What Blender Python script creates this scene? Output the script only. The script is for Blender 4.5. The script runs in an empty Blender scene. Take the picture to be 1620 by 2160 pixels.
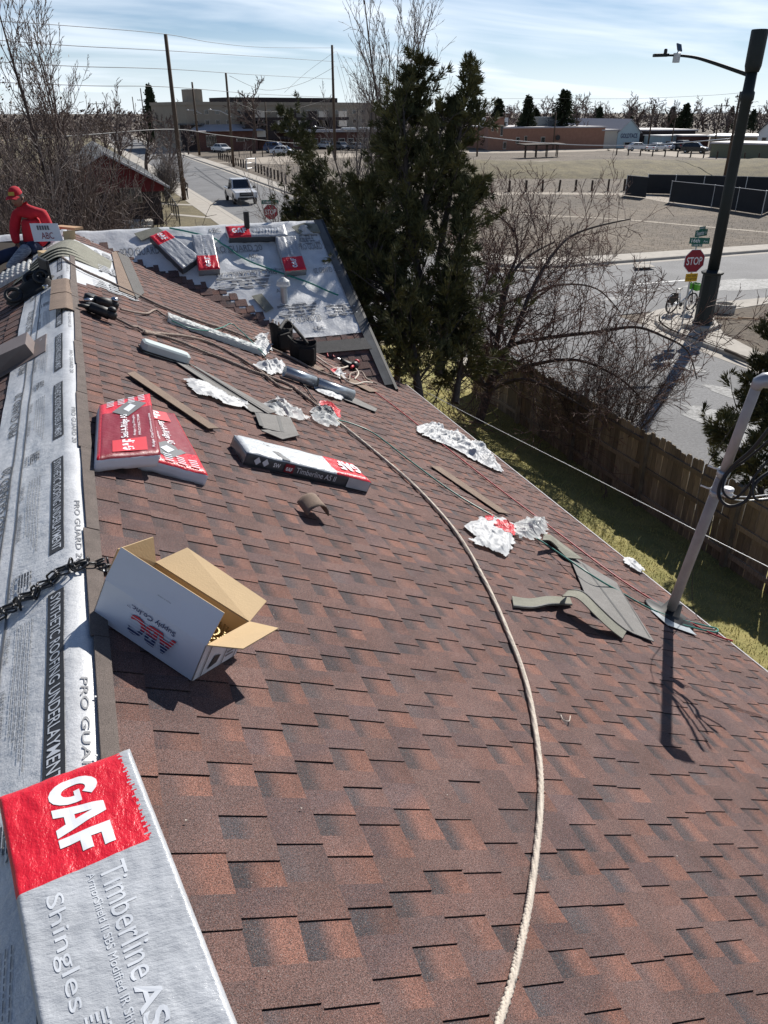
import bpy, bmesh, math, random
from mathutils import Vector as V, Matrix, noise
rnd = random.Random(7)
rad = math.radians
scene = bpy.context.scene
col = scene.collection

# ------------------------------------------------------------------ camera, sky, sun, exposure
CAM_Z, TH, AZ, FPX = 7.0, rad(27.9), rad(20.6), 1600.0
cam_data = bpy.data.cameras.new('camera')
cam = bpy.data.objects.new('camera', cam_data)
col.objects.link(cam)
cam.location = (0, 0, CAM_Z)
cam.rotation_euler = (rad(90) - TH, 0, -AZ)
cam_data.sensor_fit = 'VERTICAL'
cam_data.sensor_height = 36.0
cam_data.lens = 36.0 * FPX / 2160.0
cam_data.clip_start = 0.05
cam_data.clip_end = 3000
scene.camera = cam
SUN_AZ, SUN_EL = rad(48.4), rad(34.5)
SUN = V((math.sin(SUN_AZ) * math.cos(SUN_EL), math.cos(SUN_AZ) * math.cos(SUN_EL), math.sin(SUN_EL)))
sl = bpy.data.lights.new('sun', 'SUN')
sl.energy = 5.0
sl.angle = rad(0.55)
sl.color = (1.0, 0.955, 0.89)
so = bpy.data.objects.new('sun', sl)
so.rotation_euler = (-SUN).to_track_quat('-Z', 'Y').to_euler()
so.location = (30, 30, 60)
col.objects.link(so)
world = bpy.data.worlds.new('World')
scene.world = world
world.use_nodes = True
wn, wl = world.node_tree.nodes, world.node_tree.links
bg = wn['Background']
bg.inputs['Strength'].default_value = 0.05
sky = wn.new('ShaderNodeTexSky')
sky.sky_type = 'NISHITA'
sky.sun_disc = False
sky.sun_elevation = SUN_EL
sky.sun_rotation = SUN_AZ
sky.altitude = 1600
sky.air_density = 1.0
sky.dust_density = 0.25
sky.ozone_density = 2.0
# thin high cloud mixed into the sky by direction
tc = wn.new('ShaderNodeTexCoord')
sep = wn.new('ShaderNodeSeparateXYZ')
wl.new(tc.outputs['Generated'], sep.inputs[0])
zc = wn.new('ShaderNodeMath'); zc.operation = 'ADD'; zc.inputs[1].default_value = 0.16
wl.new(sep.outputs['Z'], zc.inputs[0])
dv = wn.new('ShaderNodeVectorMath'); dv.operation = 'DIVIDE'
wl.new(tc.outputs['Generated'], dv.inputs[0]); 
cmb = wn.new('ShaderNodeCombineXYZ')
for i in range(3): wl.new(zc.outputs[0], cmb.inputs[i])
wl.new(cmb.outputs[0], dv.inputs[1])
mp = wn.new('ShaderNodeMapping'); mp.inputs['Rotation'].default_value = (0, 0, rad(-28)); mp.inputs['Scale'].default_value = (0.42, 1.25, 0.5)
wl.new(dv.outputs[0], mp.inputs[0])
cn = wn.new('ShaderNodeTexNoise'); cn.inputs['Scale'].default_value = 1.25; cn.inputs['Detail'].default_value = 9; cn.inputs['Roughness'].default_value = 0.50; cn.inputs['Distortion'].default_value = 0.55
wl.new(mp.outputs[0], cn.inputs['Vector'])
cr = wn.new('ShaderNodeValToRGB'); cr.color_ramp.elements[0].position = 0.34; cr.color_ramp.elements[1].position = 0.64
cr.color_ramp.elements[0].color = (0.0, 0.0, 0.0, 1); cr.color_ramp.elements[1].color = (0.88, 0.88, 0.88, 1)
wl.new(cn.outputs['Fac'], cr.inputs[0])
cm = wn.new('ShaderNodeMix'); cm.data_type = 'RGBA'; cm.inputs['B'].default_value = (15.2, 16.6, 18.2, 1)
hz = wn.new('ShaderNodeMapRange'); hz.inputs[1].default_value = 0.0; hz.inputs[2].default_value = 0.10; hz.inputs[3].default_value = 0.75; hz.inputs[4].default_value = 0.0
wl.new(sep.outputs['Z'], hz.inputs[0])
hm = wn.new('ShaderNodeMath'); hm.operation = 'MAXIMUM'; wl.new(hz.outputs[0], hm.inputs[0]); wl.new(cr.outputs['Color'], hm.inputs[1])
# high cloud is thin: seen edge-on near the horizon it thickens, overhead the blue comes through
th_ = wn.new('ShaderNodeMapRange'); th_.inputs[1].default_value = 0.14; th_.inputs[2].default_value = 0.42; th_.inputs[3].default_value = 1.0; th_.inputs[4].default_value = 0.04
wl.new(sep.outputs['Z'], th_.inputs[0])
hk = wn.new('ShaderNodeMath'); hk.operation = 'MULTIPLY'; wl.new(hm.outputs[0], hk.inputs[0]); wl.new(th_.outputs[0], hk.inputs[1])
wl.new(hk.outputs[0], cm.inputs['Factor']); tn = wn.new('ShaderNodeMix'); tn.data_type = 'RGBA'; tn.blend_type = 'MULTIPLY'; tn.inputs['Factor'].default_value = 1; tn.inputs['B'].default_value = (0.82, 0.97, 1.14, 1)
wl.new(sky.outputs['Color'], tn.inputs['A']); wl.new(tn.outputs['Result'], cm.inputs['A'])
wl.new(cm.outputs['Result'], bg.inputs['Color'])
scene.view_settings.view_transform = 'Standard'
scene.view_settings.look = 'None'
scene.view_settings.exposure = 0.40
scene.view_settings.gamma = 1.0
scene.view_settings.use_curve_mapping = False

# ------------------------------------------------------------------ picture geometry used for measuring
def ray(u, v):
    xc, yc = (u - 810) / FPX, (1080 - v) / FPX
    a, b, c = xc, math.cos(TH) + yc * math.sin(TH), -math.sin(TH) + yc * math.cos(TH)
    s, k = math.sin(-AZ), math.cos(-AZ)
    return V((a * k - b * s, a * s + b * k, c))
EYE = V((0, 0, CAM_Z))
def D(u, v, depth): return EYE + ray(u, v) * depth
def hit(u, v, p, n):
    d = ray(u, v)
    return EYE + d * ((p - EYE).dot(n) / d.dot(n))
def G(u, v, z=0.0): return hit(u, v, V((0, 0, z)), V((0, 0, 1)))
def proj(P):
    P = V(P) - EYE
    s, c = math.sin(AZ), math.cos(AZ)
    X, Y = P.x * c - P.y * s, P.x * s + P.y * c
    fw, up = Y * math.cos(TH) - P.z * math.sin(TH), Y * math.sin(TH) + P.z * math.cos(TH)
    return 810 + FPX * X / fw, 1080 - FPX * up / fw, fw
def zat(x, y, v):
    hd = x * math.sin(AZ) + y * math.cos(AZ)
    k = (1080 - v) / FPX
    return CAM_Z + hd * (k * math.cos(TH) - math.sin(TH)) / (math.cos(TH) + k * math.sin(TH))
XR, ZR, PIT, XE = -0.235, 5.505, 0.48, 4.05          # ridge of the main roof, its pitch, its eave
WY, WZ, WP, XW = 12.3, 5.45, 0.535, 3.55            # ridge of the wing, its pitch, its gable edge
n_main = V((PIT, 0, 1)).normalized(); n_left = V((-PIT, 0, 1)).normalized(); n_wing = V((0, -WP, 1)).normalized()
def zmain(x): return ZR - PIT * abs(x - XR)
def zwing(y): return WZ - WP * abs(y - WY)
TOP = 0.014
def R(u, v, off=0.0): return hit(u, v, V((XR, 0, ZR)) + n_main * (TOP + off), n_main)
def L(u, v, off=0.0): return hit(u, v, V((XR, 0, ZR)) + n_left * off, n_left)
def W(u, v, off=0.0): return hit(u, v, V((0, WY, WZ)) + n_wing * off, n_wing)

# ------------------------------------------------------------------ scene helpers
def link(o, parent=None):
    col.objects.link(o)
    if parent is not None: o.parent = parent
    return o
def tag(o, label=None, cat=None, group=None, kind=None):
    if label: o['label'] = label
    if cat: o['category'] = cat
    if group: o['group'] = group
    if kind: o['kind'] = kind
    return o
def thing(name, label, cat, loc=(0, 0, 0), group=None, mat=None):
    o = bpy.data.objects.new(name, None)
    o.empty_display_size = 0.1
    if mat is not None: o.matrix_world = mat
    else: o.location = loc
    link(o)
    return tag(o, label, cat, group)
def dup(root, matrix=None, loc=None, rz=None, label=None, sc=None, parent=None):
    c = root.copy(); col.objects.link(c); c.parent = parent
    if matrix is not None: c.matrix_world = matrix
    if loc is not None: c.location = loc
    if rz is not None: c.rotation_euler = (0, 0, rz)
    if sc is not None: c.scale = sc if hasattr(sc, '__len__') else (sc, sc, sc)
    if label: c['label'] = label
    for ch in [x for x in col.objects if x.parent == root] if False else KIDS.get(root.name, []):
        k = ch.copy(); col.objects.link(k); k.parent = c; KIDS.setdefault(c.name, []).append(k)
        for g in KIDS.get(ch.name, []):
            q = g.copy(); col.objects.link(q); q.parent = k; KIDS.setdefault(k.name, []).append(q)
    return c
KIDS = {}
def frame(o, x, n):
    """matrix with origin o, local x along x (made square to n) and local z along n"""
    n = V(n).normalized(); x = V(x); x = (x - n * x.dot(n)).normalized(); y = n.cross(x)
    return Matrix(((x.x, y.x, n.x, o[0]), (x.y, y.y, n.y, o[1]), (x.z, y.z, n.z, o[2]), (0, 0, 0, 1)))

class MB:
    def __init__(s): s.v = []; s.f = []; s.m = []; s.c = []; s.cur = 0; s.colr = None; s.T = None
    def V(s, p): s.v.append(tuple(s.T @ V(p)) if s.T is not None else tuple(p)); return len(s.v) - 1
    def F(s, idx): s.f.append(tuple(idx)); s.m.append(s.cur); s.c.append(s.colr); return s
    def poly(s, pts): return s.F([s.V(p) for p in pts])
    def box(s, c, d, rz=0.0, tilt=None):
        a, b, e = d[0] / 2, d[1] / 2, d[2] / 2
        k, q = math.cos(rz), math.sin(rz)
        P = []
        for z in (-e, e):
            for (x, y) in ((-a, -b), (a, -b), (a, b), (-a, b)):
                p = V((x * k - y * q, x * q + y * k, z))
                if tilt is not None: p = tilt @ p
                P.append(s.V((c[0] + p.x, c[1] + p.y, c[2] + p.z)))
        for f in ((3, 2, 1, 0), (4, 5, 6, 7), (0, 1, 5, 4), (1, 2, 6, 5), (2, 3, 7, 6), (3, 0, 4, 7)): s.F([P[i] for i in f])
        return s
    def prism(s, pts, n, t):
        """polygon pts (3-D, counter-clockwise seen from n) thickened by t downwards from itself"""
        n = V(n); a = [s.V(p) for p in pts]; b = [s.V(V(p) - n * t) for p in pts]
        s.F(a); s.F(b[::-1]); k = len(a)
        for i in range(k): s.F((a[i], b[i], b[(i + 1) % k], a[(i + 1) % k]))
        return s
    def tube(s, pts, r, n=6, cap=True):
        pts = [V(p) for p in pts]; m = len(pts)
        if not hasattr(r, '__len__'): r = [r] * m
        t = (pts[1] - pts[0]).normalized()
        u = t.orthogonal().normalized(); prev = None; rings = []
        for i in range(m):
            t2 = (pts[min(i + 1, m - 1)] - pts[max(i - 1, 0)])
            t2 = t2.normalized() if t2.length > 1e-9 else t
            u = (u - t2 * u.dot(t2));
            u = u.normalized() if u.length > 1e-6 else t2.orthogonal().normalized()
            w = t2.cross(u); t = t2
            rings.append([s.V(pts[i] + (u * math.cos(6.28319 * k / n) + w * math.sin(6.28319 * k / n)) * r[i]) for k in range(n)])
        for i in range(m - 1):
            A, B = rings[i], rings[i + 1]
            for k in range(n): s.F((A[k], A[(k + 1) % n], B[(k + 1) % n], B[k]))
        if cap: s.F(rings[0][::-1]); s.F(rings[-1])
        return s
    def lathe(s, prof, n=16, o=(0, 0, 0), cap=True):
        rings = [[s.V((o[0] + r * math.cos(6.28319 * k / n), o[1] + r * math.sin(6.28319 * k / n), o[2] + z)) for k in range(n)] for r, z in prof]
        for A, B in zip(rings, rings[1:]):
            for k in range(n): s.F((A[k], A[(k + 1) % n], B[(k + 1) % n], B[k]))
        if cap: s.F(rings[0][::-1]); s.F(rings[-1])
        return s
    def grid(s, fn, nu, nv, keep=None):
        I = [[s.V(fn(i / nu, j / nv)) for j in range(nv + 1)] for i in range(nu + 1)]
        for i in range(nu):
            for j in range(nv):
                if keep is None or keep((i + .5) / nu, (j + .5) / nv): s.F((I[i][j], I[i + 1][j], I[i + 1][j + 1], I[i][j + 1]))
        return s
    def mesh(s, name, mats, smooth=False):
        me = bpy.data.meshes.new(name)
        me.from_pydata(s.v, [], s.f)
        for m in (mats if isinstance(mats, (list, tuple)) else [mats]): me.materials.append(m)
        if any(s.m): me.polygons.foreach_set('material_index', s.m)
        if s.c and s.c[0] is not None:
            at = me.color_attributes.new('Col', 'FLOAT_COLOR', 'CORNER')
            buf = []
            for f, c in zip(s.f, s.c):
                if isinstance(c[0], (list, tuple)):
                    for q in c: buf += [q[0], q[1], q[2], 1.0]
                else: buf += [c[0], c[1], c[2], 1.0] * len(f)
            at.data.foreach_set('color', buf)
        if smooth: me.polygons.foreach_set('use_smooth', [True] * len(me.polygons))
        me.update()
        return me
    def build(s, name, mats, parent=None, smooth=False, M=None):
        return mobj(name, s.mesh(name, mats, smooth), parent, M)
def mobj(name, me, parent=None, M=None):
    o = bpy.data.objects.new(name, me); link(o, parent)
    if M is not None: o.matrix_local = M
    if parent is not None: KIDS.setdefault(parent.name, []).append(o)
    return o
def bevel(o, w, seg=2):
    b = o.modifiers.new('bevel', 'BEVEL'); b.width = w; b.segments = seg; b.limit_method = 'ANGLE'
    return o
def spline(pts, per=8):
    pts = [V(p) for p in pts]; out = []
    for i in range(len(pts) - 1):
        p0, p1, p2, p3 = pts[max(i - 1, 0)], pts[i], pts[i + 1], pts[min(i + 2, len(pts) - 1)]
        for k in range(per):
            t = k / per
            out.append(0.5 * ((2 * p1) + (p2 - p0) * t + (2 * p0 - 5 * p1 + 4 * p2 - p3) * t * t + (3 * p1 - p0 - 3 * p2 + p3) * t ** 3))
    out.append(pts[-1])
    return out

# ------------------------------------------------------------------ procedural materials
def mat(name, c, rough=0.8, var=0.12, scale=6.0, bump=0.0, bscale=40.0, metal=0.0, spec=0.5, attr=False, c2=None, detail=6, stretch=None, speck=None, trans=0.0, dist=0.01, alpha=1.0, orand=0.0):
    m = bpy.data.materials.new(name); m.use_nodes = True
    N, K = m.node_tree.nodes, m.node_tree.links
    b = N['Principled BSDF']
    b.inputs['Roughness'].default_value = rough; b.inputs['Metallic'].default_value = metal
    b.inputs['Specular IOR Level'].default_value = spec
    b.inputs['Alpha'].default_value = alpha
    if trans: b.inputs['Transmission Weight'].default_value = trans
    g = N.new('ShaderNodeTexCoord'); src = g.outputs['Object']
    if attr or stretch == 'world':
        g = N.new('ShaderNodeNewGeometry'); src = g.outputs['Position']
    if stretch and stretch != 'world':
        mp = N.new('ShaderNodeMapping'); mp.inputs['Scale'].default_value = stretch
        K.new(src, mp.inputs[0]); src = mp.outputs[0]
    nz = N.new('ShaderNodeTexNoise'); nz.inputs['Scale'].default_value = scale; nz.inputs['Detail'].default_value = detail; nz.inputs['Roughness'].default_value = 0.62
    K.new(src, nz.inputs['Vector'])
    rp = N.new('ShaderNodeValToRGB'); rp.color_ramp.elements[0].position = 0.3; rp.color_ramp.elements[1].position = 0.7
    K.new(nz.outputs['Fac'], rp.inputs[0])
    if attr:
        a = N.new('ShaderNodeAttribute'); a.attribute_name = 'Col'
        rp.color_ramp.elements[0].color = (1 - var,) * 3 + (1,); rp.color_ramp.elements[1].color = (1 + var,) * 3 + (1,)
        mx = N.new('ShaderNodeMix'); mx.data_type = 'RGBA'; mx.blend_type = 'MULTIPLY'; mx.inputs['Factor'].default_value = 1
        K.new(a.outputs['Color'], mx.inputs['A']); K.new(rp.outputs['Color'], mx.inputs['B'])
        out = mx.outputs['Result']
    else:
        lo = c2 if c2 else tuple(x * (1 - var) for x in c); hi = c if c2 else tuple(min(1, x * (1 + var)) for x in c)
        rp.color_ramp.elements[0].color = (*lo, 1); rp.color_ramp.elements[1].color = (*hi, 1)
        out = rp.outputs['Color']
    if orand:
        oi = N.new('ShaderNodeObjectInfo'); mr = N.new('ShaderNodeMapRange'); mr.inputs[3].default_value = 1 - orand; mr.inputs[4].default_value = 1 + orand; K.new(oi.outputs['Random'], mr.inputs[0])
        mx = N.new('ShaderNodeMix'); mx.data_type = 'RGBA'; mx.blend_type = 'MULTIPLY'; mx.inputs['Factor'].default_value = 1; K.new(out, mx.inputs['A']); K.new(mr.outputs[0], mx.inputs['B']); out = mx.outputs['Result']
    if speck:
        v2 = N.new('ShaderNodeTexNoise'); v2.inputs['Scale'].default_value = speck[0]; v2.inputs['Detail'].default_value = 2; v2.inputs['Roughness'].default_value = 0.8
        K.new(src, v2.inputs['Vector'])
        r2 = N.new('ShaderNodeValToRGB'); r2.color_ramp.elements[0].position = 0.32; r2.color_ramp.elements[1].position = 0.68
        r2.color_ramp.elements[0].color = (speck[1],) * 3 + (1,); r2.color_ramp.elements[1].color = (speck[2],) * 3 + (1,)
        K.new(v2.outputs['Fac'], r2.inputs[0])
        mx = N.new('ShaderNodeMix'); mx.data_type = 'RGBA'; mx.blend_type = 'MULTIPLY'; mx.inputs['Factor'].default_value = 1
        K.new(out, mx.inputs['A']); K.new(r2.outputs['Color'], mx.inputs['B']); out = mx.outputs['Result']
    K.new(out, b.inputs['Base Color'])
    if bump:
        bn = N.new('ShaderNodeTexNoise'); bn.inputs['Scale'].default_value = bscale; bn.inputs['Detail'].default_value = 5; bn.inputs['Roughness'].default_value = 0.65
        K.new(src, bn.inputs['Vector'])
        bp = N.new('ShaderNodeBump'); bp.inputs['Strength'].default_value = bump; bp.inputs['Distance'].default_value = dist
        K.new(bn.outputs['Fac'], bp.inputs['Height']); K.new(bp.outputs['Normal'], b.inputs['Normal'])
    return m
def leafmat(name, c, c2, scale=1.2):
    m = mat(name, c, rough=0.75, c2=c2, scale=scale, stretch='world', spec=0.25)
    return m

# ------------------------------------------------------------------ lettering: all the strings are meshed once, before the scene fills up
STR = {}
def text_setup(items):
    tmp = []
    for s, off in items:
        cu = bpy.data.curves.new('t', 'FONT'); cu.body = s; cu.size = 1.0; cu.offset = off; cu.resolution_u = 3; cu.fill_mode = 'BOTH'
        o = bpy.data.objects.new('t', cu); col.objects.link(o); tmp.append((s, off, o, cu))
    bpy.context.view_layer.update()
    dg = bpy.context.evaluated_depsgraph_get()
    for s, off, o, cu in tmp:
        me = bpy.data.meshes.new_from_object(o.evaluated_get(dg))
        vs = [v.co.copy() for v in me.vertices]; fs = [tuple(p.vertices) for p in me.polygons]
        x0, x1 = min(v.x for v in vs), max(v.x for v in vs); y0, y1 = min(v.y for v in vs), max(v.y for v in vs)
        STR[(s, off)] = ([((v.x - x0) / (x1 - x0), (v.y - y0) / (y1 - y0)) for v in vs], fs)
        bpy.data.objects.remove(o); bpy.data.curves.remove(cu); bpy.data.meshes.remove(me)
def letter(s, off, fn, m, parent, name='lettering', label=None):
    """text in the unit square mapped through fn(a, b) -> point in the parent's space"""
    vs, fs = STR[(s, off)]
    mb = MB(); mb.v = [tuple(fn(a, b)) for a, b in vs]
    # split the largest faces is not needed: the sheets are close to flat
    for f in fs: mb.F(f)
    o = mb.build(name, m, parent)
    if label: o['label'] = label
    return o
def flat(o, x, y, w, h, flip=False):
    """fn for letter(): box at o with text running along x (length w) and up along y (height h)"""
    o, x, y = V(o), V(x).normalized() * w, V(y).normalized() * h
    return lambda a, b: o + x * a + y * b
text_setup([('ABC', .035), ('ABC', .0), ('Timberline', 0), ('AS II', .02), ('Timberline AS II', 0), ('ArmorShield II SBS Modified IR Shingles', 0), ('Shingles', .0), ('Supply Co.Inc.', .01), ('MADE IN CHINA', 0), ('TM', 0),
            ('SYNTHETIC ROOFING UNDERLAYMENT', .005), ('PRO GUARD 20', .005), ('Supply', 0), ('OVERLAP LINE', 0), ('LINEA DE SUPERPOSICION', 0), ('Seal-A-Ridge AS', .012), ('Ridge Cap Shingles', .0), ('Ridge Cap/Couvre-aretes', 0), ('SW', .02),
            ('STOP', .01), ('Yosemite', .01), ('16th', .01), ('Ave', 0), ('St', 0), ('CROSS TRAFFIC', .01), ('DOES NOT STOP', .01), ('8900 E', 0), ('1600 N', 0), ('GOLDTACS', .02), ('Meets or Exceeds ASTM D226', 0), ('PROTECTOR', 0)])
def block_gaf():
    """the heavy block letters G A F, cut into small quads so that they follow a wrinkled wrapper"""
    vs, fs = [], []
    def quad(a, b, c, d, n=5):
        k = len(vs); L4 = lambda s, t: tuple((a[i] * (1 - s) + b[i] * s) * (1 - t) + (d[i] * (1 - s) + c[i] * s) * t for i in (0, 1))
        for i in range(n + 1):
            for j in range(n + 1): vs.append(L4(i / n, j / n))
        for i in range(n):
            for j in range(n): q = k + i * (n + 1) + j; fs.append((q, q + n + 1, q + n + 2, q + 1))
    e = lambda rx, ry, t: (.17 + rx * math.cos(rad(t)), .5 + ry * math.sin(rad(t)))
    for k in range(16): t0, t1 = 42 + 318 * k / 16, 42 + 318 * (k + 1) / 16; quad(e(.075, .25, t0), e(.17, .5, t0), e(.17, .5, t1), e(.075, .25, t1), 2)
    quad((.18, .5), (.34, .5), (.34, .62), (.18, .62), 3)
    A = [((.33, 0), (.435, 0), (.465, .2), (.354, .2)), ((.60, 0), (.705, 0), (.681, .2), (.57, .2)), ((.354, .2), (.681, .2), (.657, .4), (.378, .4)), ((.378, .4), (.484, .4), (.517, .75), (.42, .75)), ((.55, .4), (.657, .4), (.615, .75), (.517, .75)), ((.42, .75), (.615, .75), (.585, 1), (.45, 1))]
    for q in A: quad(*q)
    for q in (((.73, 0), (.835, 0), (.835, 1), (.73, 1)), ((.835, .79), (1, .79), (1, 1), (.835, 1)), ((.835, .38), (.97, .38), (.97, .59), (.835, .59))): quad(*q)
    return vs, fs
STR[('GAF', .03)] = block_gaf()
M = {}
M['shingle'] = mat('granule_shingle', (.1, .1, .1), rough=0.93, var=0.2, scale=5, bump=0.7, bscale=420, attr=True, speck=(330, .25, 2.1), dist=0.004, spec=.25)
def granules(m):
    """mix rust, charcoal and pale grains into the blend, grain by grain"""
    N, K = m.node_tree.nodes, m.node_tree.links; b = N['Principled BSDF']; src = b.inputs['Base Color'].links[0].from_socket; g = N.new('ShaderNodeNewGeometry')
    for sc, lo, hi, c, f in ((300, .57, .63, (.19, .088, .064, 1), .6), (340, .56, .63, (.034, .031, .034, 1), .7), (390, .66, .70, (.34, .30, .28, 1), .7)):
        nz = N.new('ShaderNodeTexNoise'); nz.inputs['Scale'].default_value = sc; nz.inputs['Detail'].default_value = 1; K.new(g.outputs['Position'], nz.inputs['Vector'])
        mr = N.new('ShaderNodeMapRange'); mr.inputs[1].default_value = lo; mr.inputs[2].default_value = hi; mr.inputs[3].default_value = 0; mr.inputs[4].default_value = f; K.new(nz.outputs['Fac'], mr.inputs[0])
        mx = N.new('ShaderNodeMix'); mx.data_type = 'RGBA'; mx.inputs['B'].default_value = c; K.new(mr.outputs[0], mx.inputs['Factor']); K.new(src, mx.inputs['A']); src = mx.outputs['Result']
    K.new(src, b.inputs['Base Color'])
granules(M['shingle'])
M['shingle_far'] = mat('granule_shingle_grey', (.10, .105, .11), rough=0.95, var=.3, scale=3, bump=.3, bscale=60)
M['felt'] = mat('shingle_back_grey', (.115, .11, .104), rough=0.93, var=.12, scale=8, bump=.4, bscale=300, speck=(450, .7, 1.35))
M['stripbrown'] = mat('starter_granules', (.125, .102, .09), rough=0.93, var=.2, scale=12, bump=.5, bscale=300, speck=(420, .5, 1.6))
M['feltlite'] = mat('shingle_back_light', (.20, .192, .182), rough=0.93, var=.12, scale=8, bump=.4, bscale=300, speck=(450, .7, 1.35))
M['felt_green'] = mat('shingle_back_olive', (.225, .222, .180), rough=0.93, var=.14, scale=8, bump=.4, bscale=300, speck=(450, .7, 1.3))
M['tan'] = mat('shingle_tan', (.20, .145, .11), rough=0.93, var=.14, scale=8, bump=.5, bscale=380, speck=(420, .55, 1.6))
M['black'] = mat('black_rubber', (.012, .012, .013), rough=.55, var=.2)
M['blackcloth'] = mat('black_webbing', (.010, .009, .009), rough=.8, var=.25, bump=.4, bscale=200)
M['tar'] = mat('sealant_strip', (.012, .012, .012), rough=.5, var=.2)
M['deck'] = mat('roof_deck', (.09, .075, .06), rough=.9)
M['white'] = mat('white_paint', (.78, .78, .77), rough=.45, var=.04)
M['ink'] = mat('print_ink', (.035, .036, .04), rough=.6, var=.1)
M['inkgrey'] = mat('print_ink_grey', (.11, .115, .125), rough=.6, var=.1)
M['inkpale'] = mat('print_ink_pale', (.22, .225, .235), rough=.6, var=.1)
M['under'] = mat('underlayment', (.62, .63, .64), rough=.36, var=.12, scale=5, bump=.6, bscale=16, spec=.7, speck=(260, .86, 1.12), dist=.012)
M['wrapgrey'] = mat('wrapper_grey', (.44, .46, .485), rough=.22, var=.10, scale=10, bump=.75, bscale=40, spec=.75, stretch=(.55, 1.2, 1), dist=.007)
M['wrapfar'] = mat('wrapper_silver', (.36, .375, .40), rough=.32, var=.08, scale=6, bump=.6, bscale=14, spec=.6, dist=.02)
M['wrapred'] = mat('wrapper_red', (.66, .012, .03), rough=.33, var=.06, scale=10, bump=.8, bscale=46, spec=.5, stretch=(1, .5, 1), dist=.007)
M['wrapdark'] = mat('wrapper_dark', (.055, .06, .068), rough=.45, var=.15)
M['maroon'] = mat('wrapper_maroon', (.22, .008, .022), rough=.42, var=.08, spec=.35, bump=.35, bscale=30)
M['redprint'] = mat('print_red', (.60, .02, .035), rough=.5, var=.06)
M['print'] = mat('print_white', (.80, .82, .84), rough=.4, var=.03)
M['printpale'] = mat('print_pale_grey', (.62, .65, .69), rough=.4, var=.03)
M['blue'] = mat('print_blue', (.03, .04, .12), rough=.5, var=.06)
M['card'] = mat('cardboard', (.50, .36, .20), rough=.8, var=.08, scale=4, bump=.15, bscale=120)
M['cardwhite'] = mat('cardboard_white', (.66, .67, .72), rough=.6, var=.03)
M['plastic'] = mat('crumpled_plastic', (.50, .51, .52), rough=.55, var=.12, scale=14, bump=.5, bscale=26, spec=.35, dist=.01, alpha=.93)
M['plasticclear'] = mat('clear_plastic', (.58, .60, .60), rough=.5, var=.15, scale=20, bump=.5, bscale=22, spec=.35, dist=.01, alpha=.62)
M['metal'] = mat('galvanised_metal', (.42, .46, .49), rough=.35, var=.1, scale=14, metal=.6)
M['mast'] = mat('painted_conduit', (.36, .335, .325), rough=.5, var=.14, scale=9, bump=.1, bscale=30)
M['steel'] = mat('dark_steel', (.05, .05, .052), rough=.38, metal=.7, var=.2)
M['rope'] = mat('cream_rope', (.58, .51, .43), rough=.9, var=.16, scale=25, bump=.4, bscale=260)
M['ropebrown'] = mat('dirty_rope', (.30, .235, .195), rough=.9, var=.2, scale=25, bump=.4, bscale=260)
M['green'] = mat('green_hose', (.02, .20, .16), rough=.4, var=.1)
M['red'] = mat('red_hose', (.42, .02, .025), rough=.45, var=.1)
M['greenbasket'] = mat('green_basket', (.08, .38, .02), rough=.5, var=.1)
M['concrete'] = mat('concrete', (.42, .385, .335), rough=.95, var=.12, scale=2.5, bump=.3, bscale=30, stretch='world')
M['asphalt'] = mat('asphalt', (.185, .185, .187), rough=.85, var=.18, scale=.35, bump=.4, bscale=60, stretch='world', speck=(14, .8, 1.22), spec=.22)
M['paint'] = mat('road_paint', (.72, .72, .70), rough=.7, var=.12, scale=12, stretch='world')
M['patch'] = mat('asphalt_patch', (.25, .25, .245), rough=.8, var=.4, scale=1.6, detail=8, stretch='world', speck=(9, .5, 1.3))
M['dirt'] = mat('dry_field', (.185, .148, .108), rough=.97, c2=(.078, .062, .047), scale=.11, detail=11, bump=.9, bscale=2.2, dist=.12, stretch='world', speck=(1.7, .72, 1.25))
M['drygrass'] = mat('dry_grass', (.20, .165, .085), rough=.97, c2=(.085, .07, .04), scale=.55, detail=10, bump=.8, bscale=4, dist=.08, stretch='world', speck=(5, .75, 1.25))
M['track'] = mat('gravel_track', (.36, .31, .25), rough=.97, var=.15, scale=1.1, bump=.4, bscale=6, stretch='world')
M['lawn'] = mat('lawn_soil', (.38, .32, .12), rough=.98, c2=(.20, .195, .06), scale=2.2, detail=8, bump=.8, bscale=25, stretch='world', dist=.03)
M['soil'] = mat('mulch', (.15, .115, .08), rough=.98, c2=(.07, .055, .04), scale=3, detail=9, bump=.9, bscale=9, dist=.05, stretch='world')
M['bladeg'] = mat('grass_blade', (.60, .52, .21), rough=.8, c2=(.34, .34, .11), scale=1.5, stretch='world', spec=.2)
M['bladed'] = mat('dry_blade', (.27, .215, .12), rough=.9, c2=(.13, .10, .06), scale=.6, stretch='world', spec=.2)
M['fence'] = mat('weathered_wood', (.37, .30, .22), rough=.95, orand=.35, c2=(.18, .15, .11), scale=7, detail=8, bump=.5, bscale=30, stretch=(1, 6, .5))
M['post'] = mat('creosoted_post', (.055, .04, .03), rough=.95, var=.3, scale=4)
M['pole'] = mat('pole_wood', (.13, .085, .055), rough=.9, c2=(.06, .042, .03), scale=5, stretch=(8, 8, .4))
M['bark'] = mat('bark', (.115, .092, .078), rough=.95, c2=(.055, .044, .038), scale=9, bump=.7, bscale=30, stretch=(3, 3, .6))
M['twig'] = mat('twig', (.20, .145, .125), rough=.75, c2=(.085, .062, .055), scale=1.6, stretch='world')
M['twigred'] = mat('twig_red', (.23, .135, .105), rough=.8, c2=(.07, .044, .038), scale=1.2, stretch='world')
M['twigdark'] = mat('twig_dark', (.105, .072, .060), rough=.85, c2=(.05, .035, .030), scale=1.6, stretch='world')
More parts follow.
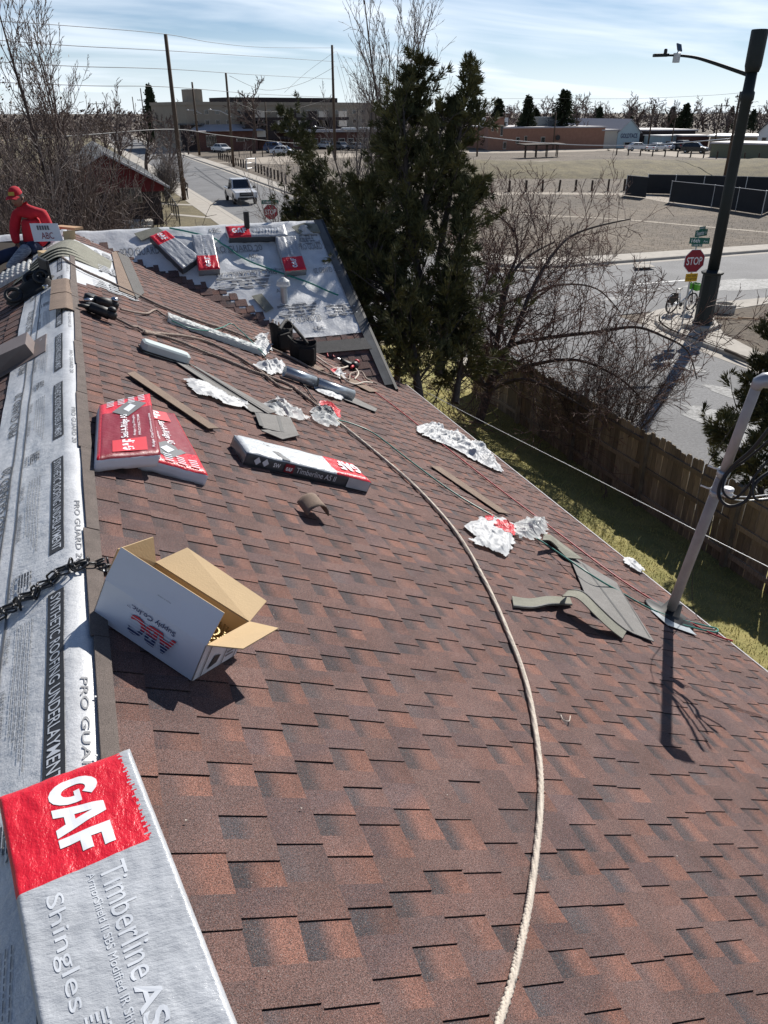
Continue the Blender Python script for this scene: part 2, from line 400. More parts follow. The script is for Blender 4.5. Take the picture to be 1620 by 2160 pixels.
M['twigpale'] = mat('twig_pale', (.30, .255, .225), rough=.7, c2=(.13, .10, .088), scale=1.4, stretch='world')
M['juniper'] = leafmat('juniper_foliage', (.150, .140, .052), (.026, .034, .016), 2.2)
M['conifer'] = leafmat('conifer_foliage', (.055, .070, .035), (.018, .028, .015), .3)
M['brownleaf'] = leafmat('dead_leaves', (.28, .19, .115), (.12, .075, .05), 1.2)
M['lamp'] = mat('dark_green_paint', (.005, .011, .012), rough=.6, var=.12)
M['aluminium'] = mat('aluminium', (.5, .51, .52), rough=.4, metal=.5, var=.06)
M['signred'] = mat('sign_red', (.27, .008, .025), rough=.4, var=.05)
M['signgreen'] = mat('sign_green', (.0, .12, .085), rough=.4, var=.05)
M['signyellow'] = mat('sign_yellow', (.75, .42, .0), rough=.45, var=.05)
M['brick'] = mat('brown_brick', (.17, .075, .058), rough=.9, c2=(.085, .042, .036), scale=5)
M['brickdark'] = mat('dark_brick', (.05, .034, .032), rough=.9, c2=(.022, .017, .018), scale=8)
M['redsiding'] = mat('red_siding', (.12, .010, .014), rough=.8, var=.1)
M['stucco'] = mat('tan_stucco', (.30, .255, .20), rough=.9, var=.08, scale=1)
M['peach'] = mat('peach_brick', (.30, .155, .105), rough=.9, var=.12, scale=2)
M['creamwall'] = mat('cream_wall', (.55, .50, .43), rough=.85, var=.06)
M['paleblue'] = mat('pale_blue_wall', (.45, .56, .60), rough=.8, var=.05)
M['roofpale'] = mat('pale_roof', (.42, .40, .41), rough=.7, var=.08)
M['roofwhite'] = mat('white_roof', (.75, .75, .74), rough=.5, var=.05)
M['glass'] = mat('window_glass', (.02, .023, .027), rough=.08, var=.1, spec=.8)
M['carwhite'] = mat('car_white', (.72, .73, .74), rough=.22, var=.02, spec=.7)
M['cardark'] = mat('car_black', (.012, .013, .016), rough=.2, var=.05, spec=.7)
M['cargrey'] = mat('car_grey', (.20, .21, .22), rough=.22, var=.03, spec=.7, metal=.3)
M['carblue'] = mat('car_blue', (.03, .06, .14), rough=.25, var=.03, spec=.7)
M['chrome'] = mat('chrome', (.6, .6, .6), rough=.2, metal=1, var=.03)
M['headlight'] = mat('headlight_glass', (.75, .76, .78), rough=.1, var=.03, spec=.8)
M['screen'] = mat('windscreen_mesh', (.022, .023, .026), rough=.9, var=.15, scale=.8)
M['skin'] = mat('skin', (.24, .125, .085), rough=.6, var=.08)
M['redcloth'] = mat('red_cloth', (.42, .010, .024), rough=.92, var=.15, scale=8, bump=.4, bscale=22, dist=.02)
M['jeans'] = mat('denim', (.022, .035, .085), rough=.9, c2=(.014, .022, .055), scale=12)
M['jeanslit'] = mat('lit_pale_denim', (.36, .40, .46), rough=.9, c2=(.05, .07, .13), scale=16, stretch=(1, 1, 4))  # pale ripped denim, with the sun on this leg put into its colour
M['darkcloth'] = mat('dark_cloth', (.015, .015, .018), rough=.9, var=.2)
M['browncloth'] = mat('brown_cloth', (.10, .075, .055), rough=.9, var=.2)
M['wood'] = mat('raw_plank', (.48, .30, .17), rough=.8, var=.15, scale=9, stretch=(1, 10, 10))
M['nail'] = mat('coil_nails', (.35, .27, .14), rough=.35, metal=.8, var=.2)
# ------------------------------------------------------------------ the house under the camera
house = thing('house', 'low brick house under the dark red shingle roof that is being laid', 'house', (0, 0, 0.6))
H0 = Matrix.Translation((0, 0, -0.6))                    # parts are modelled in world space
def hpart(mb, name, m, parent=None, smooth=False):
    o = mb.build(name, m, parent or house, smooth)
    if parent is None: o.matrix_local = H0
    return o
wall = MB()
wall.box((-0.235, 4.0, 2.0), (7.4, 14.5, 2.8)); wall.box((-1.4, 12.3, 2.0), (9.3, 6.6, 2.8))
wall.poly([(3.25, 9.0, 3.4), (3.25, 15.6, 3.4), (3.25, 12.3, 5.2)])
wall.poly([(-3.9, -3.25, 3.4), (3.4, -3.25, 3.4), (XR, -3.25, 5.35)])
hpart(wall, 'wall', M['brick'])
deck = MB()
yv = lambda z: WY - (WZ - z) / WP                          # where the wing plane reaches height z
vt = V((XR + (ZR - WZ) / PIT, WY, WZ)); vb = V((XW, yv(zmain(XW)), zmain(XW))); YE = 9.95
RE = V((XR, 12.3, ZR))
deck.poly([(XR, -3.5, ZR), (XE, -3.5, zmain(XE)), (XE, YE, zmain(XE)), (XW, YE, zmain(XW)), vb, vt, RE])
XL = XR - (XE - XR); vtl = V((2 * XR - vt.x, vt.y, vt.z)); vbl = V((XL, yv(zmain(XL)), zmain(XL)))
deck.poly([(XL, -3.5, zmain(XL)), (XR, -3.5, ZR), RE, vtl, vbl])
deck.poly([RE, vt, vtl])
deck.poly([vb, (XW, WY, WZ), vt]); deck.poly([vtl, (-6, WY, WZ), (-6, vbl.y, vbl.z), vbl])
deck.poly([(XW, WY, WZ), (XW, 16.2, zwing(16.2)), (-6, 16.2, zwing(16.2)), (-6, WY, WZ)])
roof = hpart(deck, 'roof', M['deck'])

# shingles: raised teeth and recessed base pieces in courses
PAL_T = [(.116, .074, .066), (.107, .070, .064), (.123, .076, .067), (.100, .068, .064), (.129, .077, .067), (.112, .071, .063), (.095, .064, .062)]
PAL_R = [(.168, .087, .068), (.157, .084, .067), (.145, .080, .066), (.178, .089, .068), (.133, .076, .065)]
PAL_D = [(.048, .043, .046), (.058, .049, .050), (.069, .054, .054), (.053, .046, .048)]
def piece(mb, O, a, d, n, s0, s1, t0, t1, tooth, pr):
    """one shingle piece: s down the slope, t along the course"""
    j = lambda c, k: tuple(x * k for x in c)
    k = pr.uniform(.98, 1.28)
    h0, h1 = (.0052, .0102) if tooth else (.0012, .0062)
    h1 += pr.uniform(-.0007, .0012); sl_ = pr.uniform(-.003, .003)
    P = lambda s, t, h: O + d * s + a * t + n * h
    s1a, s1b = s1 + sl_, s1 - sl_
    if tooth:
        ca = j(pr.choice(PAL_T), k); cb = j(pr.choice(PAL_T + PAL_R[2:]), k)
        q = [(s0, .0, ca, ca), (s1, 1., cb, ca)]
    else:
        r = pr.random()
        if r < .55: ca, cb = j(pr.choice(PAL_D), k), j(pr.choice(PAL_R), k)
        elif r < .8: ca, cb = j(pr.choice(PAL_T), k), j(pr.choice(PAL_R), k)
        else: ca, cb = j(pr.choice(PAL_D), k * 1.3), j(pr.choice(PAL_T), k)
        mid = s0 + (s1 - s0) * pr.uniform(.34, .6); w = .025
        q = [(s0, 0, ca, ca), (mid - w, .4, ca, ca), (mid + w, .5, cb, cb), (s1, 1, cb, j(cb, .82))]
    rows = []
    for (s, f, c0, c1) in q:
        h = h0 + (h1 - h0) * (s - s0) / (s1 - s0)
        sa, sb = (s1a, s1b) if f == 1. else (s, s)
        rows.append((mb.V(P(sa, t0, h)), mb.V(P(sb, t1, h)), c0, c1))
    for A, B in zip(rows, rows[1:]):
        mb.colr = [A[2], B[2], B[3], A[3]]; mb.F((A[0], B[0], B[1], A[1]))
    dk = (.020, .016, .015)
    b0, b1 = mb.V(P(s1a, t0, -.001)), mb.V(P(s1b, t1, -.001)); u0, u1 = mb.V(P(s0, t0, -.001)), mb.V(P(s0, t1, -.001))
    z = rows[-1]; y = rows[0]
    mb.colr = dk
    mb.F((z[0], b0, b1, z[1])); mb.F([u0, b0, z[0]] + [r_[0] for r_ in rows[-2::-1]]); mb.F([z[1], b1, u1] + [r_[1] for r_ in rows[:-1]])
def courses(n_, t_lo, t_hi, pr, exp=.143, first=0):
    for i in range(first, n_):
        t = t_lo - pr.random() * .3; tooth = pr.random() < .5
        while t < t_hi:
            w = pr.choice((.070, .082, .094, .11)) if tooth else pr.choice((.078, .09, .102, .12))
            if tooth and pr.random() < .14: w *= 2.0
            yield i, i * exp, (i + 1) * exp + .004, t, t + w - .0012, tooth
            t += w; tooth = not tooth
BEY = [(x.y, x.x) for x in (W(165, 487), W(250, 528), W(300, 556), W(395, 580), W(430, 600), W(475, 612), W(530, 650), W(600, 692), W(655, 712))]
def bx(y):
    if y < BEY[-1][0]: return 99
    for (ya, xa), (yb, xb) in zip(BEY, BEY[1:]):
        if yb <= y <= ya: return xa + (xb - xa) * (ya - y) / (ya - yb + 1e-9)
    return -9
patch_px = [(147, 592), (150, 500), (243, 537), (270, 608), (252, 612)]
patch_w = [R(*p) for p in patch_px]
def inside(x, y, poly):
    c = False; j = len(poly) - 1
    for i in range(len(poly)):
        if (poly[i][1] > y) != (poly[j][1] > y) and x < (poly[j][0] - poly[i][0]) * (y - poly[i][1]) / (poly[j][1] - poly[i][1]) + poly[i][0]: c = not c
        j = i
    return c
dn_main = V((1, 0, -PIT)).normalized(); dn_left = V((-1, 0, -PIT)).normalized(); dn_wing = V((0, -1, -WP)).normalized()
ay, ax = V((0, 1, 0)), V((1, 0, 0))
pr = random.Random(11)
O = V((XR + .05, 0, zmain(XR + .05)))
cand = []
nc = int((XE - XR - .03) / dn_main.x / .143)
for c in courses(nc + 1, -1.6, 12.4, pr):
    p = O + dn_main * (c[1] + .07) + ay * ((c[3] + c[4]) / 2)
    if p.x > XE + .02 or (p.x < XW and zwing(min(p.y, WY)) > p.z - .002) or (p.x >= XW and p.y > YE - .05) or inside(p.x, p.y, [(q.x, q.y) for q in patch_w]): continue
    if p.y > 12.25 and p.x < XR + .35 * (p.y - 12.25): continue
    u, v, dd = proj(p)
    cand.append((dd if (-30 < u < 1650 and -30 < v < 2190) else 99, c))
cand.sort(key=lambda q: q[0])
sm = MB()
for k, (dd, c) in enumerate(cand):
    if k < 300:
        b = MB(); o_ = O + dn_main * c[1] + ay * c[3]
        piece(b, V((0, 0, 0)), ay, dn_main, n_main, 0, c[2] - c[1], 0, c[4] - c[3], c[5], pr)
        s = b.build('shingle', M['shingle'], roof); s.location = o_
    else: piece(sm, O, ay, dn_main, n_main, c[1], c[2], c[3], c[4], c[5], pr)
tag(sm.build('shingle_field', M['shingle'], roof), kind='stuff')
sm = MB()
Ol = V((-.66, 0, zmain(-.66)))
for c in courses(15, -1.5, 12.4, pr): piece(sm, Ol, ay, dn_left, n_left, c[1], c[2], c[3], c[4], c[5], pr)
tag(sm.build('shingle_field', M['shingle'], roof), kind='stuff')
sm = MB()
Ow = V((0, WY - .1, zwing(WY - .1)))
for c in courses(27, -.1, 3.6, pr):
    p = Ow + dn_wing * (c[1] + .07) + ax * ((c[3] + c[4]) / 2)
    if zmain(p.x) > p.z + .03 or p.x > bx(p.y) or p.x > 3.46: continue
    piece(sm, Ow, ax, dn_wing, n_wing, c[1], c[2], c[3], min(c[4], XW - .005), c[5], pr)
tag(sm.build('shingle_field', M['shingle'], roof), kind='stuff')

# underlayment folded over the ridge
def und(x, y, off=0.0):
    z = zmain(x) if abs(x - XR) > .02 else ZR - PIT * .02 + (.02 - abs(x - XR)) * .25
    w = noise.noise(V((x * 9, y * 2.2, 1.7))) * .006 + noise.noise(V((x * 22, y * 4, 5))) * .0035
    nn = n_main if x > XR else n_left
    return V((x, y, z)) + nn * (.012 + w + off)
un = MB()
def uf(a, b):
    y = -1.4 + 13.75 * b
    xr = XR + .060 + .012 * noise.noise(V((y * 1.9, 3, 0))) + (.012 if y > 6.9 else 0)
    return und(-.655 + (xr + .655) * a, y)
un.grid(uf, 26, 230)
under = hpart(un, 'underlayment', M['under'], smooth=True)
for k in range(11):
    y1 = 2.515 + 1.241 * (k - 3)
    if y1 < .6: continue
    mb = MB(); mb.grid(lambda a, b: und(-.322 + .058 * a, y1 - .945 * b, .0022), 3, 26); mb.build('print_band', M['ink'], under)
    letter('SYNTHETIC ROOFING UNDERLAYMENT', .005, lambda a, b: und(-.311 + .036 * b, y1 - .02 - .905 * a, .0036), M['printpale'], under)
    letter('PRO GUARD 20', .005, lambda a, b: und(XR + .004 + .021 * b, y1 - .55 - .55 * a, .003), M['inkpale'], under)
    letter('PRO GUARD 20', .005, lambda a, b: und(-.535 - .05 * b, y1 - .5 + .78 * a, .003), M['inkgrey'], under)
    letter('ABC', .035, lambda a, b: und(-.445 + .055 * b, y1 + .28 - .13 * a, .003), M['inkgrey'], under)
    for q in range(5):
        mb = MB(); mb.grid(lambda a, b: und(-.442 + .011 * q + .003 * a, y1 + .285 - .14 * b, .0042), 1, 6); mb.build('print_stripe', M['under'], under)
    letter('Supply', 0, lambda a, b: und(-.468 + .018 * b, y1 + .28 - .13 * a, .003), M['inkgrey'], under)
    mb = MB()
    for q in range(5):                                      # blocks of small print, too fine to read
        yq = y1 - .08
        while yq > y1 - .62 - .05 * q:
            wq = rnd.uniform(.008, .03); mb.grid(lambda a, b: und(-.432 + .013 * q + .0026 * a, yq - wq * b, .003), 1, 2); yq -= wq + .005
    mb.build('small_print', M['inkpale'], under)
    letter('OVERLAP LINE', 0, lambda a, b: und(-.468 + .014 * b, y1 - .1 - .16 * a, .003), M['inkgrey'], under)
    letter('LINEA DE SUPERPOSICION', 0, lambda a, b: und(-.468 + .014 * b, y1 - .4 - .26 * a, .003), M['inkgrey'], under)
for x0 in (-.482, -.535):
    mb = MB(); mb.grid(lambda a, b: und(x0 + .008 * a, -1 + 13 * b, .003), 1, 150); mb.build('print_line', M['inkgrey'], under)
# grey strips that close the top course, laid end to end
y = -1.0; k = 0
while y < 11.9:
    ln = rnd.choice((.62, .9, .76, 1.0)); w0 = XR + .033 + rnd.uniform(-.006, .01)
    mb = MB()
    pts = [V((w0, y, 0)), V((XR + .088, y, 0)), V((XR + .088, y + ln - .006, 0)), V((w0 + rnd.uniform(-.008, .008), y + ln - .006, 0))]
    mb.prism([V((p.x, p.y, zmain(p.x))) + n_main * (.0245 + .0015 * (k % 2)) for p in pts], n_main, .008)
    mb.build('starter_strip', M['stripbrown'], under); y += ln; k += 1
for u, v in ((196, 1030), (198, 1130), (205, 1228), (206, 1455), (201, 1470), (203, 1594), (186, 985), (160, 610), (168, 700), (176, 860)):
    mb = MB(); p = R(u, v, .006); mb.lathe([(.0035, 0), (.0035, .002), (.002, .003)], 8); mb.build('nail_cap', M['white'], under, M=frame(p, (1, 0, 0), n_main))
# ridge caps, bent over the ridge, one side still sticking out
for y0 in (6.95, 7.66):
    mb = MB()
    def cf(a, b):
        x = XR - .135 + .185 * a
        z = ZR + .03 - max(0, x - XR) * PIT - .06 * max(0, XR - x) - .35 * max(0, XR - x - .07) ** 1.5 + (.006 if y0 < 7 else 0)
        return V((x, y0 + .74 * b, z - .012 * b))
    mb.grid(cf, 12, 3); o = mb.build('ridge_cap', M['tan'], under); so_ = o.modifiers.new('thick', 'SOLIDIFY'); so_.thickness = .006
# the bare patch near the top of the slope, still showing underlayment
pu = MB(); a0, a1 = R(150, 596), R(262, 612)
def pf(a, b):
    x = XR + .02 + .66 * a; y = 8.15 + (12.2 - 8.15) * b
    return V((x, y, zmain(x))) + n_main * (.0012 + .0006 * noise.noise(V((x * 8, y * 3, 0))))
pu.grid(pf, 14, 60); psheet = hpart(pu, 'underlayment', M['under'], smooth=True)
psheet['label'] = 'bare underlayment patch beside the ridge'
for k, (x0, y0) in enumerate(((.02, 8.55), (.10, 9.7), (.04, 10.8))):
    fn = lambda a, b: V((x0 + .40 * a, y0 + .5 * b, zmain(x0 + .40 * a))) + n_main * .013
    letter('ABC', .035, fn, M['inkgrey'], psheet)
    for q in range(4):
        mb = MB(); mb.grid(lambda a, b: V((x0 + .42 * a, y0 + .08 + .11 * q + .03 * b, zmain(x0 + .42 * a))) + n_main * .0145, 2, 1); mb.build('print_stripe', M['under'], psheet)
def pstrip(px, m, name, surf=R, off=.016, t=.006, parent=None, lab=None):
    pts = [surf(u, v, off) for u, v in px]; nn = n_main if surf is R else (n_wing if surf is W else n_left)
    if (pts[1] - pts[0]).cross(pts[2] - pts[0]).dot(nn) < 0: pts = pts[::-1]
    mb = MB(); mb.prism(pts, nn, t)
    return mb.build(name, m, parent or under)
pstrip([(243, 520), (262, 520), (305, 617), (288, 630)], M['felt'], 'starter_strip')
pstrip([(236, 533), (250, 527), (292, 628), (252, 612)], M['tan'], 'starter_strip', off=.01)
# underlayment over the wing
def wun(x, y, off=0.0):
    z = zwing(y)
    e_ = min(1, max(.08, (x - bx(y)) / .35)) if y < 12.1 and bx(y) < 50 else 1
    w = abs(noise.noise(V((x * 1.5 + y * .9, y * 2.6, 2.2)))) * .030 + noise.noise(V((x * 5 - y * 3, y * 5, 7))) * .010 + abs(noise.noise(V((x * 3.2 + y * 2.5, y * .9 - x, 4)))) * .016 + abs(noise.noise(V((x * 8 - y * 5, y * 9, 6)))) * .010
    w *= e_
    if y > WY: return V((x, y, z)) + V((0, WP, 1)).normalized() * (.012 + w + off)
    return V((x, y, z)) + n_wing * (.002 + w + off)
wu = MB()
def wfn(a, b): return wun(-6 + 9.45 * a, 9.4 + 3.3 * b)
def wkeep(a, b):
    x, y = -6 + 9.45 * a, 9.4 + 3.3 * b
    return (x > bx(y) - .12 or y > 12.2) if y > BEY[-1][0] - .05 else False
wu.grid(wfn, 220, 84, wkeep)
wsheet = hpart(wu, 'underlayment', M['under'], smooth=True)
wsheet['label'] = 'crinkled pale underlayment printed with upside-down lettering on the wing roof'
def wtext(s, off, u, v, w, h, rot=False, m='inkgrey', stripes=0):
    c = W(u, v); sg = -1 if rot else 1; w *= .83; h *= .75
    fn = lambda a, b: wun(c.x + sg * (a - .5) * w, c.y + sg * (b - .5) * h, .009)
    letter(s, off, fn, M['inkpale'], wsheet)
    for q in range(stripes):
        mb = MB(); y0 = c.y - h / 2 + h * (q + .55) / stripes
        mb.grid(lambda a, b: wun(c.x - w * .52 + w * 1.04 * a, y0 + h * .22 / stripes * b, .0125), 10, 1); mb.build('print_stripe', M['under'], wsheet)
wtext('ABC', .035, 518, 597, .95, .33, True, stripes=4)
wtext('PRO GUARD 20', .005, 520, 580, 1.05, .13, True); wtext('PRO GUARD 20', .005, 500, 527, .9, .16); wtext('PRO GUARD 20', .005, 660, 522, .55, .16)
wtext('ABC', .0, 452, 489, .23, .13); wtext('ABC', .0, 536, 543, .22, .11); wtext('ABC', .0, 672, 694, .2, .1); wtext('ABC', .035, 650, 506, .4, .3, stripes=4)
wtext('PRO GUARD 20', .005, 640, 674, .62, .14); wtext('PRO GUARD 20', .005, 690, 572, .5, .12, True); wtext('ABC', .035, 630, 655, .7, .3, True, stripes=4); wtext('PRO GUARD 20', .005, 305, 532, .8, .2)
wtext('ABC', .035, 720, 655, .5, .3, True, stripes=4); wtext('ABC', 0, 594, 616, .2, .1); wtext('SYNTHETIC ROOFING UNDERLAYMENT', .005, 540, 574, 1.1, .06, True); wtext('SYNTHETIC ROOFING UNDERLAYMENT', .005, 500, 534, .8, .05)
# metal and felt along the open edges
def trim(a, b, sect, name, m):
    """straight strip from a to b; sect is a list of (out, up) corners"""
    a, b = V(a), V(b); t = (b - a).normalized(); out = t.cross(V((0, 0, 1))).normalized()
    mb = MB(); A = [a + out * p + V((0, 0, q)) for p, q in sect]; B = [b + out * p + V((0, 0, q)) for p, q in sect]; k = len(sect)
    ia, ib = [mb.V(p) for p in A], [mb.V(p) for p in B]
    for i in range(k): mb.F((ia[i], ib[i], ib[(i + 1) % k], ia[(i + 1) % k]))
    mb.F(ia[::-1]); mb.F(ib)
    return hpart(mb, name, m)
ez = zmain(XE)
y = -3.4
while y < 9.8:
    y2 = min(y + 3.05, YE - .01)
    trim((XE + .01, y, ez), (XE + .01, y2, ez), [(0, .008), (.012, .006), (.014, -.05), (.010, -.052), (.008, .002), (0, .002)], 'drip_edge', M['roofpale']); y = y2 + .004
trim((XE - .06, -3.4, ez), (XE - .06, YE, ez), [(0, -.01), (.045, -.012), (.045, -.16), (0, -.16)], 'fascia', M['browncloth'])
mb = MB(); mb.prism([V((XW - .12, vb.y + .1, zwing(vb.y + .1))), V((XW + .01, vb.y + .1, zwing(vb.y + .1))), V((XW + .01, WY, WZ)), V((XW - .12, WY, WZ))][::1], n_wing, .004)
o = hpart(mb, 'rake_strip', M['shingle_far']); o.location = V(o.location) + n_wing * .03
trim((XW + .01, vb.y, vb.z), (XW + .01, WY, WZ), [(-.01, .036), (.028, .034), (.03, -.1), (0, -.1)], 'rake_trim', M['black'])
mb = MB(); mb.prism([W(u, v, .034) for u, v in ((655, 722), (770, 712), (785, 735), (668, 745))][::-1], n_wing, .004); hpart(mb, 'starter_strip', M['felt'])
for px in (((283, 492), (330, 478), (345, 487), (298, 507)), ((615, 478), (640, 470), (660, 478), (632, 492)), ((640, 470), (668, 472), (676, 490), (652, 488))):
    o = pstrip(px, M['felt_green'], 'loose_shingle', W, .05, .01, wsheet)
# plumbing vent pipe and a capped pipe on the wing, box vent on the far slope
p = W(523, 500); mb = MB(); mb.tube([p - V((0, 0, .1)), p + V((0, 0, .36))], .042, 14); mb.lathe([(.12, -.01), (.1, .02), (.055, .05)], 14, p); hpart(mb, 'vent_pipe', M['black'])
p = W(600, 640); mb = MB(); mb.tube([p - V((0, 0, .05)), p + V((0, 0, .22))], .05, 14); vp = hpart(mb, 'vent_pipe', M['metal'])
mb = MB(); mb.lathe([(.02, .36), (.09, .31), (.10, .25), (.085, .24), (.06, .25)], 14, p); mb.build('pipe_cap', M['plasticclear'], vp)
mb = MB(); F_ = frame(L(22, 768), (0, 1, 0), n_left); mb.T = F_
for z0, z1, x0, x1, y0, y1 in ((0.0, .006, -.3, .22, -.32, .2),): mb.box(((x0 + x1) / 2, (y0 + y1) / 2, z1 / 2 + .012), (x1 - x0, y1 - y0, .006))
vv = [(-.2, -.22, .018), (.16, -.22, .018), (.16, .14, .018), (-.2, .14, .018), (-.2, -.22, .11), (.16, -.22, .11), (.14, .12, .14), (-.18, .12, .14)]
I = [mb.V(p) for p in vv]
for f in ((4, 5, 6, 7), (0, 1, 5, 4), (1, 2, 6, 5), (2, 3, 7, 6), (3, 0, 4, 7)): mb.F([I[i] for i in f])
hpart(mb, 'box_vent', mat('vent_brown', (.16, .125, .115), rough=.5))
# ------------------------------------------------------------------ shingle bundles
def lerp4(P, a, b): return (P[0] * (1 - a) + P[1] * a) * (1 - b) + (P[3] * (1 - a) + P[2] * a) * b
def bundle(name, label, P, n, t, zone, mats, group=None, wob=.004, nu=36, nv=14, seed=0):
    """P: the four top corners (counter-clockwise from above); zone(a, b) -> material index of the top; t thickness"""
    P = [V(p) for p in P]; n = V(n)
    root = thing(name, label, 'bundle', (P[0] + P[1] + P[2] + P[3]) / 4 - n * t, group)
    off = root.location.copy()
    def top(a, b, lift=0.0):
        e = min(a, 1 - a, b, 1 - b)
        h = -.012 * max(0, 1 - e / .035) ** 2 + wob * noise.noise(V((a * 7 + seed, b * 4, seed))) + wob * .6 * noise.noise(V((a * 19, b * 11 + seed, 3)))
        return lerp4(P, a, b) + n * (h + lift) - off
    mb = MB(); I = [[mb.V(top(i / nu, j / nv)) for j in range(nv + 1)] for i in range(nu + 1)]
    for i in range(nu):
        for j in range(nv):
            mb.cur = zone((i + .5) / nu, (j + .5) / nv); mb.F((I[i][j], I[i + 1][j], I[i + 1][j + 1], I[i][j + 1]))
    rim = [I[i][0] for i in range(nu)] + [I[nu][j] for j in range(nv)] + [I[i][nv] for i in range(nu, 0, -1)] + [I[0][j] for j in range(nv, 0, -1)]
    rows = [rim]
    for q in (.3, .65, 1.0):
        rows.append([mb.V(V(mb.v[k]) - n * (t * q) + V((noise.noise(V(mb.v[k]) * 13 + V((q * 9, seed, 0))),) * 3) * .005) for k in rim])
    for A, B in zip(rows, rows[1:]):
        for k in range(len(rim)):
            k2 = (k + 1) % len(rim); mb.cur = 2 if k < nu or nu + nv <= k < 2 * nu + nv else 3
            mb.F((A[k], B[k], B[k2], A[k2]))
    mb.cur = 3; mb.F(rows[-1][::-1])
    mb.build('wrapper', mats, root, True)
    return root, top
# the one at the photographer's feet, lying over the ridge
fr = V((-.105, 1.565, 5.572)); dx = V((.172, -.985, -.012)).normalized(); dy = V((0, 0, 1)).cross(dx).normalized()
c0 = fr - dy * .308
b1, tp = bundle('shingle_bundle', 'large red and silver wrapped shingle bundle lying over the ridge', [c0, c0 + dx * 1.0, fr + dx * 1.0, fr], V((0, 0, 1)), .085,
                lambda a, b: 1 if a < .305 and (b < .91 + .05 * noise.noise(V((a * 170, 2, 0)))) else 0, [M['wrapgrey'], M['wrapred'], M['wrapdark'], M['wrapgrey']], wob=.0035, nu=230, nv=80)
def tl(s, off, root, tp, a0, a1, b0, b1_, m, lift=.0013): return letter(s, off, lambda a, b: tp(a0 + (a1 - a0) * a, b0 + (b1_ - b0) * b, lift), M[m], root)
tl('GAF', .03, b1, tp, .04, .27, .33, .69, 'print'); tl('Timberline', 0, b1, tp, .325, .60, .53, .70, 'printpale'); tl('AS II', .02, b1, tp, .61, .76, .53, .68, 'printpale')
tl('ArmorShield II SBS Modified IR Shingles', 0, b1, tp, .325, .72, .43, .50, 'printpale'); tl('Shingles', 0, b1, tp, .34, .60, .14, .28, 'printpale')
for q in range(5):
    mb = MB(); x = .62
    while x < .9:
        w = rnd.uniform(.01, .03); mb.poly([tp(x, .24 + .03 * q, .0014), tp(x + w, .24 + .03 * q, .0014), tp(x + w, .253 + .03 * q, .0014), tp(x, .253 + .03 * q, .0014)]); x += w + .006
    mb.build('small_print', M['printpale'], b1)
# bundle across the slope
h = .085
P = [R(523, 952, h), R(785, 1015, h), R(746, 977, h), R(495, 914, h)]
b2, tp = bundle('shingle_bundle', 'pale silver shingle bundle with red end and dark printed side, beside the bent shingle', P, n_main, h, lambda a, b: 1 if a > .70 else 0,
                [mat('wrapper_pale', (.50, .53, .55), rough=.35, var=.1, scale=9, bump=.8, bscale=30, spec=.5, dist=.01), M['wrapred'], M['wrapdark'], M['cargrey']], nu=40)
tl('GAF', .03, b2, tp, .97, .78, .80, .30, 'print', .008)
mb = MB(); mb.poly([tp(.22, .99, .004), tp(.16, .99, .004), tp(.27, .02, .004), tp(.33, .02, .004)][::-1]); mb.build('print_band', M['inkgrey'], b2)
off = b2.location
def sidef(P0, P1, n, t, lift=.004):
    x = (P1 - P0); o = x.normalized().cross(n) * lift
    return lambda a, b: P0 + x * a - n * (t * (1 - b)) + o - off
sf = sidef(P[0], P[1], n_main, h, .008)
letter('Timberline AS II', 0, lambda a, b: sf(.38 + .32 * a, .25 + .45 * b), M['printpale'], b2); letter('SW', .02, lambda a, b: sf(.205 + .05 * a, .3 + .35 * b), M['print'], b2)
mb = MB(); mb.poly([sf(.29, .12), sf(.36, .12), sf(.36, .8), sf(.29, .8)]); mb.build('print_patch', M['maroon'], b2)
sf2 = sidef(P[0], P[1], n_main, h, .0095); letter('GAF', .03, lambda a, b: sf2(.30 + .05 * a, .25 + .3 * b), M['print'], b2)
mb = MB(); mb.poly([sf(.80, .05), sf(.99, .05), sf(.99, .88), sf(.80, .88)]); mb.build('print_patch', M['wrapgrey'], b2)
for x in (.06, .12): mb = MB(); mb.poly([sf(x, .45), sf(x + .025, .15), sf(x + .05, .45), sf(x + .025, .8)]); mb.build('print_patch', M['printpale'], b2)
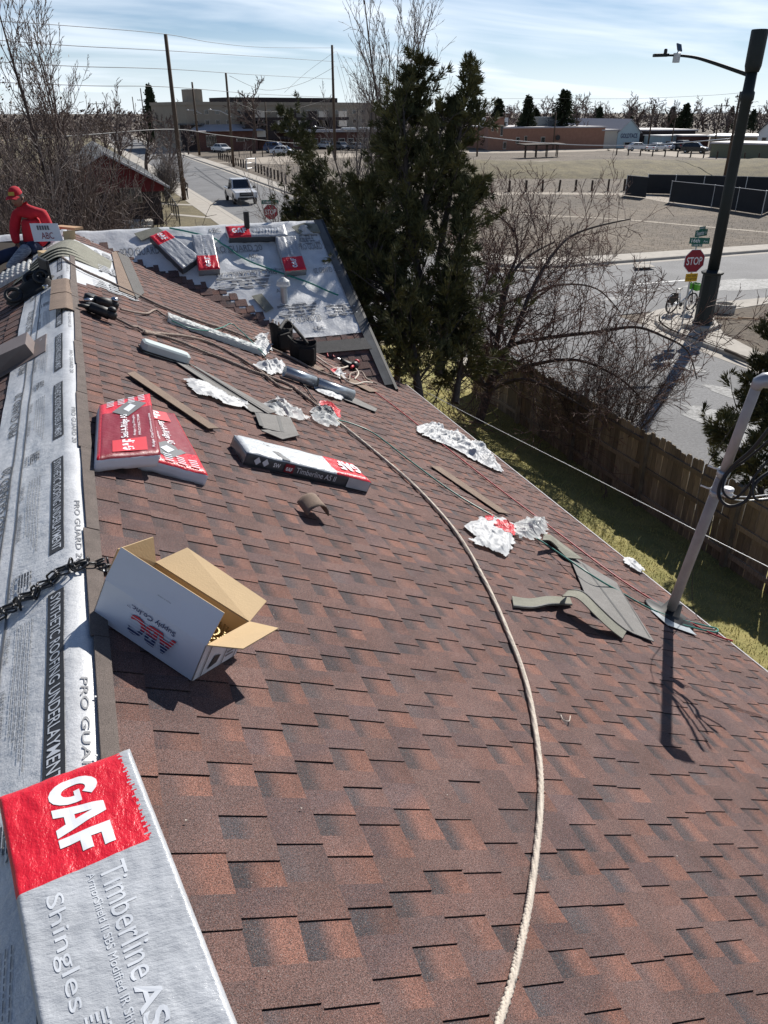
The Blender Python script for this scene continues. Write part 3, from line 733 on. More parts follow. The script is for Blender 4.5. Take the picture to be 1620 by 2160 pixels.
# two red ridge-cap bundles
def ridge_bundle(name, label, P, flip, seed):
    def zone(a, b):
        if flip: a, b = 1 - a, 1 - b
        if b > .74 or a < .05: return 1
        return 4
    r, tp0 = bundle(name, label, P, n_main, .062, zone, [M['wrapred'], M['wrapred'], M['wrapdark'] if False else M['cardwhite'], M['cardwhite'], M['maroon']], 'red ridge cap bundles', nu=24, nv=24, seed=seed)
    tp = (lambda a, b, l=.004: tp0(1 - a, 1 - b, l)) if flip else tp0
    def q(px, m, l): mb = MB(); mb.poly([tp(a, b, l) for a, b in px]); mb.build('print_patch', M[m], r)
    q([(.22, .06), (.78, .05), (.78, .24), (.22, .24)], 'redprint', .004); q([(.22, .75), (.5, .62), (.88, .80), (.56, .92)], 'inkgrey', .0045)
    q([(.42, .76), (.52, .70), (.66, .78), (.56, .84)], 'printpale', .006)
    for s, off_, a0, a1, b0, b1_ in (('GAF', .03, .60, .38, .07, .23), ('Seal-A-Ridge AS', .012, .52, .36, .26, .66), ('Ridge Cap Shingles', 0, .62, .57, .28, .62), ('PROTECTOR', 0, .70, .66, .28, .62), ('Ridge Cap/Couvre-aretes', 0, .92, .86, .08, .60)):
        letter(s, off_, lambda a, b: tp(a0 + (a1 - a0) * b, b0 + (b1_ - b0) * a, .006), M['print'], r)
    mb = MB()
    for k in range(4):
        for i in range(4): mb.poly([tp(.12 + .2 * k, .86 + .03 * i, .006), tp(.25 + .2 * k, .86 + .03 * i, .006), tp(.25 + .2 * k, .872 + .03 * i, .006), tp(.12 + .2 * k, .872 + .03 * i, .006)])
    mb.build('small_print', M['printpale'], r)
    return r
ridge_bundle('ridge_cap_bundle', 'red ridge cap bundle lying flat, half under another red bundle', [R(300, 962, .064), R(441, 1000, .064), R(369, 869, .064), R(262, 850, .064)], True, 2)
ridge_bundle('ridge_cap_bundle', 'red and maroon ridge cap bundle tilted on top of another red bundle', [R(205, 966, .070), R(341, 955, .132), R(317, 826, .132), R(211, 851, .070)], False, 5)
# five on the wing
wz = lambda e: (lambda a, b: 1 if (b if e in 'nf' else a) * (1 if e in 'nl' else -1) < ({'n': .36, 'f': -.70, 'l': .37}[e]) else 0)
WB = [('dark silver shingle bundle with red far end, lying crooked next to the valley', [(385, 566), (422, 540), (349, 484), (315, 497)], 'f', .60, ['wrapfar', 'wrapred', 'wrapdark', 'wrapdark']),
      ('silver shingle bundle with red near end, between the crooked bundle and the vent pipe', [(419, 569), (464, 566), (449, 493), (404, 493)], 'n', .5, ['wrapfar', 'wrapred', 'cargrey', 'wrapgrey']),
      ('silver shingle bundle lying along the wing ridge behind the vent pipe', [(483, 500), (608, 496), (600, 472), (475, 476)], 'l', .5, ['wrapfar', 'wrapred', 'wrapdark', 'wrapgrey']),
      ('silver shingle bundle with red near end, closest to the junipers', [(602, 571), (647, 567), (623, 496), (581, 498)], 'n', .5, ['wrapfar', 'wrapred', 'cargrey', 'wrapgrey'])]
for k, (lab, px, e, gg, ms) in enumerate(WB):
    r, tp = bundle('shingle_bundle', lab, [W(u, v, .13) for u, v in px], n_wing, .095, wz(e), [M[m] for m in ms], 'shingle bundles on the wing roof', wob=.008, nu=24, nv=24 if e != 'l' else 12, seed=k)
    if e == 'n': letter('GAF', .03, lambda a, b: tp(.62 - .24 * b, .05 + .27 * a, .012), M['print'], r)
    elif e == 'l': letter('GAF', .03, lambda a, b: tp(.08 + .24 * a, .3 + .4 * b, .012), M['print'], r); 
    else: letter('GAF', .03, lambda a, b: tp(.35 + .3 * b, .96 - .22 * a, .012), M['print'], r)
    mb = MB()
    for q in range(9):
        if e == 'n': mb.poly([tp(.5, .42 + .05 * q, .012), tp(.6, .42 + .05 * q, .012), tp(.6, .45 + .05 * q, .012), tp(.5, .45 + .05 * q, .012)])
        elif e == 'l': mb.poly([tp(.45 + .05 * q, .4, .012), tp(.48 + .05 * q, .4, .012), tp(.48 + .05 * q, .6, .012), tp(.45 + .05 * q, .6, .012)])
    if mb.f: mb.build('small_print', M['printpale'], r)
# ------------------------------------------------------------------ nail box
oB = R(405, 1437, -.004); oA = R(195, 1296, -.004)
BL, BW, BH = (oA - oB).length, .27, .14
F_ = frame(oB, oA - oB, n_main)
if (F_ @ V((0, 1, 0)) - oB).dot(R(497, 1388) - oB) < 0: ys = -1
else: ys = 1
nb = thing('nail_box', 'open white cardboard nail box with flaps up, beside the ridge', 'box', mat=F_)
def bq(pts, name, m, th=.004):
    mb = MB(); pts = [V((p[0], ys * p[1], p[2])) for p in pts]; nn = (pts[1] - pts[0]).cross(pts[2] - pts[0]).normalized(); mb.prism(pts, nn, th); return mb.build(name, m, nb)
two = [M['cardwhite'], M['card']]
def panel(pts, name):
    """outside white, inside brown; pts counter-clockwise seen from outside"""
    pts = [V((p[0], ys * p[1], p[2])) for p in pts]
    nn = (pts[1] - pts[0]).cross(pts[3] - pts[0]).normalized() * (-1 if ys > 0 else 1)
    mb = MB(); q_ = [p - nn * .004 for p in pts]; mb.poly([pts[0], pts[1], pts[2]]); mb.poly([pts[0], pts[2], pts[3]]); mb.cur = 1; mb.poly([q_[2], q_[1], q_[0]]); mb.poly([q_[3], q_[2], q_[0]])
    k = len(pts)
    for i in range(k): mb.poly([pts[i], pts[i] - nn * .004, pts[(i + 1) % k] - nn * .004, pts[(i + 1) % k]])
    return mb.build(name, two, nb)
panel([(BL, 0, 0), (0, 0, 0), (0, 0, BH), (BL, 0, BH)], 'front_panel'); panel([(0, BW, 0), (BL, BW, 0), (BL, BW, BH), (0, BW, BH)], 'back_panel')
panel([(0, 0, 0), (0, BW, 0), (0, BW, BH), (0, 0, BH)], 'end_panel'); panel([(BL, BW, 0), (BL, 0, 0), (BL, 0, BH), (BL, BW, BH)], 'end_panel')
bq([(.003, .003, .006), (BL - .003, .003, .006), (BL - .003, BW - .003, .006), (.003, BW - .003, .006)], 'base_panel', M['card'])
panel([(BL, 0, BH), (0, 0, BH), (.0, .03, BH + .118), (BL, .025, BH + .122)], 'front_flap')
panel([(0, BW, BH), (BL, BW, BH), (BL - .03, BW + .13, BH + .05), (.02, BW + .13, BH + .035)], 'back_flap')
panel([(0, 0, BH), (0, BW, BH), (-.115, BW - .02, BH + .05), (-.10, .05, BH + .03)], 'end_flap')
panel([(BL, BW, BH), (BL, 0, BH), (BL + .02, .04, BH + .10), (BL + .03, BW - .03, BH + .10)], 'end_flap')
def bt(s, off, x0, x1, z0, z1, m, lift=.0035): letter(s, off, lambda a, b: V((x0 + (x1 - x0) * a, -lift * ys, z0 + (z1 - z0) * b)), M[m], nb)
bt('ABC', .035, .10, .285, .070, .018, 'blue'); bt('ABC', .035, .10, .285, .070, .046, 'redprint', .0042) if False else None
mb = MB()
vs, fs = STR[('ABC', .035)]
mb.v = [(.10 + .185 * a, -.0042 * ys, .094 - .068 * b) for a, b in vs]
for f in fs: mb.F(f)
mb.build('lettering', M['blue'], nb)
mb = MB()                                                  # upper half of the printed logo is red: cut the letters at mid height
for f in fs:
    pts = [(.10 + .185 * vs[i][0], .094 - .068 * vs[i][1]) for i in f]
    out = []
    for i in range(len(pts)):
        a, b = pts[i], pts[(i + 1) % len(pts)]
        if a[1] >= .058: out.append(a)
        if (a[1] >= .058) != (b[1] >= .058):
            t_ = (.058 - a[1]) / (b[1] - a[1]); out.append((a[0] + (b[0] - a[0]) * t_, .058))
    if len(out) > 2: mb.poly([(x, -.0050 * ys, z) for x, z in out])
mb.build('lettering', M['redprint'], nb)
nb_txt = [o for o in KIDS[nb.name] if o.name.startswith('lettering')]
if nb_txt: 
    o = nb_txt[0]; KIDS[nb.name].remove(o); bpy.data.objects.remove(o)
for q in range(6): mb = MB(); mb.poly([(.09, -.006 * ys, .031 + .0105 * q), (.295, -.006 * ys, .031 + .0105 * q), (.295, -.006 * ys, .0335 + .0105 * q), (.09, -.006 * ys, .0335 + .0105 * q)]); mb.build('print_stripe', M['cardwhite'], nb)
bt('Supply Co.Inc.', .01, .115, .30, .125, .103, 'blue'); bt('MADE IN CHINA', 0, .17, .225, .205, .200, 'inkgrey'); bt('TM', 0, .30, .315, .110, .105, 'blue')
for y in (.035, .16, .24): mb = MB(); mb.poly([(-.0035, ys * y, .004), (-.0035, ys * (y + .005), .004), (-.0035, ys * (y + .005), BH - .004), (-.0035, ys * y, BH - .004)]); mb.build('print_line', M['ink'], nb)
for k in range(6): mb = MB(); y = .175; mb.poly([(-.0035, ys * y, .03 + .016 * k), (-.0035, ys * (y + .05), .03 + .016 * k), (-.0035, ys * (y + .05), .036 + .016 * k), (-.0035, ys * y, .036 + .016 * k)]); mb.build('print_line', M['inkgrey'], nb)
mb = MB(); mb.poly([(-.0035, ys * .07, .02), (-.0035, ys * .12, .03), (-.0035, ys * .13, .06), (-.0035, ys * .09, .07)]); mb.build('print_patch', M['ink'], nb)
for k, (x, y) in enumerate(((.09, .10), (.10, .19), (.22, .13), (.33, .14))):   # coils of nails in the box
    mb = MB()
    for i in range(64):
        a = i * .24; r = .025 + .0008 * i; p = V((x + r * math.cos(a), ys * (y + r * math.sin(a)), .012)); mb.tube([p, p + V((.004 * math.cos(a), ys * .004 * math.sin(a), .05 + .02 * (k % 2)))], .0016, 4); mb.lathe([(.0042, 0), (.0042, .0015)], 5, p + V((.004 * math.cos(a), ys * .004 * math.sin(a), .05 + .02 * (k % 2))))
    tag(mb.build('nail_coil', M['nail']), 'brass nail coil in the open nail box, ' + ('next to its folded-out end flap', 'behind the coil by the flap', 'in the middle of it', 'in its shaded far end')[k], 'nails').matrix_world = F_
# ------------------------------------------------------------------ chain over the ridge
ch = thing('chain', 'black steel chain with strap running over the ridge to the nail box', 'chain', und(-.3, 2.5))
def onroof(u, v, off):
    p = L(u, v, off + .014)
    return p if p.x < XR else R(u, v, off)
for sgn in (0, 1):
    pts = spline([onroof(u, v + 10 * sgn, .016) for u, v in ((-40, 1312), (20, 1278), (60, 1252), (95, 1228), (125, 1202), (160, 1186), (200, 1184), (238, 1190))], 12)
    acc = 0; k = 0
    for a, b in zip(pts, pts[1:]):
        acc += (b - a).length
        if acc > .034:
            acc = 0; k += 1
            nn = V((0, 0, 1)) if k % 2 else (b - a).cross(V((0, 0, 1)))
            F2 = frame(a - ch.location, b - a, nn + V((rnd.uniform(-.3, .3), rnd.uniform(-.3, .3), 0)))
            mb = MB(); ring = [(math.cos(t) * .011 + (.012 if math.cos(t) > 0 else -.012), math.sin(t) * .013, 0) for t in [6.28319 * i / 12 for i in range(12)]]
            mb.tube([V(p) for p in ring + ring[:2]], .0042, 5, False); mb.build('link', M['steel'], ch, True, M=F2)
mb = MB(); q = spline([onroof(u, v, .004) for u, v in ((-40, 1318), (30, 1275), (90, 1240), (130, 1204), (170, 1198), (232, 1204))], 8)
for a, b in zip(q, q[1:]): mb.poly([a - ch.location, b - ch.location, b - ch.location + V((.006, .03, .004)), a - ch.location + V((.006, .03, .004))])
mb.build('strap', M['blackcloth'], ch)
mb = MB(); q = [onroof(u, v, .006) for u, v in ((168, 1194), (200, 1199), (232, 1203))]
for a, b in zip(q, q[1:]): mb.poly([a - ch.location, b - ch.location, b - ch.location + V((.0, -.02, .002)), a - ch.location + V((.0, -.02, .002))][::-1])
mb.build('strap', M['printpale'], ch)
# ------------------------------------------------------------------ ropes, hoses
def rope(name, label, pts, r, m, strands=3, pitch=.055, per=10, cat='rope', group=None):
    pts = spline(pts, per); o0 = pts[0].copy(); mb = MB()
    if strands == 1: mb.tube([p - o0 for p in pts], r, 7)
    else:
        fine = []; 
        for a, b in zip(pts, pts[1:]):
            n_ = max(1, int((b - a).length / .012))
            for k in range(n_): fine.append(a + (b - a) * k / n_)
        for s in range(strands):
            acc = 0; out = []
            for i in range(len(fine) - 1):
                t = (fine[i + 1] - fine[i]); acc += t.length; t.normalize(); u = t.cross(V((0, 0, 1))).normalized(); w = u.cross(t)
                a = 6.28319 * (acc / pitch + s / strands); out.append(fine[i] + (u * math.cos(a) + w * math.sin(a)) * r * .52 - o0)
            mb.tube(out, r * .56, 5)
    o = mb.build(name, m, None, True); o.location = o0
    return tag(o, label, cat, group)
rp = [(1015, 2290), (1050, 2165), (1085, 2050), (1120, 1880), (1140, 1700), (1135, 1580), (1110, 1440), (1070, 1330), (1020, 1220), (960, 1120), (880, 1030), (800, 960), (720, 895), (690, 872)]
rope('safety_rope', 'thick cream rope curving down the slope from the torn red wrapper', [R(u, v, .009) for u, v in rp], .0125, M['rope'], 4, .05)
rope('safety_rope', 'dirty brown rope running from the hose fitting to the torn red wrapper', [R(u, v, .011 + .006 * math.sin(u * .09)) for u, v in ((690, 872), (655, 845), (610, 812), (560, 792), (525, 780), (470, 757), (420, 738), (372, 718), (330, 706), (300, 700))], .017, M['ropebrown'])
rope('safety_rope', 'second brown rope beside the rope that runs from the fitting to the wrapper', [R(u, v, .012 + .006 * math.sin(u * .07)) for u, v in ((615, 822), (585, 812), (545, 780), (500, 752), (440, 722), (390, 709), (330, 703), (300, 698))], .016, M['ropebrown'])
rope('safety_rope', 'dark brown rope crossing the whole slope from the olive shingle pile', [onroof(u, v, .012) + V((0, 0, z)) for u, v, z in ((132, 547, .02), (150, 556, 0), (180, 572, 0), (230, 594, 0), (290, 622, 0), (350, 650, 0), (420, 677, 0), (480, 696, 0), (520, 712, 0), (560, 730, 0), (610, 752, 0), (660, 778, 0), (720, 800, 0))], .016, M['ropebrown'])
rope('air_hose', 'red air hose running the length of the slope near the eave', [R(u, v, .008) for u, v in ((1545, 1352), (1500, 1336), (1420, 1292), (1300, 1216), (1160, 1111), (1040, 1021), (900, 911), (830, 856), (770, 812), (735, 790))], .0065, M['red'], 1, cat='hose')
rope('air_hose', 'teal air hose running beside the red one to the mast', [R(u, v, .010 + (.06 if 1190 < u < 1300 else 0)) for u, v in ((1440, 1318), (1505, 1333), (1512, 1326), (1480, 1318), (1390, 1292), (1300, 1244), (1240, 1208), (1130, 1134), (1060, 1099), (960, 1041), (860, 968), (790, 915), (740, 893), (712, 886))], .0065, M['green'], 1, cat='hose')
wl_ = [(340, 118), (420, 134), (500, 152), (560, 166), (620, 185), (660, 215), (700, 238), (760, 284), (850, 330), (1000, 385), (1100, 420), (1200, 455), (1300, 500), (1370, 528)]
rope('air_hose', 'teal air hose lying across the underlayment between the wing bundles', [W(240 + x / 2.893, 440 + y / 2.893, .045) for x, y in wl_], .012, M['green'], 1, cat='hose')
rope('air_hose', 'thin red hose looped over the shingles at the foot of the wing', [R(u, v, .02 + z) for u, v, z in ((692, 752, 0), (688, 735, .05), (690, 722, .12), (700, 742, .05), (706, 752, .02), (722, 735, .1), (738, 724, .16), (742, 738, .1), (735, 752, .03), (712, 758, 0))], .008, M['red'], 1, cat='hose')
rope('air_hose', 'pale hose from the compressor gun to the wrapped strips', [R(u, v, .014) for u, v in ((254, 652), (285, 659), (310, 661), (322, 655), (330, 654), (345, 664), (358, 672))], .011, M['ropebrown'], 1, cat='hose')
rope('air_hose', 'pale hose from the second nail gun to the rope fitting', [R(u, v, .014) for u, v in ((246, 672), (262, 680), (278, 688), (290, 690), (300, 696), (318, 700))], .012, M['ropebrown'], 1, cat='hose')
rope('cord', 'thin green cord laid over the wrapped strips', [R(u, v, .06) for u, v in ((362, 676), (400, 692), (440, 697), (470, 690), (488, 683), (510, 700), (540, 730), (560, 750))], .006, M['green'], 1, cat='cord')
rope('cord', 'dark cord running from the wrapper pile to the torn red wrapper', [R(u, v, .01) for u, v in ((548, 740), (575, 775), (605, 790), (640, 812), (660, 838), (668, 846))], .007, M['black'], 1, cat='cord')
# ------------------------------------------------------------------ loose sheets and wrappers
def plane_poly(px, surf, off): return [surf(u, v, off) for u, v in px]
def nrm(surf): return n_main if surf is R else (n_wing if surf is W else n_left)
def sheet(name, label, px, m, cat='shingle', surf=R, off=.012, t=.006, group=None, bands=(), bend=0.0):
    pts = plane_poly(px, surf, off); nn = nrm(surf)
    if (pts[1] - pts[0]).cross(pts[2] - pts[0]).dot(nn) < 0: pts = pts[::-1]
    c = sum(pts, V()) / len(pts)
    mb = MB(); q = [p - c for p in pts]
    if bend: q = [p + nn * (bend * (i % 2)) for i, p in enumerate(q)]
    mb.prism(q, nn, t); o = mb.build(name, m); o.location = c
    for (a, b, w) in bands:
        A, B = surf(*a, off + .0015) - c, surf(*b, off + .0015) - c; s_ = (B - A).normalized().cross(nn) * w
        bb = MB(); bb.prism([A, B, B + s_, A + s_][::-1], nn, .001); bb.build('sealant_strip', M['tar'], o)
    return tag(o, label, cat, group)
def crumple(name, label, px, m, amp=.04, surf=R, res=.009, seed=0, parts=(), cat='wrapper', off=.006):
    nn = nrm(surf); pts = plane_poly(px, surf, off); c = sum(pts, V()) / len(pts)
    u = (pts[1] - pts[0]).normalized(); u = (u - nn * u.dot(nn)).normalized(); w = nn.cross(u)
    P2 = [((p - c).dot(u), (p - c).dot(w)) for p in pts]
    x0, x1 = min(p[0] for p in P2), max(p[0] for p in P2); y0, y1 = min(p[1] for p in P2), max(p[1] for p in P2)
    nu, nv = max(6, int((x1 - x0) / res)), max(6, int((y1 - y0) / res))
    def ed(x, y):
        m_ = 9
        for (ax_, ay_), (bx_, by_) in zip(P2, P2[1:] + P2[:1]):
            dx_, dy_ = bx_ - ax_, by_ - ay_; t_ = max(0, min(1, ((x - ax_) * dx_ + (y - ay_) * dy_) / (dx_ * dx_ + dy_ * dy_ + 1e-9)))
            m_ = min(m_, math.hypot(x - ax_ - t_ * dx_, y - ay_ - t_ * dy_))
        return m_
    ca, sa = math.cos(seed * 1.3), math.sin(seed * 1.3)
    def f(a, b):
        x, y = x0 + (x1 - x0) * a, y0 + (y1 - y0) * b
        p_, q_ = x * ca + y * sa, y * ca - x * sa
        k = min(1, ed(x, y) / (amp * .9 + .012))
        w1 = noise.noise(V((p_ * 7, q_ * 3.5, seed))); w2 = noise.noise(V((p_ * 19 + 2 * w1, q_ * 9, seed + 4))); w3 = noise.noise(V((p_ * 16, q_ * 42, seed + 6)))
        h_ = .45 * (1 - abs(w1)) ** 3 + .32 * (1 - abs(w2)) ** 4 + .12 * abs(w3) + .22 * (noise.noise(V((x * 4, y * 4, seed))) + .3)
        return u * (x + w2 * .012) + w * (y + w1 * .012) + nn * (.003 + amp * max(0, h_) * (.10 + .90 * k))
    mb = MB()
    def keep(a, b):
        x, y = x0 + (x1 - x0) * a, y0 + (y1 - y0) * b
        jx = noise.noise(V((x * 9, y * 9, seed + 5))) * .06 + noise.noise(V((x * 34, y * 34, seed + 2))) * .014; jy = noise.noise(V((x * 9, y * 9, seed + 9))) * .06 + noise.noise(V((x * 34, y * 34, seed + 3))) * .014
        return inside(x + jx, y + jy, P2)
    mb.grid(f, nu, nv, keep)
    o = mb.build(name, m, None, True); o.location = c
    for (pp, mm) in parts:
        q = [((surf(*p_, off) - c).dot(u), (surf(*p_, off) - c).dot(w)) for p_ in pp]; pm = MB()
        pm.grid(lambda a, b: f(a, b) + nn * .003, nu, nv, lambda a, b: inside(x0 + (x1 - x0) * a, y0 + (y1 - y0) * b, q)); pm.build('printed_patch', mm, o)
    return tag(o, label, cat)
sheet('shingle_strip', 'long tan shingle strip lying beyond the red bundles', [(268, 787), (284, 783), (462, 903), (440, 903)], M['tan'], off=.02)
sheet('shingle_strip', 'tan shingle strip lying between the teal hose and the red hose', [(908, 982), (928, 984), (1076, 1084), (1052, 1080)], M['tan'], off=.01)
sheet('shingle_strip', 'wide grey shingle strip under the long white wrapper', [(370, 762), (392, 766), (570, 872), (530, 868)], M['feltlite'], off=.012, bands=(((388, 766), (556, 868), .012),))
sheet('shingle_strip', 'narrow grey shingle strip lying over the wide grey one', [(398, 766), (412, 772), (585, 868), (566, 872)], M['feltlite'], off=.024, bands=(((402, 768), (570, 870), .010),))
sheet('shingle_scrap', 'grey shingle scrap with black bands below the wide grey strip', [(543, 870), (612, 880), (632, 920), (555, 902)], M['feltlite'], off=.02, bands=(((546, 872), (557, 900), .035), ((590, 878), (600, 912), .03)))
sheet('shingle_scrap', 'small grey shingle scrap under the banded scrap', [(548, 912), (570, 906), (632, 922), (596, 926)], M['feltlite'], off=.012, bend=.02)
crumple('wrapper', 'long white crumpled wrapper on the wide grey strip', [(386, 800), (400, 798), (440, 812), (480, 835), (525, 858), (520, 864), (470, 852), (415, 832), (396, 815)], M['plastic'], .05, seed=1)
crumple('wrapper', 'grey printed crumpled wrapper between the strips and the torn red wrapper', [(553, 850), (580, 843), (605, 852), (625, 870), (655, 885), (640, 888), (590, 878), (560, 866)], M['plasticclear'], .08, seed=2, parts=(([(556, 850), (580, 845), (596, 856), (575, 862)], M['ink']),))
crumple('wrapper', 'torn red and clear wrapper at the knot of rope and teal hose', [(652, 868), (672, 852), (716, 866), (712, 886), (718, 902), (690, 902), (664, 892)], M['plasticclear'], .09, seed=3, parts=(([(672, 850), (718, 864), (716, 884), (700, 876), (676, 866)], M['redprint']), ([(655, 868), (676, 862), (700, 876), (698, 886), (668, 876)], M['inkgrey'])))
crumple('wrapper', 'large white wrapper with a red printed edge beside the teal hose', [(978, 1110), (1000, 1096), (1045, 1094), (1086, 1108), (1082, 1130), (1078, 1160), (1064, 1175), (1030, 1160), (985, 1140), (996, 1128)], M['plastic'], .055, seed=4, parts=(([(1045, 1104), (1086, 1112), (1084, 1132), (1062, 1128), (1040, 1112)], M['redprint']), ([(1022, 1092), (1040, 1092), (1038, 1102), (1026, 1102)], M['redprint'])))
crumple('wrapper', 'clear wrapper bunched between the teal hose and the red hose', [(1075, 1110), (1100, 1098), (1130, 1094), (1155, 1104), (1152, 1130), (1120, 1140), (1088, 1136)], M['plasticclear'], .13, seed=5)
crumple('wrapper', 'long white wrapper bunched along the eave', [(876, 902), (890, 895), (925, 905), (955, 915), (990, 932), (1030, 952), (1062, 998), (1040, 992), (1000, 972), (960, 948), (920, 932), (890, 920)], M['plastic'], .12, seed=6, res=.012)
crumple('wrapper', 'small white wrapper ball at the eave close to the mast', [(1310, 1178), (1325, 1174), (1342, 1186), (1362, 1210), (1345, 1206), (1318, 1192)], M['plastic'], .06, seed=7)
crumple('wrapper', 'white wrapper standing up next to the tool pouch', [(536, 712), (552, 704), (566, 722), (574, 742), (556, 752), (540, 738)], M['plastic'], .22, seed=8)
crumple('wrapper', 'white wrapper at the end of the grey tubes', [(534, 768), (560, 760), (600, 768), (606, 786), (570, 792), (545, 782)], M['plastic'], .10, seed=9)
crumple('wrapper', 'white sheet tucked under the grey tubes', [(660, 808), (676, 818), (720, 832), (734, 838), (722, 846), (690, 836), (664, 824)], M['plastic'], .05, seed=10)
crumple('wrapper', 'crumpled white wrapper on the wing ridge by the junipers', [(622, 486), (634, 474), (650, 474), (660, 492), (640, 496)], M['plastic'], .10, surf=W, seed=12, res=.015, off=.03)
crumple('wrapper', 'small red and white wrapper among the tangled hoses', [(695, 780), (706, 776), (722, 786), (730, 800), (716, 800), (700, 790)], M['plastic'], .09, seed=13, parts=(([(696, 780), (706, 778), (710, 786), (700, 788)], M['redprint']),))
sheet('shingle_scrap', 'grey shingle scrap with its far end under the grey tube', [(726, 842), (746, 838), (796, 862), (792, 868), (776, 862)], M['feltlite'], off=.014)
sheet('shingle_scrap', 'grey shingle scrap between the tangled hoses and the red hose', [(728, 800), (745, 798), (800, 826), (780, 826)], M['tan'], off=.014)
sheet('shingle_scrap', 'tan shingle scrap beside the tool pouch', [(648, 766), (664, 768), (688, 780), (668, 780)], M['tan'], off=.012)
sheet('shingle_scrap', 'olive rectangle of shingle lying over the stepped shingle edge', [(531, 624), (552, 619), (577, 650), (560, 658)], M['felt_green'], off=.03, surf=W, cat='shingle')
# curled and flat off-cuts beside the mast
sheet('shingle_offcut', 'wide grey flat off-cut with black sealant lines beside the mast', [(1200, 1170), (1222, 1182), (1300, 1228), (1380, 1353), (1335, 1335), (1250, 1290)], M['feltlite'], off=.014, bands=(((1232, 1190), (1338, 1332), .02), ((1305, 1235), (1372, 1345), .008)))
sheet('shingle_offcut', 'grey off-cut strip lying uphill of the curled olive off-cut', [(1142, 1132), (1162, 1128), (1226, 1186), (1196, 1176)], M['felt_green'], off=.02, bend=.03)
def ribbon(name, label, P, wdir, width, m, t=.006, bands=()):
    c = P[0].copy(); mb = MB(); pts = spline(P, 6); k = len(pts) - 1
    if not hasattr(width, '__len__'): width = [width] * 2
    wd = V(wdir).normalized()
    f = lambda a, b: pts[min(k, int(round(a * k)))] - c + wd * ((b - .5) * (width[0] + (width[-1] - width[0]) * a))
    mb.grid(f, k, 4); o = mb.build(name, m); o.location = c
    s = o.modifiers.new('thick', 'SOLIDIFY'); s.thickness = t
    for b0, b1_ in bands: q = MB(); q.grid(lambda a, b: f(a, b0 + (b1_ - b0) * b) + n_main * .004, k, 1); q.build('sealant_strip', M['tar'], o)
    return tag(o, label, 'shingle')
up = n_main
ribbon('shingle_offcut', 'curled olive shingle off-cut lying on the flat ones beside the mast', [R(1192, 1252, .05), R(1196, 1250, .11), R(1225, 1255, .13), R(1262, 1290, .10), R(1292, 1318, .05), R(1318, 1338, .012)], R(1240, 1232) - R(1200, 1275), .20, M['felt_green'], bands=((.88, .97),))
ribbon('shingle_offcut', 'flat olive shingle off-cut pointing uphill from the curled one', [R(1082, 1268, .012), R(1120, 1272, .014), R(1160, 1266, .03), R(1205, 1268, .012)], R(1100, 1252) - R(1108, 1292), (.16, .13), M['felt_green'], bands=((.02, .12),))
ribbon('shingle_offcut', 'black-backed shingle off-cut curling up under the clear wrapper', [R(1146, 1134, .10), R(1162, 1136, .09), R(1180, 1152, .03), R(1205, 1172, .015)], R(1150, 1128) - R(1146, 1150), .14, M['felt_green'])
ribbon('bent_shingle', 'short piece of tan shingle bent into an arch below the silver bundle', [R(652, 1098, .004), R(636, 1080, .06), R(632, 1060, .105), R(652, 1050, .118), R(690, 1058, .05), R(700, 1060, .006)], R(660, 1040) - R(640, 1080), .15, M['tan'], t=.008) if False else None
# bent shingle piece: an arch open at its near side
bs = MB(); cB = R(655, 1085); Fb = frame(cB, R(690, 1075) - R(632, 1062), n_main)
def bsf(a, b):
    t = -1.35 + 2.5 * a
    return V((.075 * math.sin(t) * 1.05 + .01, -.075 + .16 * b + .015 * a, .085 * max(-.02, math.cos(t)) * 1.15))
bs.grid(bsf, 14, 6); o = bs.build('bent_shingle', M['tan'], None, True); o.matrix_world = Fb; o.modifiers.new('thick', 'SOLIDIFY').thickness = .007
tag(o, 'short piece of tan shingle bent into an arch below the silver bundle', 'shingle')
# grey vent tile of moulded plastic
Fv = frame(R(346, 752), R(375, 760) - R(318, 742), n_main); mb = MB()
vx = [(-.20, -.055), (-.17, -.075), (.17, -.075), (.20, -.05), (.20, .05), (.16, .075), (-.17, .075), (-.20, .055)]
A = [mb.V((x, y, 0)) for x, y in vx]; B = [mb.V((x, y, .07)) for x, y in vx]; C = [mb.V((x * .93, y * .82, .085)) for x, y in vx]
for i in range(8): j = (i + 1) % 8; mb.F((A[i], A[j], B[j], B[i])); mb.F((B[i], B[j], C[j], C[i]))
mb.F(C)
o = mb.build('plastic_case', mat('pale_grey_plastic', (.50, .56, .55), rough=.4, var=.05)); o.matrix_world = Fv; tag(o, 'pale grey moulded plastic case at the head of the grey strips', 'case')
q = MB(); q.box((0, 0, .012), (.415, .165, .012)); q.build('lid_seam', M['black'], o)
# strips wrapped in clear film
Fs = frame(R(452, 712), R(545, 745) - R(358, 678), n_main); ln = (R(545, 745) - R(358, 678)).length
ws = thing('strip_pack', 'long pack of pale green strips in clear film on the upper slope', 'pack', mat=Fs)
for k in range(3): mb = MB(); mb.box((.0 + .02 * k, .01 * k - .01, .012 + .022 * k), (ln, .15 - .02 * k, .02)); mb.build('strip', mat('strip_pale_green', (.36, .43, .40), rough=.35, var=.12, bump=.3, bscale=20), ws)
mb = MB(); mb.grid(lambda a, b: V((-ln / 2 - .03 + (ln + .06) * a, -.09 + .18 * b, .078 * math.sin(math.pi * min(1, max(0, b))) ** .35 + .012 * noise.noise(V((a * 26, b * 9, 0))))), 60, 10); mb.build('film', M['plasticclear'], ws)
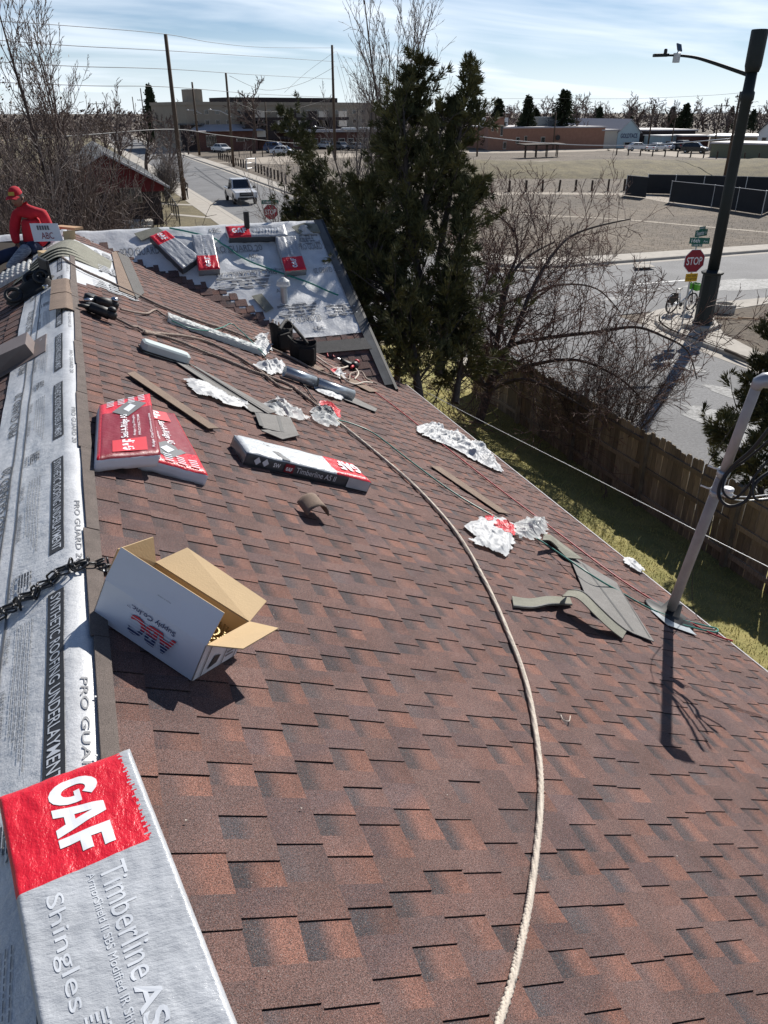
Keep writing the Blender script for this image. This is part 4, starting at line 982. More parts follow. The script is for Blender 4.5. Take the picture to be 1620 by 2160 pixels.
# two galvanised tubes
for k, (p, q_, lab) in enumerate((((600, 783), (664, 806), 'galvanised tube ending at the white wrapper'), ((668, 808), (744, 834), 'galvanised tube lying end to end with the other, over the white sheet'))):
    a, b = R(*p, .058), R(*q_, .058); c = (a + b) / 2; mb = MB(); d_ = (b - a).normalized(); u = d_.cross(n_main).normalized()
    N_ = 18; rg = []
    for t in (0, 1):
        for rr in (.058, .054): rg.append([mb.V(a + (b - a) * t - c + (u * math.cos(6.28319 * i / N_) + n_main * math.sin(6.28319 * i / N_)) * rr) for i in range(N_)])
    for i in range(N_):
        j = (i + 1) % N_
        mb.F((rg[0][i], rg[0][j], rg[2][j], rg[2][i])); mb.F((rg[1][j], rg[1][i], rg[3][i], rg[3][j])); mb.F((rg[0][j], rg[0][i], rg[1][i], rg[1][j])); mb.F((rg[2][i], rg[2][j], rg[3][j], rg[3][i]))
    o = mb.build('vent_tube', M['metal'], None, True); o.location = c; tag(o, lab, 'tube')
    s_ = MB(); mid = (a + b) / 2 - c; s_.tube([(a - c) + n_main * .059, (b - c) + n_main * .059], .004, 5); s_.build('seam', M['metal'], o)
# tool pouches
def pouch(u, v, w, hgt, rz, lab, pencils):
    p = R(u, v); t = thing('tool_pouch', lab, 'tool pouch', p)
    mb = MB(); prof = [(.75, 0), (.95, .08), (1.0, .4), (1.02, .75), (1.08, 1.0), (1.02, 1.0), (.94, .7), (.7, .1)]; rings = []
    for r, z in prof:
        rings.append([mb.V((w * r * (abs(math.cos(a)) ** .7) * math.copysign(1, math.cos(a)) * math.cos(rz) - w * .5 * r * (abs(math.sin(a)) ** .7) * math.copysign(1, math.sin(a)) * math.sin(rz),
                            w * r * (abs(math.cos(a)) ** .7) * math.copysign(1, math.cos(a)) * math.sin(rz) + w * .5 * r * (abs(math.sin(a)) ** .7) * math.copysign(1, math.sin(a)) * math.cos(rz), hgt * z + .03 * math.sin(a * 2 + 1) * z - PIT * w * .5 * math.cos(a))) for a in [6.28319 * k / 20 for k in range(20)]])
    for A, B in zip(rings, rings[1:]):
        for k in range(20): mb.F((A[k], A[(k + 1) % 20], B[(k + 1) % 20], B[k]))
    mb.F(rings[0][::-1]); mb.F(rings[-1])
    mb.build('pouch', M['blackcloth'], t, True)
    f = MB(); f.box((w * .1, -w * .62, hgt * .45), (w * 1.2, .035, hgt * .6), rz); bevel(f.build('front_pocket', M['blackcloth'], t), .012)
    for k in range(pencils): q = MB(); q.tube([(-w * .8 + .03 * k, 0, hgt * .7), (-w * .85 + .035 * k, .01, hgt * 1.32 - .02 * k)], .008, 6); q.build('pencil', M['wood'] if k % 2 else M['printpale'], t)
    return t
t1 = pouch(596, 738, .15, .30, .5, 'black tool pouch with pencils beside the white wrapper', 4)
t2 = pouch(640, 764, .16, .26, -.4, 'black tool pouch without pencils, joined to the other by a belt', 0)
rope('tool_belt', 'black webbing belt between the two tool pouches', [R(u, v, .1) + V((0, 0, z)) for u, v, z in ((592, 732, .2), (606, 722, .26), (622, 728, .22), (636, 742, .2), (650, 752, .15))], .02, M['blackcloth'], 1, cat='belt')
# nail guns
def nailgun(Mx, lab, accent):
    t = thing('nail_gun', lab, 'nail gun', mat=Mx)
    mb = MB(); mb.tube([(-.12, 0, .055), (-.02, 0, .06), (.05, 0, .06)], [.04, .046, .05], 14); mb.lathe([(.03, 0), (.05, .0), (.052, .05), (.03, .07)], 14, (.06, 0, .03)); mb.build('body', M['black'], t, True)
    mb = MB(); mb.tube([(-.02, .0, .06), (-.02, .09, .05), (-.05, .2, .045)], [.03, .022, .026], 10); mb.build('handle', M['blackcloth'], t, True)
    mb = MB(); mb.lathe([(.07, 0), (.075, .01), (.075, .055), (.06, .065)], 18, (-.1, .09, .01)); mb.build('magazine', M['black'], t, True)
    mb = MB(); mb.tube([(-.12, 0, .05), (-.19, 0, .04), (-.215, 0, .03)], [.022, .016, .012], 10); mb.build('nose', accent, t, True)
    mb = MB(); mb.tube([(-.05, .2, .045), (-.055, .24, .045)], .013, 8); mb.build('air_fitting', M['chrome'], t)
    mb = MB(); mb.lathe([(.0, 0), (.035, 0), (.038, .012), (.02, .03), (0, .032)], 14, (.06, 0, .10), False); mb.build('exhaust_cap', accent, t, True)
    return t
nailgun(frame(R(222, 652, .004), R(250, 655) - R(195, 640), n_main), 'black nail gun with chrome cap on the upper slope next to the ridge', M['chrome'])
nailgun(frame(R(215, 672, .004), R(245, 682) - R(190, 660), n_main), 'black nail gun lying below the chrome-capped one', M['black'])
nailgun(frame(R(745, 778, .004), R(760, 772) - R(735, 782), n_main), 'nail gun with red cap among the tangled hoses', M['redprint'])
for k, pp in enumerate(([(668, 752), (690, 768), (712, 780), (726, 800), (748, 810), (770, 806), (790, 808)], [(664, 758), (690, 776), (710, 792), (735, 800), (740, 788), (762, 784), (774, 800), (795, 810)], [(700, 778), (722, 776), (742, 772), (756, 786), (748, 800)])):
    rope('air_hose', ('pale hose from the tool pouch through the tangle to the eave', 'pale hose looped under the red-capped nail gun', 'short pale hose end on the red-capped nail gun')[k], [R(u, v, .02 + .02 * (i % 2)) for i, (u, v) in enumerate(pp)], .011, M['rope'] if k != 1 else M['ropebrown'], 1, cat='hose')
# ------------------------------------------------------------------ service mast
mB = R(1410, 1300, -.02); elb = D(1597, 812, 4.42)
ms = thing('service_mast', 'leaning painted electrical mast with weatherhead near the eave', 'mast', mB)
mid = mB + (elb - mB) * .66
mb = MB(); mb.tube([V(), (mid - mB) * .5, mid - mB], [.036, .0355, .035], 18); mb.build('conduit', M['mast'], ms, True)
mb = MB(); mb.tube([(mid - mB) - (elb - mB) * .02, elb - mB], .0305, 18); mb.build('conduit', M['mast'], ms, True)
dirm = (elb - mB).normalized(); dr = V((.936, -.352, 0))
mb = MB(); mb.tube([elb - mB + x for x in (-dirm * .02, dirm * .015 + dr * .004, dirm * .03 + dr * .03, dirm * .03 + dr * .075, dirm * .0 + dr * .13)], [.033, .040, .046, .048, .040], 16); mb.build('weatherhead', mat('cast_grey', (.30, .31, .34), rough=.4, metal=.3), ms, True)
mb = MB(); mb.lathe([(.20, 0), (.19, .012), (.075, .02), (.05, .11), (.037, .115)], 20); mb.build('flashing_boot', M['black'], ms, True, M=frame((0, 0, .02), (1, 0, 0), n_main))
mb = MB(); mb.prism([R(u, v, .008) - mB for u, v in ((1372, 1286), (1432, 1302), (1470, 1340), (1408, 1318))][::-1], n_main, .003); mb.build('flashing', M['metal'], ms)
for t_ in (.60, .68): mb = MB(); mb.tube([(elb - mB) * t_ - dirm * .02, (elb - mB) * t_ + dirm * .02], .041, 18); mb.build('clamp', M['metal'], ms, True)
for t_, s1 in ((.61, -1), (.69, -1), (.70, 1)):
    q = (elb - mB) * t_; mb = MB(); mb.tube([q, q + dr * .06 * s1 + V((0, 0, .01)), q + dr * .11 * s1 + V((0, 0, .03))], .006, 6); mb.build('clamp_bolt', M['white'], ms)
q = (elb - mB) * .60 + dr * .075; mb = MB(); mb.lathe([(.02, -.03), (.036, -.025), (.036, -.008), (.024, 0), (.036, .008), (.036, .028), (.02, .032)], 16, q); mb.build('insulator', M['white'], ms, True)
ic = mB + q
for k, dz in enumerate((0.015, -.012)):
    tag(rope('service_wire', '', [ic + V((0, 0, dz)), ic + dr * .25 + V((.02, .02, dz - .05)), ic + dr * 1.5 + V((.4, .3, .05 + dz)), ic + dr * 6 + V((2, 1, 1.6 + dz))], .004, M['white'] if k == 0 else M['aluminium'], 1), ('white' if k == 0 else 'bare grey') + ' service wire held by the insulator on the mast', 'wire')
wh = elb + dr * .13
def mcab(pts, r, lab): rope('cable', lab, [D(u, v, d + .35) for u, v, d in pts], r, M['black'], 1, cat='cable', per=8)
mcab([(1650, 870, 4.15), (1622, 905, 4.2), (1585, 950, 4.3), (1545, 985, 4.4), (1520, 1020, 4.45), (1518, 1050, 4.45), (1540, 1068, 4.4), (1575, 1055, 4.35), (1598, 1015, 4.3), (1640, 985, 4.3)], .012, 'thick black cable looping from the weatherhead past the mast')
mcab([(1660, 880, 4.2), (1625, 925, 4.25), (1580, 965, 4.35), (1535, 1000, 4.42), (1525, 1035, 4.42), (1545, 1052, 4.4), (1570, 1035, 4.35), (1592, 1005, 4.3), (1630, 960, 4.25)], .008, 'thinner black cable inside the thick cable loop')
mcab([(1590, 1010, 4.3), (1588, 1040, 4.3), (1600, 1055, 4.3), (1640, 1050, 4.3)], .008, 'black cable tail hanging off the end of the loop')
mcab([(1560, 880, 4.3), (1480, 1010, 4.7), (1466, 1150, 5.1), (1462, 1280, 5.5), (1500, 1330, 5.55)], .0025, 'thin black wire hanging down the mast to the eave')
rope('cable', 'thin grey cable strung over the lawn past the mast', [D(815, 782, 12.2), D(1000, 880, 10.8), D(1240, 1002, 9.2), D(1472, 1121, 7.6), D(1680, 1226, 6.5)], .0042, M['aluminium'], 1, cat='cable')
db = MB(); dq = random.Random(14)
for k in range(34):
    p = R(dq.uniform(260, 1500), dq.uniform(760, 2140), .004)
    if p.x > 3.9 or p.y > 8: continue
    a = dq.uniform(0, 6.28); r = dq.uniform(.0015, .0045); db.prism([p + V((math.cos(a + t) * r, math.sin(a + t) * r * .6, -PIT * math.cos(a + t) * r)) for t in (0, 2.1, 4.2)], n_main, .002)
tag(db.build('debris', M['creamwall']), 'scattered pale crumbs and staples on the shingles', 'debris', kind='stuff')
rope('wire_curl', 'small curl of pale wire lying on the open slope', [R(1183, 1508, .004), R(1188, 1518, .004), R(1200, 1521, .005), R(1203, 1510, .004)], .0022, M['rope'], 1, cat='wire')
# ------------------------------------------------------------------ things around the worker
wpile = thing('shingle_pile', 'pile of bent olive shingles draped over the far end of the ridge', 'shingles', L(110, 548))
for k in range(4):
    mb = MB(); o0 = wpile.location
    a, b, c_, d_ = [V((x_, 10.5 - .07 * k, zmain(x_) + z_)) for x_, z_ in ((-.66 - .05 * k, .03), (-.45, .09 - .008 * k), (-.18, .08 - .008 * k), (.10 + .05 * k, .03))]
    p = spline([a, b, c_, d_], 6); wd = V((.08, .62 + .1 * k, .0))
    mb.grid(lambda s, t: p[int(round(s * 18))] + wd * (t - .5) - o0 - V((0, 0, .008 * k)), 18, 2); o = mb.build('shingle', M['felt_green'], wpile); o.modifiers.new('thick', 'SOLIDIFY').thickness = .008
wb = thing('carton', 'grey printed nail carton with raised flap in front of the seated worker', 'box', L(104, 548))
o0 = wb.location
fl = [D(72, 510, 9.9), D(134, 508, 9.9), D(121, 471, 9.85), D(62, 471, 9.85)]
mb = MB(); mb.prism([p - o0 for p in fl], (fl[1] - fl[0]).cross(fl[3] - fl[0]).normalized(), .004); mb.build('flap', M['cardwhite'], wb)
letter('ABC', 0, lambda a, b: lerp4(fl, .30 + .42 * a, .12 + .36 * b) - o0 + V((0, -.006, .004)), M['maroon'], wb)
for q in range(5): mb = MB(); mb.poly([lerp4(fl, .22 + .09 * q, .62) - o0 + V((0, -.006, .004)), lerp4(fl, .28 + .09 * q, .62) - o0 + V((0, -.006, .004)), lerp4(fl, .28 + .09 * q, .86) - o0 + V((0, -.006, .004)), lerp4(fl, .22 + .09 * q, .86) - o0 + V((0, -.006, .004))]); mb.build('print_patch', M['inkgrey'], wb)
mb = MB(); mb.box((.05, .16, -.0), (.3, .2, .16), .3); mb.build('body', M['card'], wb)
f2 = [D(136, 512, 9.9), D(160, 504, 9.9), D(158, 485, 9.85), D(132, 488, 9.85)]; mb = MB(); mb.prism([p - o0 for p in f2], V((0, -1, .3)).normalized(), .004); mb.build('flap', M['card'], wb)
a, b = D(122, 483, 10.4), D(166, 477, 10.2); mb = MB(); mb.box((0, 0, 0), ((b - a).length, .14, .03)); o = mb.build('plank', M['wood']); o.matrix_world = frame((a + b) / 2, b - a, V((0, 0, 1))); tag(o, 'short raw plank lying behind the nail carton', 'plank')
# tool bag and harness on the left slope, bubble film
bag = thing('tool_bag', 'black open tool bag with strap next to the bubble film', 'bag', L(72, 620))
mb = MB(); mb.grid(lambda a, b: V((-.24 + .42 * a + .05 * math.sin(b * 9), -.2 + .55 * b, .02 + .16 * math.sin(math.pi * a) ** .6 * math.sin(math.pi * b) ** .5 * (.7 + .5 * noise.noise(V((a * 4, b * 5, 1))))) ) + V((0, 0, .48 * (-.24 + .42 * a))), 16, 16); mb.build('body', M['blackcloth'], bag, True)
for k, (x, y, r) in enumerate(((-.18, -.16, .07), (.02, .1, .09), (.1, -.02, .06))): q = MB(); q.tube([V((x + r * math.cos(t), y + r * .8 * math.sin(t), .12 + .48 * x + .05 * math.sin(t))) for t in [6.28319 * i / 14 for i in range(15)]], .022, 6); q.build('strap', M['black'], bag, True)
q = MB(); q.box((.14, .12, .22), (.03, .3, .2), .3); bevel(q.build('stiff_panel', M['black'], bag), .008)
q = MB(); q.lathe([(.02, 0), (.028, .01), (.028, .03), (.02, .04)], 10, (.13, -.2, .08)); q.build('buckle', M['chrome'], bag)
mb = MB(); c_ = L(18, 592, .02)
mb.grid(lambda a, b: V((-.28 + .56 * a, -.36 + .72 * b, PIT * (-.28 + .56 * a) + .02 + .07 * math.sin(math.pi * a) ** .5 * math.sin(math.pi * b) ** .5 + .032 * abs(math.sin(a * 28) * math.sin(b * 22)))), 54, 54)
o = mb.build('bubble_film', M['plasticclear'], None, True); o.location = c_; tag(o, 'clear bubble film heaped between the tool bag and the worker', 'bubble film')
# ------------------------------------------------------------------ people: a skinned skeleton each
def figure(name, label, J, E, m, root_i=0, sub=2):
    """J: list of (point, radius); E: edges"""
    o0 = V(J[root_i][0]); me = bpy.data.meshes.new(name); me.from_pydata([tuple(V(p) - o0) for p, r in J], E, []); me.materials.append(m)
    o = bpy.data.objects.new(name, me); link(o); o.location = o0
    s = o.modifiers.new('skin', 'SKIN'); s.use_smooth_shade = True; s.branch_smoothing = .6
    for i, (p, r) in enumerate(J):
        d = me.skin_vertices[0].data[i]; d.radius = r if hasattr(r, '__len__') else (r, r); d.use_root = (i == root_i)
    b = o.modifiers.new('sub', 'SUBSURF'); b.levels = sub; b.render_levels = sub
    return o
hipc = D(72, 517, 10.2); rgt = V((.936, -.352, 0)); fwd = V((.352, .936, 0)); upz = V((0, 0, 1))
def wk(dx_, dz_, dy_=0): return hipc + rgt * dx_ + upz * dz_ + fwd * dy_
# red hoodie: torso and both arms in one mesh
J = [(wk(0, -.02), (.16, .13)), (wk(.01, .16), (.165, .135)), (wk(.03, .33), (.18, .13)), (wk(.015, .45), (.12, .10)), (wk(-.02, .52, -.02), .065),
     (wk(.20, .40, .0), .085), (wk(.26, .18, -.02), .068), (wk(.14, .02, -.16), .052), (wk(-.14, .39, -.02), .085), (wk(-.20, .19, -.06), .068), (wk(-.14, .05, -.20), .052)]
ED = [(0, 1), (1, 2), (2, 3), (3, 4), (3, 5), (5, 6), (6, 7), (3, 8), (8, 9), (9, 10)]
PL = 'seated worker in red cap, red top and jeans at the end of the ridge'
per = tag(figure('person', PL, J, ED, M['redcloth'], 1), PL, 'person')
o0 = per.location
def sub(J, E, name, m, ri=0):
    o = figure(name, '', J, E, m, ri); o.parent = per; o.location = V(J[ri][0]) - o0; KIDS.setdefault(per.name, []).append(o); return o
sub([(wk(0, -.05), (.165, .14)), (wk(-.10, -.07, -.08), .105), (wk(-.34, -.10, -.30), .085), (wk(-.60, -.30, -.36), .06), (wk(.08, -.06, -.08), .10), (wk(.10, .05, -.38), .08)], [(0, 1), (1, 2), (2, 3), (0, 4), (4, 5)], 'jeans', M['jeans'])
sub([(wk(.10, .05, -.38), .078), (wk(-.02, -.08, -.50), .07), (wk(-.14, -.22, -.60), .058)], [(0, 1), (1, 2)], 'jeans_leg', M['jeanslit'])
sub([(wk(-.15, -.23, -.60), .06), (wk(-.18, -.29, -.64), .06), (wk(-.27, -.30, -.72), .05), (wk(-.33, -.30, -.78), .04)], [(0, 1), (1, 2), (2, 3)], 'boot', M['browncloth'])
# head with face: one lathe-like mesh shaped by a profile
hc = wk(-.075, .60, -.06); Fh = frame(hc - o0, (-.40, -.90, -.22), (-.12, -.25, 1)).to_3x3().to_4x4(); Fh.translation = hc - o0   # local x = where the face looks
mb = MB()
def hd(a, b):
    th_, ph = math.pi * b, 6.28319 * a
    z = .118 * math.cos(th_); r = math.sin(th_) ** .8
    x, y = .092 * r * math.cos(ph), .074 * r * math.sin(ph)
    if z < -.02: x *= 1 - .25 * (-.02 - z) / .1 * (1 if math.cos(ph) < 0 else .2); y *= 1 - .35 * (-.02 - z) / .1
    fr_ = max(0, math.cos(ph)) ** 14
    if -.045 < z < .02: x += fr_ * .020 * (1 - abs(z + .022) / .045)          # nose
    if -.005 < z < .03: x -= .010 * max(0, math.cos(abs(math.atan2(math.sin(ph), math.cos(ph))) - .42)) ** 30  # eye sockets
    if -.085 < z < -.06: x += fr_ * .004
    return V((x, y, z))
mb.grid(hd, 36, 24); head = mb.build('head', M['skin'], per, True, M=Fh)
for s_ in (-1, 1):
    q = MB(); q.lathe([(.002, -.008), (.020, -.004), (.022, .004), (.006, .008)], 10); mobj('ear', q.mesh('ear', M['skin'], True), head, Matrix.Translation((-.008, .076 * s_, -.012)) @ Matrix.Rotation(rad(80) * s_, 4, 'X'))
    q = MB(); q.lathe([(.0, -.011), (.008, -.008), (.011, 0), (.008, .008), (0, .011)], 10, cap=False); mobj('eye', q.mesh('eye', M['ink'], True), head, Matrix.Translation((.077, .030 * s_, .008)))
q = MB(); q.box((.083, 0, -.066), (.008, .042, .007)); q.build('mouth', M['maroon'], head)
q = MB(); q.grid(lambda a, b: hd(a, .16 + .42 * b) * 1.05 + V((-.006, 0, 0)), 36, 10, lambda a, b: math.cos(6.28319 * a) < .35 or b < .4); q.build('hair', M['darkcloth'], per, True, M=Fh)
cap = MB(); cap.grid(lambda a, b: V((hd(a, .44 * b).x * 1.12, hd(a, .44 * b).y * 1.14, hd(a, .44 * b).z * .86 + .030 + .008 * (1 - b))), 36, 12)
co = cap.build('cap', M['redcloth'], per, True, M=Fh)
q = MB(); q.grid(lambda a, b: V((.085 + .085 * b * math.cos((a - .5) * 1.1), .088 * (a - .5) * 2 * (1 - .25 * b), .052 - .012 * b - .018 * (2 * a - 1) ** 2)), 12, 6); vo = q.build('visor', M['redcloth'], co, True); vo.modifiers.new('thick', 'SOLIDIFY').thickness = .004
q = MB(); q.grid(lambda a, b: V((.104 + .004 - .022 * b, -.04 + .08 * a, .062 + .04 * b)), 2, 2); q.build('badge', mat('badge_gold', (.42, .30, .05), rough=.7), co)
# hands: palm and five bent fingers, skinned
for nm, wr, dd, sd in (('hand', wk(.13, .01, -.17), V((-.55, -.2, -.1)), 1), ('hand', wk(-.14, .04, -.21), V((.35, -.2, -.35)), -1)):
    dd = dd.normalized(); sp = dd.cross(upz).normalized(); J = [(wr, (.026, .02)), (wr + dd * .05, (.036, .016)), (wr + dd * .085, (.036, .014))]; E_ = [(0, 1), (1, 2)]
    for f in range(4):
        b0 = wr + dd * .088 + sp * (-.03 + .02 * f); lnf = (.030, .034, .032, .025)[f]
        for k in range(3):
            J.append((b0 + dd * lnf * (k * .9 + .25) - upz * (.008 * k * k), .0088 - .0009 * k)); E_.append((2 if k == 0 else len(J) - 2, len(J) - 1))
    for k in range(3):
        J.append((wr + dd * (.03 + .022 * k) + sp * sd * (.036 + .014 * k) - upz * .006 * k, .0105 - .001 * k)); E_.append((1 if k == 0 else len(J) - 2, len(J) - 1))
    sub(J, E_, nm, M['skin'])
# ------------------------------------------------------------------ the ground, the two streets, the corner lots
def struct(o): o['kind'] = 'structure'; return o
mb = MB(); mb.grid(lambda a, b: V((-1400 + 2900 * a, -300 + 2300 * b, -.02)), 8, 8); struct(mb.build('ground', M['dirt']))
def slab(name, pts, z, m, t=.3, kind='structure'):
    mb = MB(); mb.prism([V((p[0], p[1], z)) for p in pts], V((0, 0, 1)), t); o = mb.build(name, m); o['kind'] = kind; return o
def arc(cx, cy, r, a0, a1, n=8): return [(cx + r * math.cos(rad(a0 + (a1 - a0) * k / n)), cy + r * math.sin(rad(a0 + (a1 - a0) * k / n))) for k in range(n + 1)]
road = slab('street', [(10.45, -60), (18.75, -60), (18.75, 24), (18.75, 34), (18.9, 300), (10.3, 300), (10.45, 34), (10.45, 24)], .004, M['asphalt'], .02)
aven = slab('avenue', [(-200, 24.7), (300, 24.1), (300, 32.6), (-200, 34.4)], .008, M['asphalt'], .02)
crn = []
for name, cx, cy, r, a0, a1 in (('r1', 22.2, 21.0, 3.4, 180, 90), ('r2', 22.2, 37.2, 3.4, 270, 180), ('r3', 7.0, 37.6, 3.4, 360, 270), ('r4', 7.0, 21.2, 3.4, 90, 0)): crn.append(arc(cx, cy, r, a0, a1))
def flare(pts, c): mb = MB(); mb.poly([V((c[0], c[1], .006))] + [V((p[0], p[1], .006)) for p in pts]); struct(mb.build('street_corner', M['asphalt']))
def kerbline(path, side, name='kerb'):
    """kerb, gutter and walk edge following a path; side = +1 when the lot is to the left of the path"""
    pts = [V((p[0], p[1], 0)) for p in path]; outs = []
    for i, p in enumerate(pts):
        t = (pts[min(i + 1, len(pts) - 1)] - pts[max(i - 1, 0)]).normalized(); outs.append(V((-t.y, t.x, 0)) * side)
    prof = [(-.02, -.02), (.0, .115), (.03, .135), (.16, .135), (.16, -.02)]; mb = MB()
    R_ = [[mb.V(p + o * a + V((0, 0, z))) for a, z in prof] for p, o in zip(pts, outs)]
    for A, B in zip(R_, R_[1:]):
        for k in range(len(prof) - 1): mb.F((A[k], B[k], B[k + 1], A[k + 1]) if side < 0 else (A[k + 1], B[k + 1], B[k], A[k]))
    struct(mb.build(name, M['concrete']))
    mb = MB(); R_ = [[mb.V(p + o * a + V((0, 0, z))) for a, z in ((-.46, .010), (-.0, .016))] for p, o in zip(pts, outs)]
    for A, B in zip(R_, R_[1:]): mb.F((A[0], B[0], B[1], A[1]) if side < 0 else (A[1], B[1], B[0], A[0]))
    struct(mb.build('gutter', M['concrete']))
    return [p + o * .16 for p, o in zip(pts, outs)]
k1 = kerbline([(18.8, -60), (18.8, 5), (18.8, 14)] + crn[0] + [(40, 24.3), (300, 23.6)], -1)
k2 = kerbline([(300, 33.0), (40, 34.0)] + crn[1] + [(18.9, 60), (18.95, 110), (18.6, 150), (17.5, 300)], -1)
k3 = kerbline([(10.3, 300), (10.35, 110), (10.4, 60)] + crn[2] + [(-200, 34.9)], -1)
k4 = kerbline([(-200, 24.3)] + crn[3] + [(10.45, -60)], -1)
def lot(k, extra, m, name, z=.125): return slab(name, [(p.x, p.y) for p in k] + extra, z, m, .2)
lot(k1, [(300, -60)], M['soil'], 'corner_verge', .118)
lot(k2, [(300, 300)], M['dirt'], 'field', .118)
lot(k3, [(-200, 300)], M['drygrass'], 'far_verge', .118)
lot(k4, [(-200, -60)], M['drygrass'], 'near_verge', .118)
def walk(pts, name='sidewalk', z=.135): return slab(name, pts, z, M['concrete'], .04)
walk([(18.96, -60), (19.75, -60), (19.75, 18.3), (20.3, 20.4), (21.3, 21.9), (22.0, 23.0), (26, 23.6), (60, 23.2), (60, 24.05), (30, 24.22)] + [(p[0], p[1] - .17) for p in crn[0][::-1]][:8])
walk([(300, 33.2), (300, 34.2), (40, 35.35), (24, 35.6), (21.4, 36.6), (20.5, 38.5), (20.5, 60), (20.55, 110), (20.2, 150), (19.2, 300), (17.75, 300), (18.8, 150), (19.14, 110), (19.1, 60)] + [(p[0] + .17, p[1] + .12) for p in crn[1][::-1]] + [(40, 34.2)])
walk([(10.14, 300), (10.18, 110), (10.22, 60)] + [(p[0] - .17, p[1] + .1) for p in crn[2]] + [(-60, 35.1), (-60, 36.4), (4, 36.6), (7.4, 38.6), (8.75, 41), (8.75, 60), (8.7, 110), (8.6, 300)])
# driveway and path strips on the far lot, tracks over the field
for a, b in (((340, 430), (442, 434)), ((360, 452), (470, 462))):
    p, q = G(*a, .118), G(*b, .118); slab('path', [(p.x, p.y - .5), (q.x, q.y - .5), (q.x, q.y + .6), (p.x, p.y + .6)], .13, M['concrete'], .03)
def ribbon_ground(px, w, m, name, z=.126):
    pts = spline([G(u, v, .118) for u, v in px], 8); mb = MB(); prev = None
    for i, p in enumerate(pts):
        t = (pts[min(i + 1, len(pts) - 1)] - pts[max(i - 1, 0)]).normalized(); o = V((-t.y, t.x, 0)) * (w / 2 * (1 + .35 * noise.noise(V((p.x * .3, p.y * .3, 2))))); c = (mb.V((p.x + o.x, p.y + o.y, z)), mb.V((p.x - o.x, p.y - o.y, z)))
        if prev: mb.F((prev[0], prev[1], c[1], c[0]))
        prev = c
    struct(mb.build(name, m))
ribbon_ground([(980, 412), (1100, 408), (1250, 409), (1330, 411), (1420, 424), (1480, 440)], 2.2, M['track'], 'track')
ribbon_ground([(1040, 446), (1160, 455), (1300, 462), (1450, 475), (1640, 492)], .5, M['track'], 'footpath')
ribbon_ground([(1000, 342), (1150, 340), (1400, 343), (1640, 344)], 2.5, M['track'], 'track')
ribbon_ground([(640, 330), (900, 322), (1150, 319), (1300, 316), (1500, 331), (1640, 337)], 9, M['track'], 'gravel_yard')
ribbon_ground([(520, 345), (640, 331), (800, 328)], 10, M['track'], 'gravel_yard', .13)
slab('footing', [(G(u, v).x, G(u, v).y) for u, v in ((1340, 571), (1382, 569), (1368, 562), (1335, 563))], .14, M['concrete'], .03)
# grassy bank in the field
bank = MB()
def bkf(a, b):
    u = 960 + 720 * a; p = G(u, 377 - 29 * b, .12); return V((p.x, p.y, .10 + 1.5 * math.sin(math.pi * b) ** .8 * (.8 + .4 * noise.noise(V((p.x * .08, p.y * .08, 3)))) + .12 * noise.noise(V((p.x * .6, p.y * .6, 1)))))
bank.grid(bkf, 90, 12); struct(bank.build('bank', M['drygrass'], None, True))
# painted lines, tar seams and worn patches of the roads
def onroad(px, m, name, parent, z):
    pts = [G(u, v, z) for u, v in px]
    if (pts[1] - pts[0]).cross(pts[2] - pts[0]).z < 0: pts = pts[::-1]
    mb = MB(); mb.poly(pts); mb.build(name, m, parent)
for x in (14, 22.6, 31.5, 40.5, 50): mb = MB(); mb.poly([V((x, 29.22 - .01 * x, .0125)), V((x + 3.4, 29.19 - .01 * x, .0125)), V((x + 3.4, 29.32 - .01 * x, .0125)), V((x, 29.35 - .01 * x, .0125))]); mb.build('lane_marking', M['paint'], aven)
tarm = mat('tar_seam', (.03, .03, .03), rough=.6, var=.2)
for a, b in (((360, 361), (470, 353)), ((485, 455), (585, 438)), ((420, 370), (505, 420)), ((455, 365), (540, 412)), ((410, 352), (470, 398))):
    p, q = G(*a, .0085), G(*b, .0085); t = (q - p).normalized(); o = V((-t.y, t.x, 0)) * .09; mb = MB(); mb.poly([p - o, q - o, q + o, p + o]); mb.build('tar_seam', tarm, road)
def ragged(cx, cy, rx, ry, rz, seed, parent, z):
    pts = []
    for k in range(26):
        a = 6.28319 * k / 26; r = 1 + .45 * noise.noise(V((math.cos(a) * 2.2, math.sin(a) * 2.2, seed))); x, y = rx * r * math.cos(a), ry * r * math.sin(a); pts.append(V((cx + x * math.cos(rz) - y * math.sin(rz), cy + x * math.sin(rz) + y * math.cos(rz), z)))
    mb = MB(); mb.poly(pts); mb.build('worn_patch', M['patch'], parent)
for k, (u, v, rx, ry) in enumerate(((1545, 830, .9, .35), (1560, 905, 1.6, .5), (1520, 880, 1.1, .35), (1600, 935, .9, .3), (1440, 770, .8, .3), (1590, 800, .7, .2))): p = G(u, v, .012); ragged(p.x, p.y, rx, ry, rad(100), k, road, .0095 + .0012 * k)
for k, (u, v, rx, ry) in enumerate(((1560, 600, 3.2, 1.0), (1300, 630, .9, .3), (1370, 612, .5, .2))): p = G(u, v, .012); ragged(p.x, p.y, rx, ry, 0, k + 20, aven, .0125 + .0012 * k)
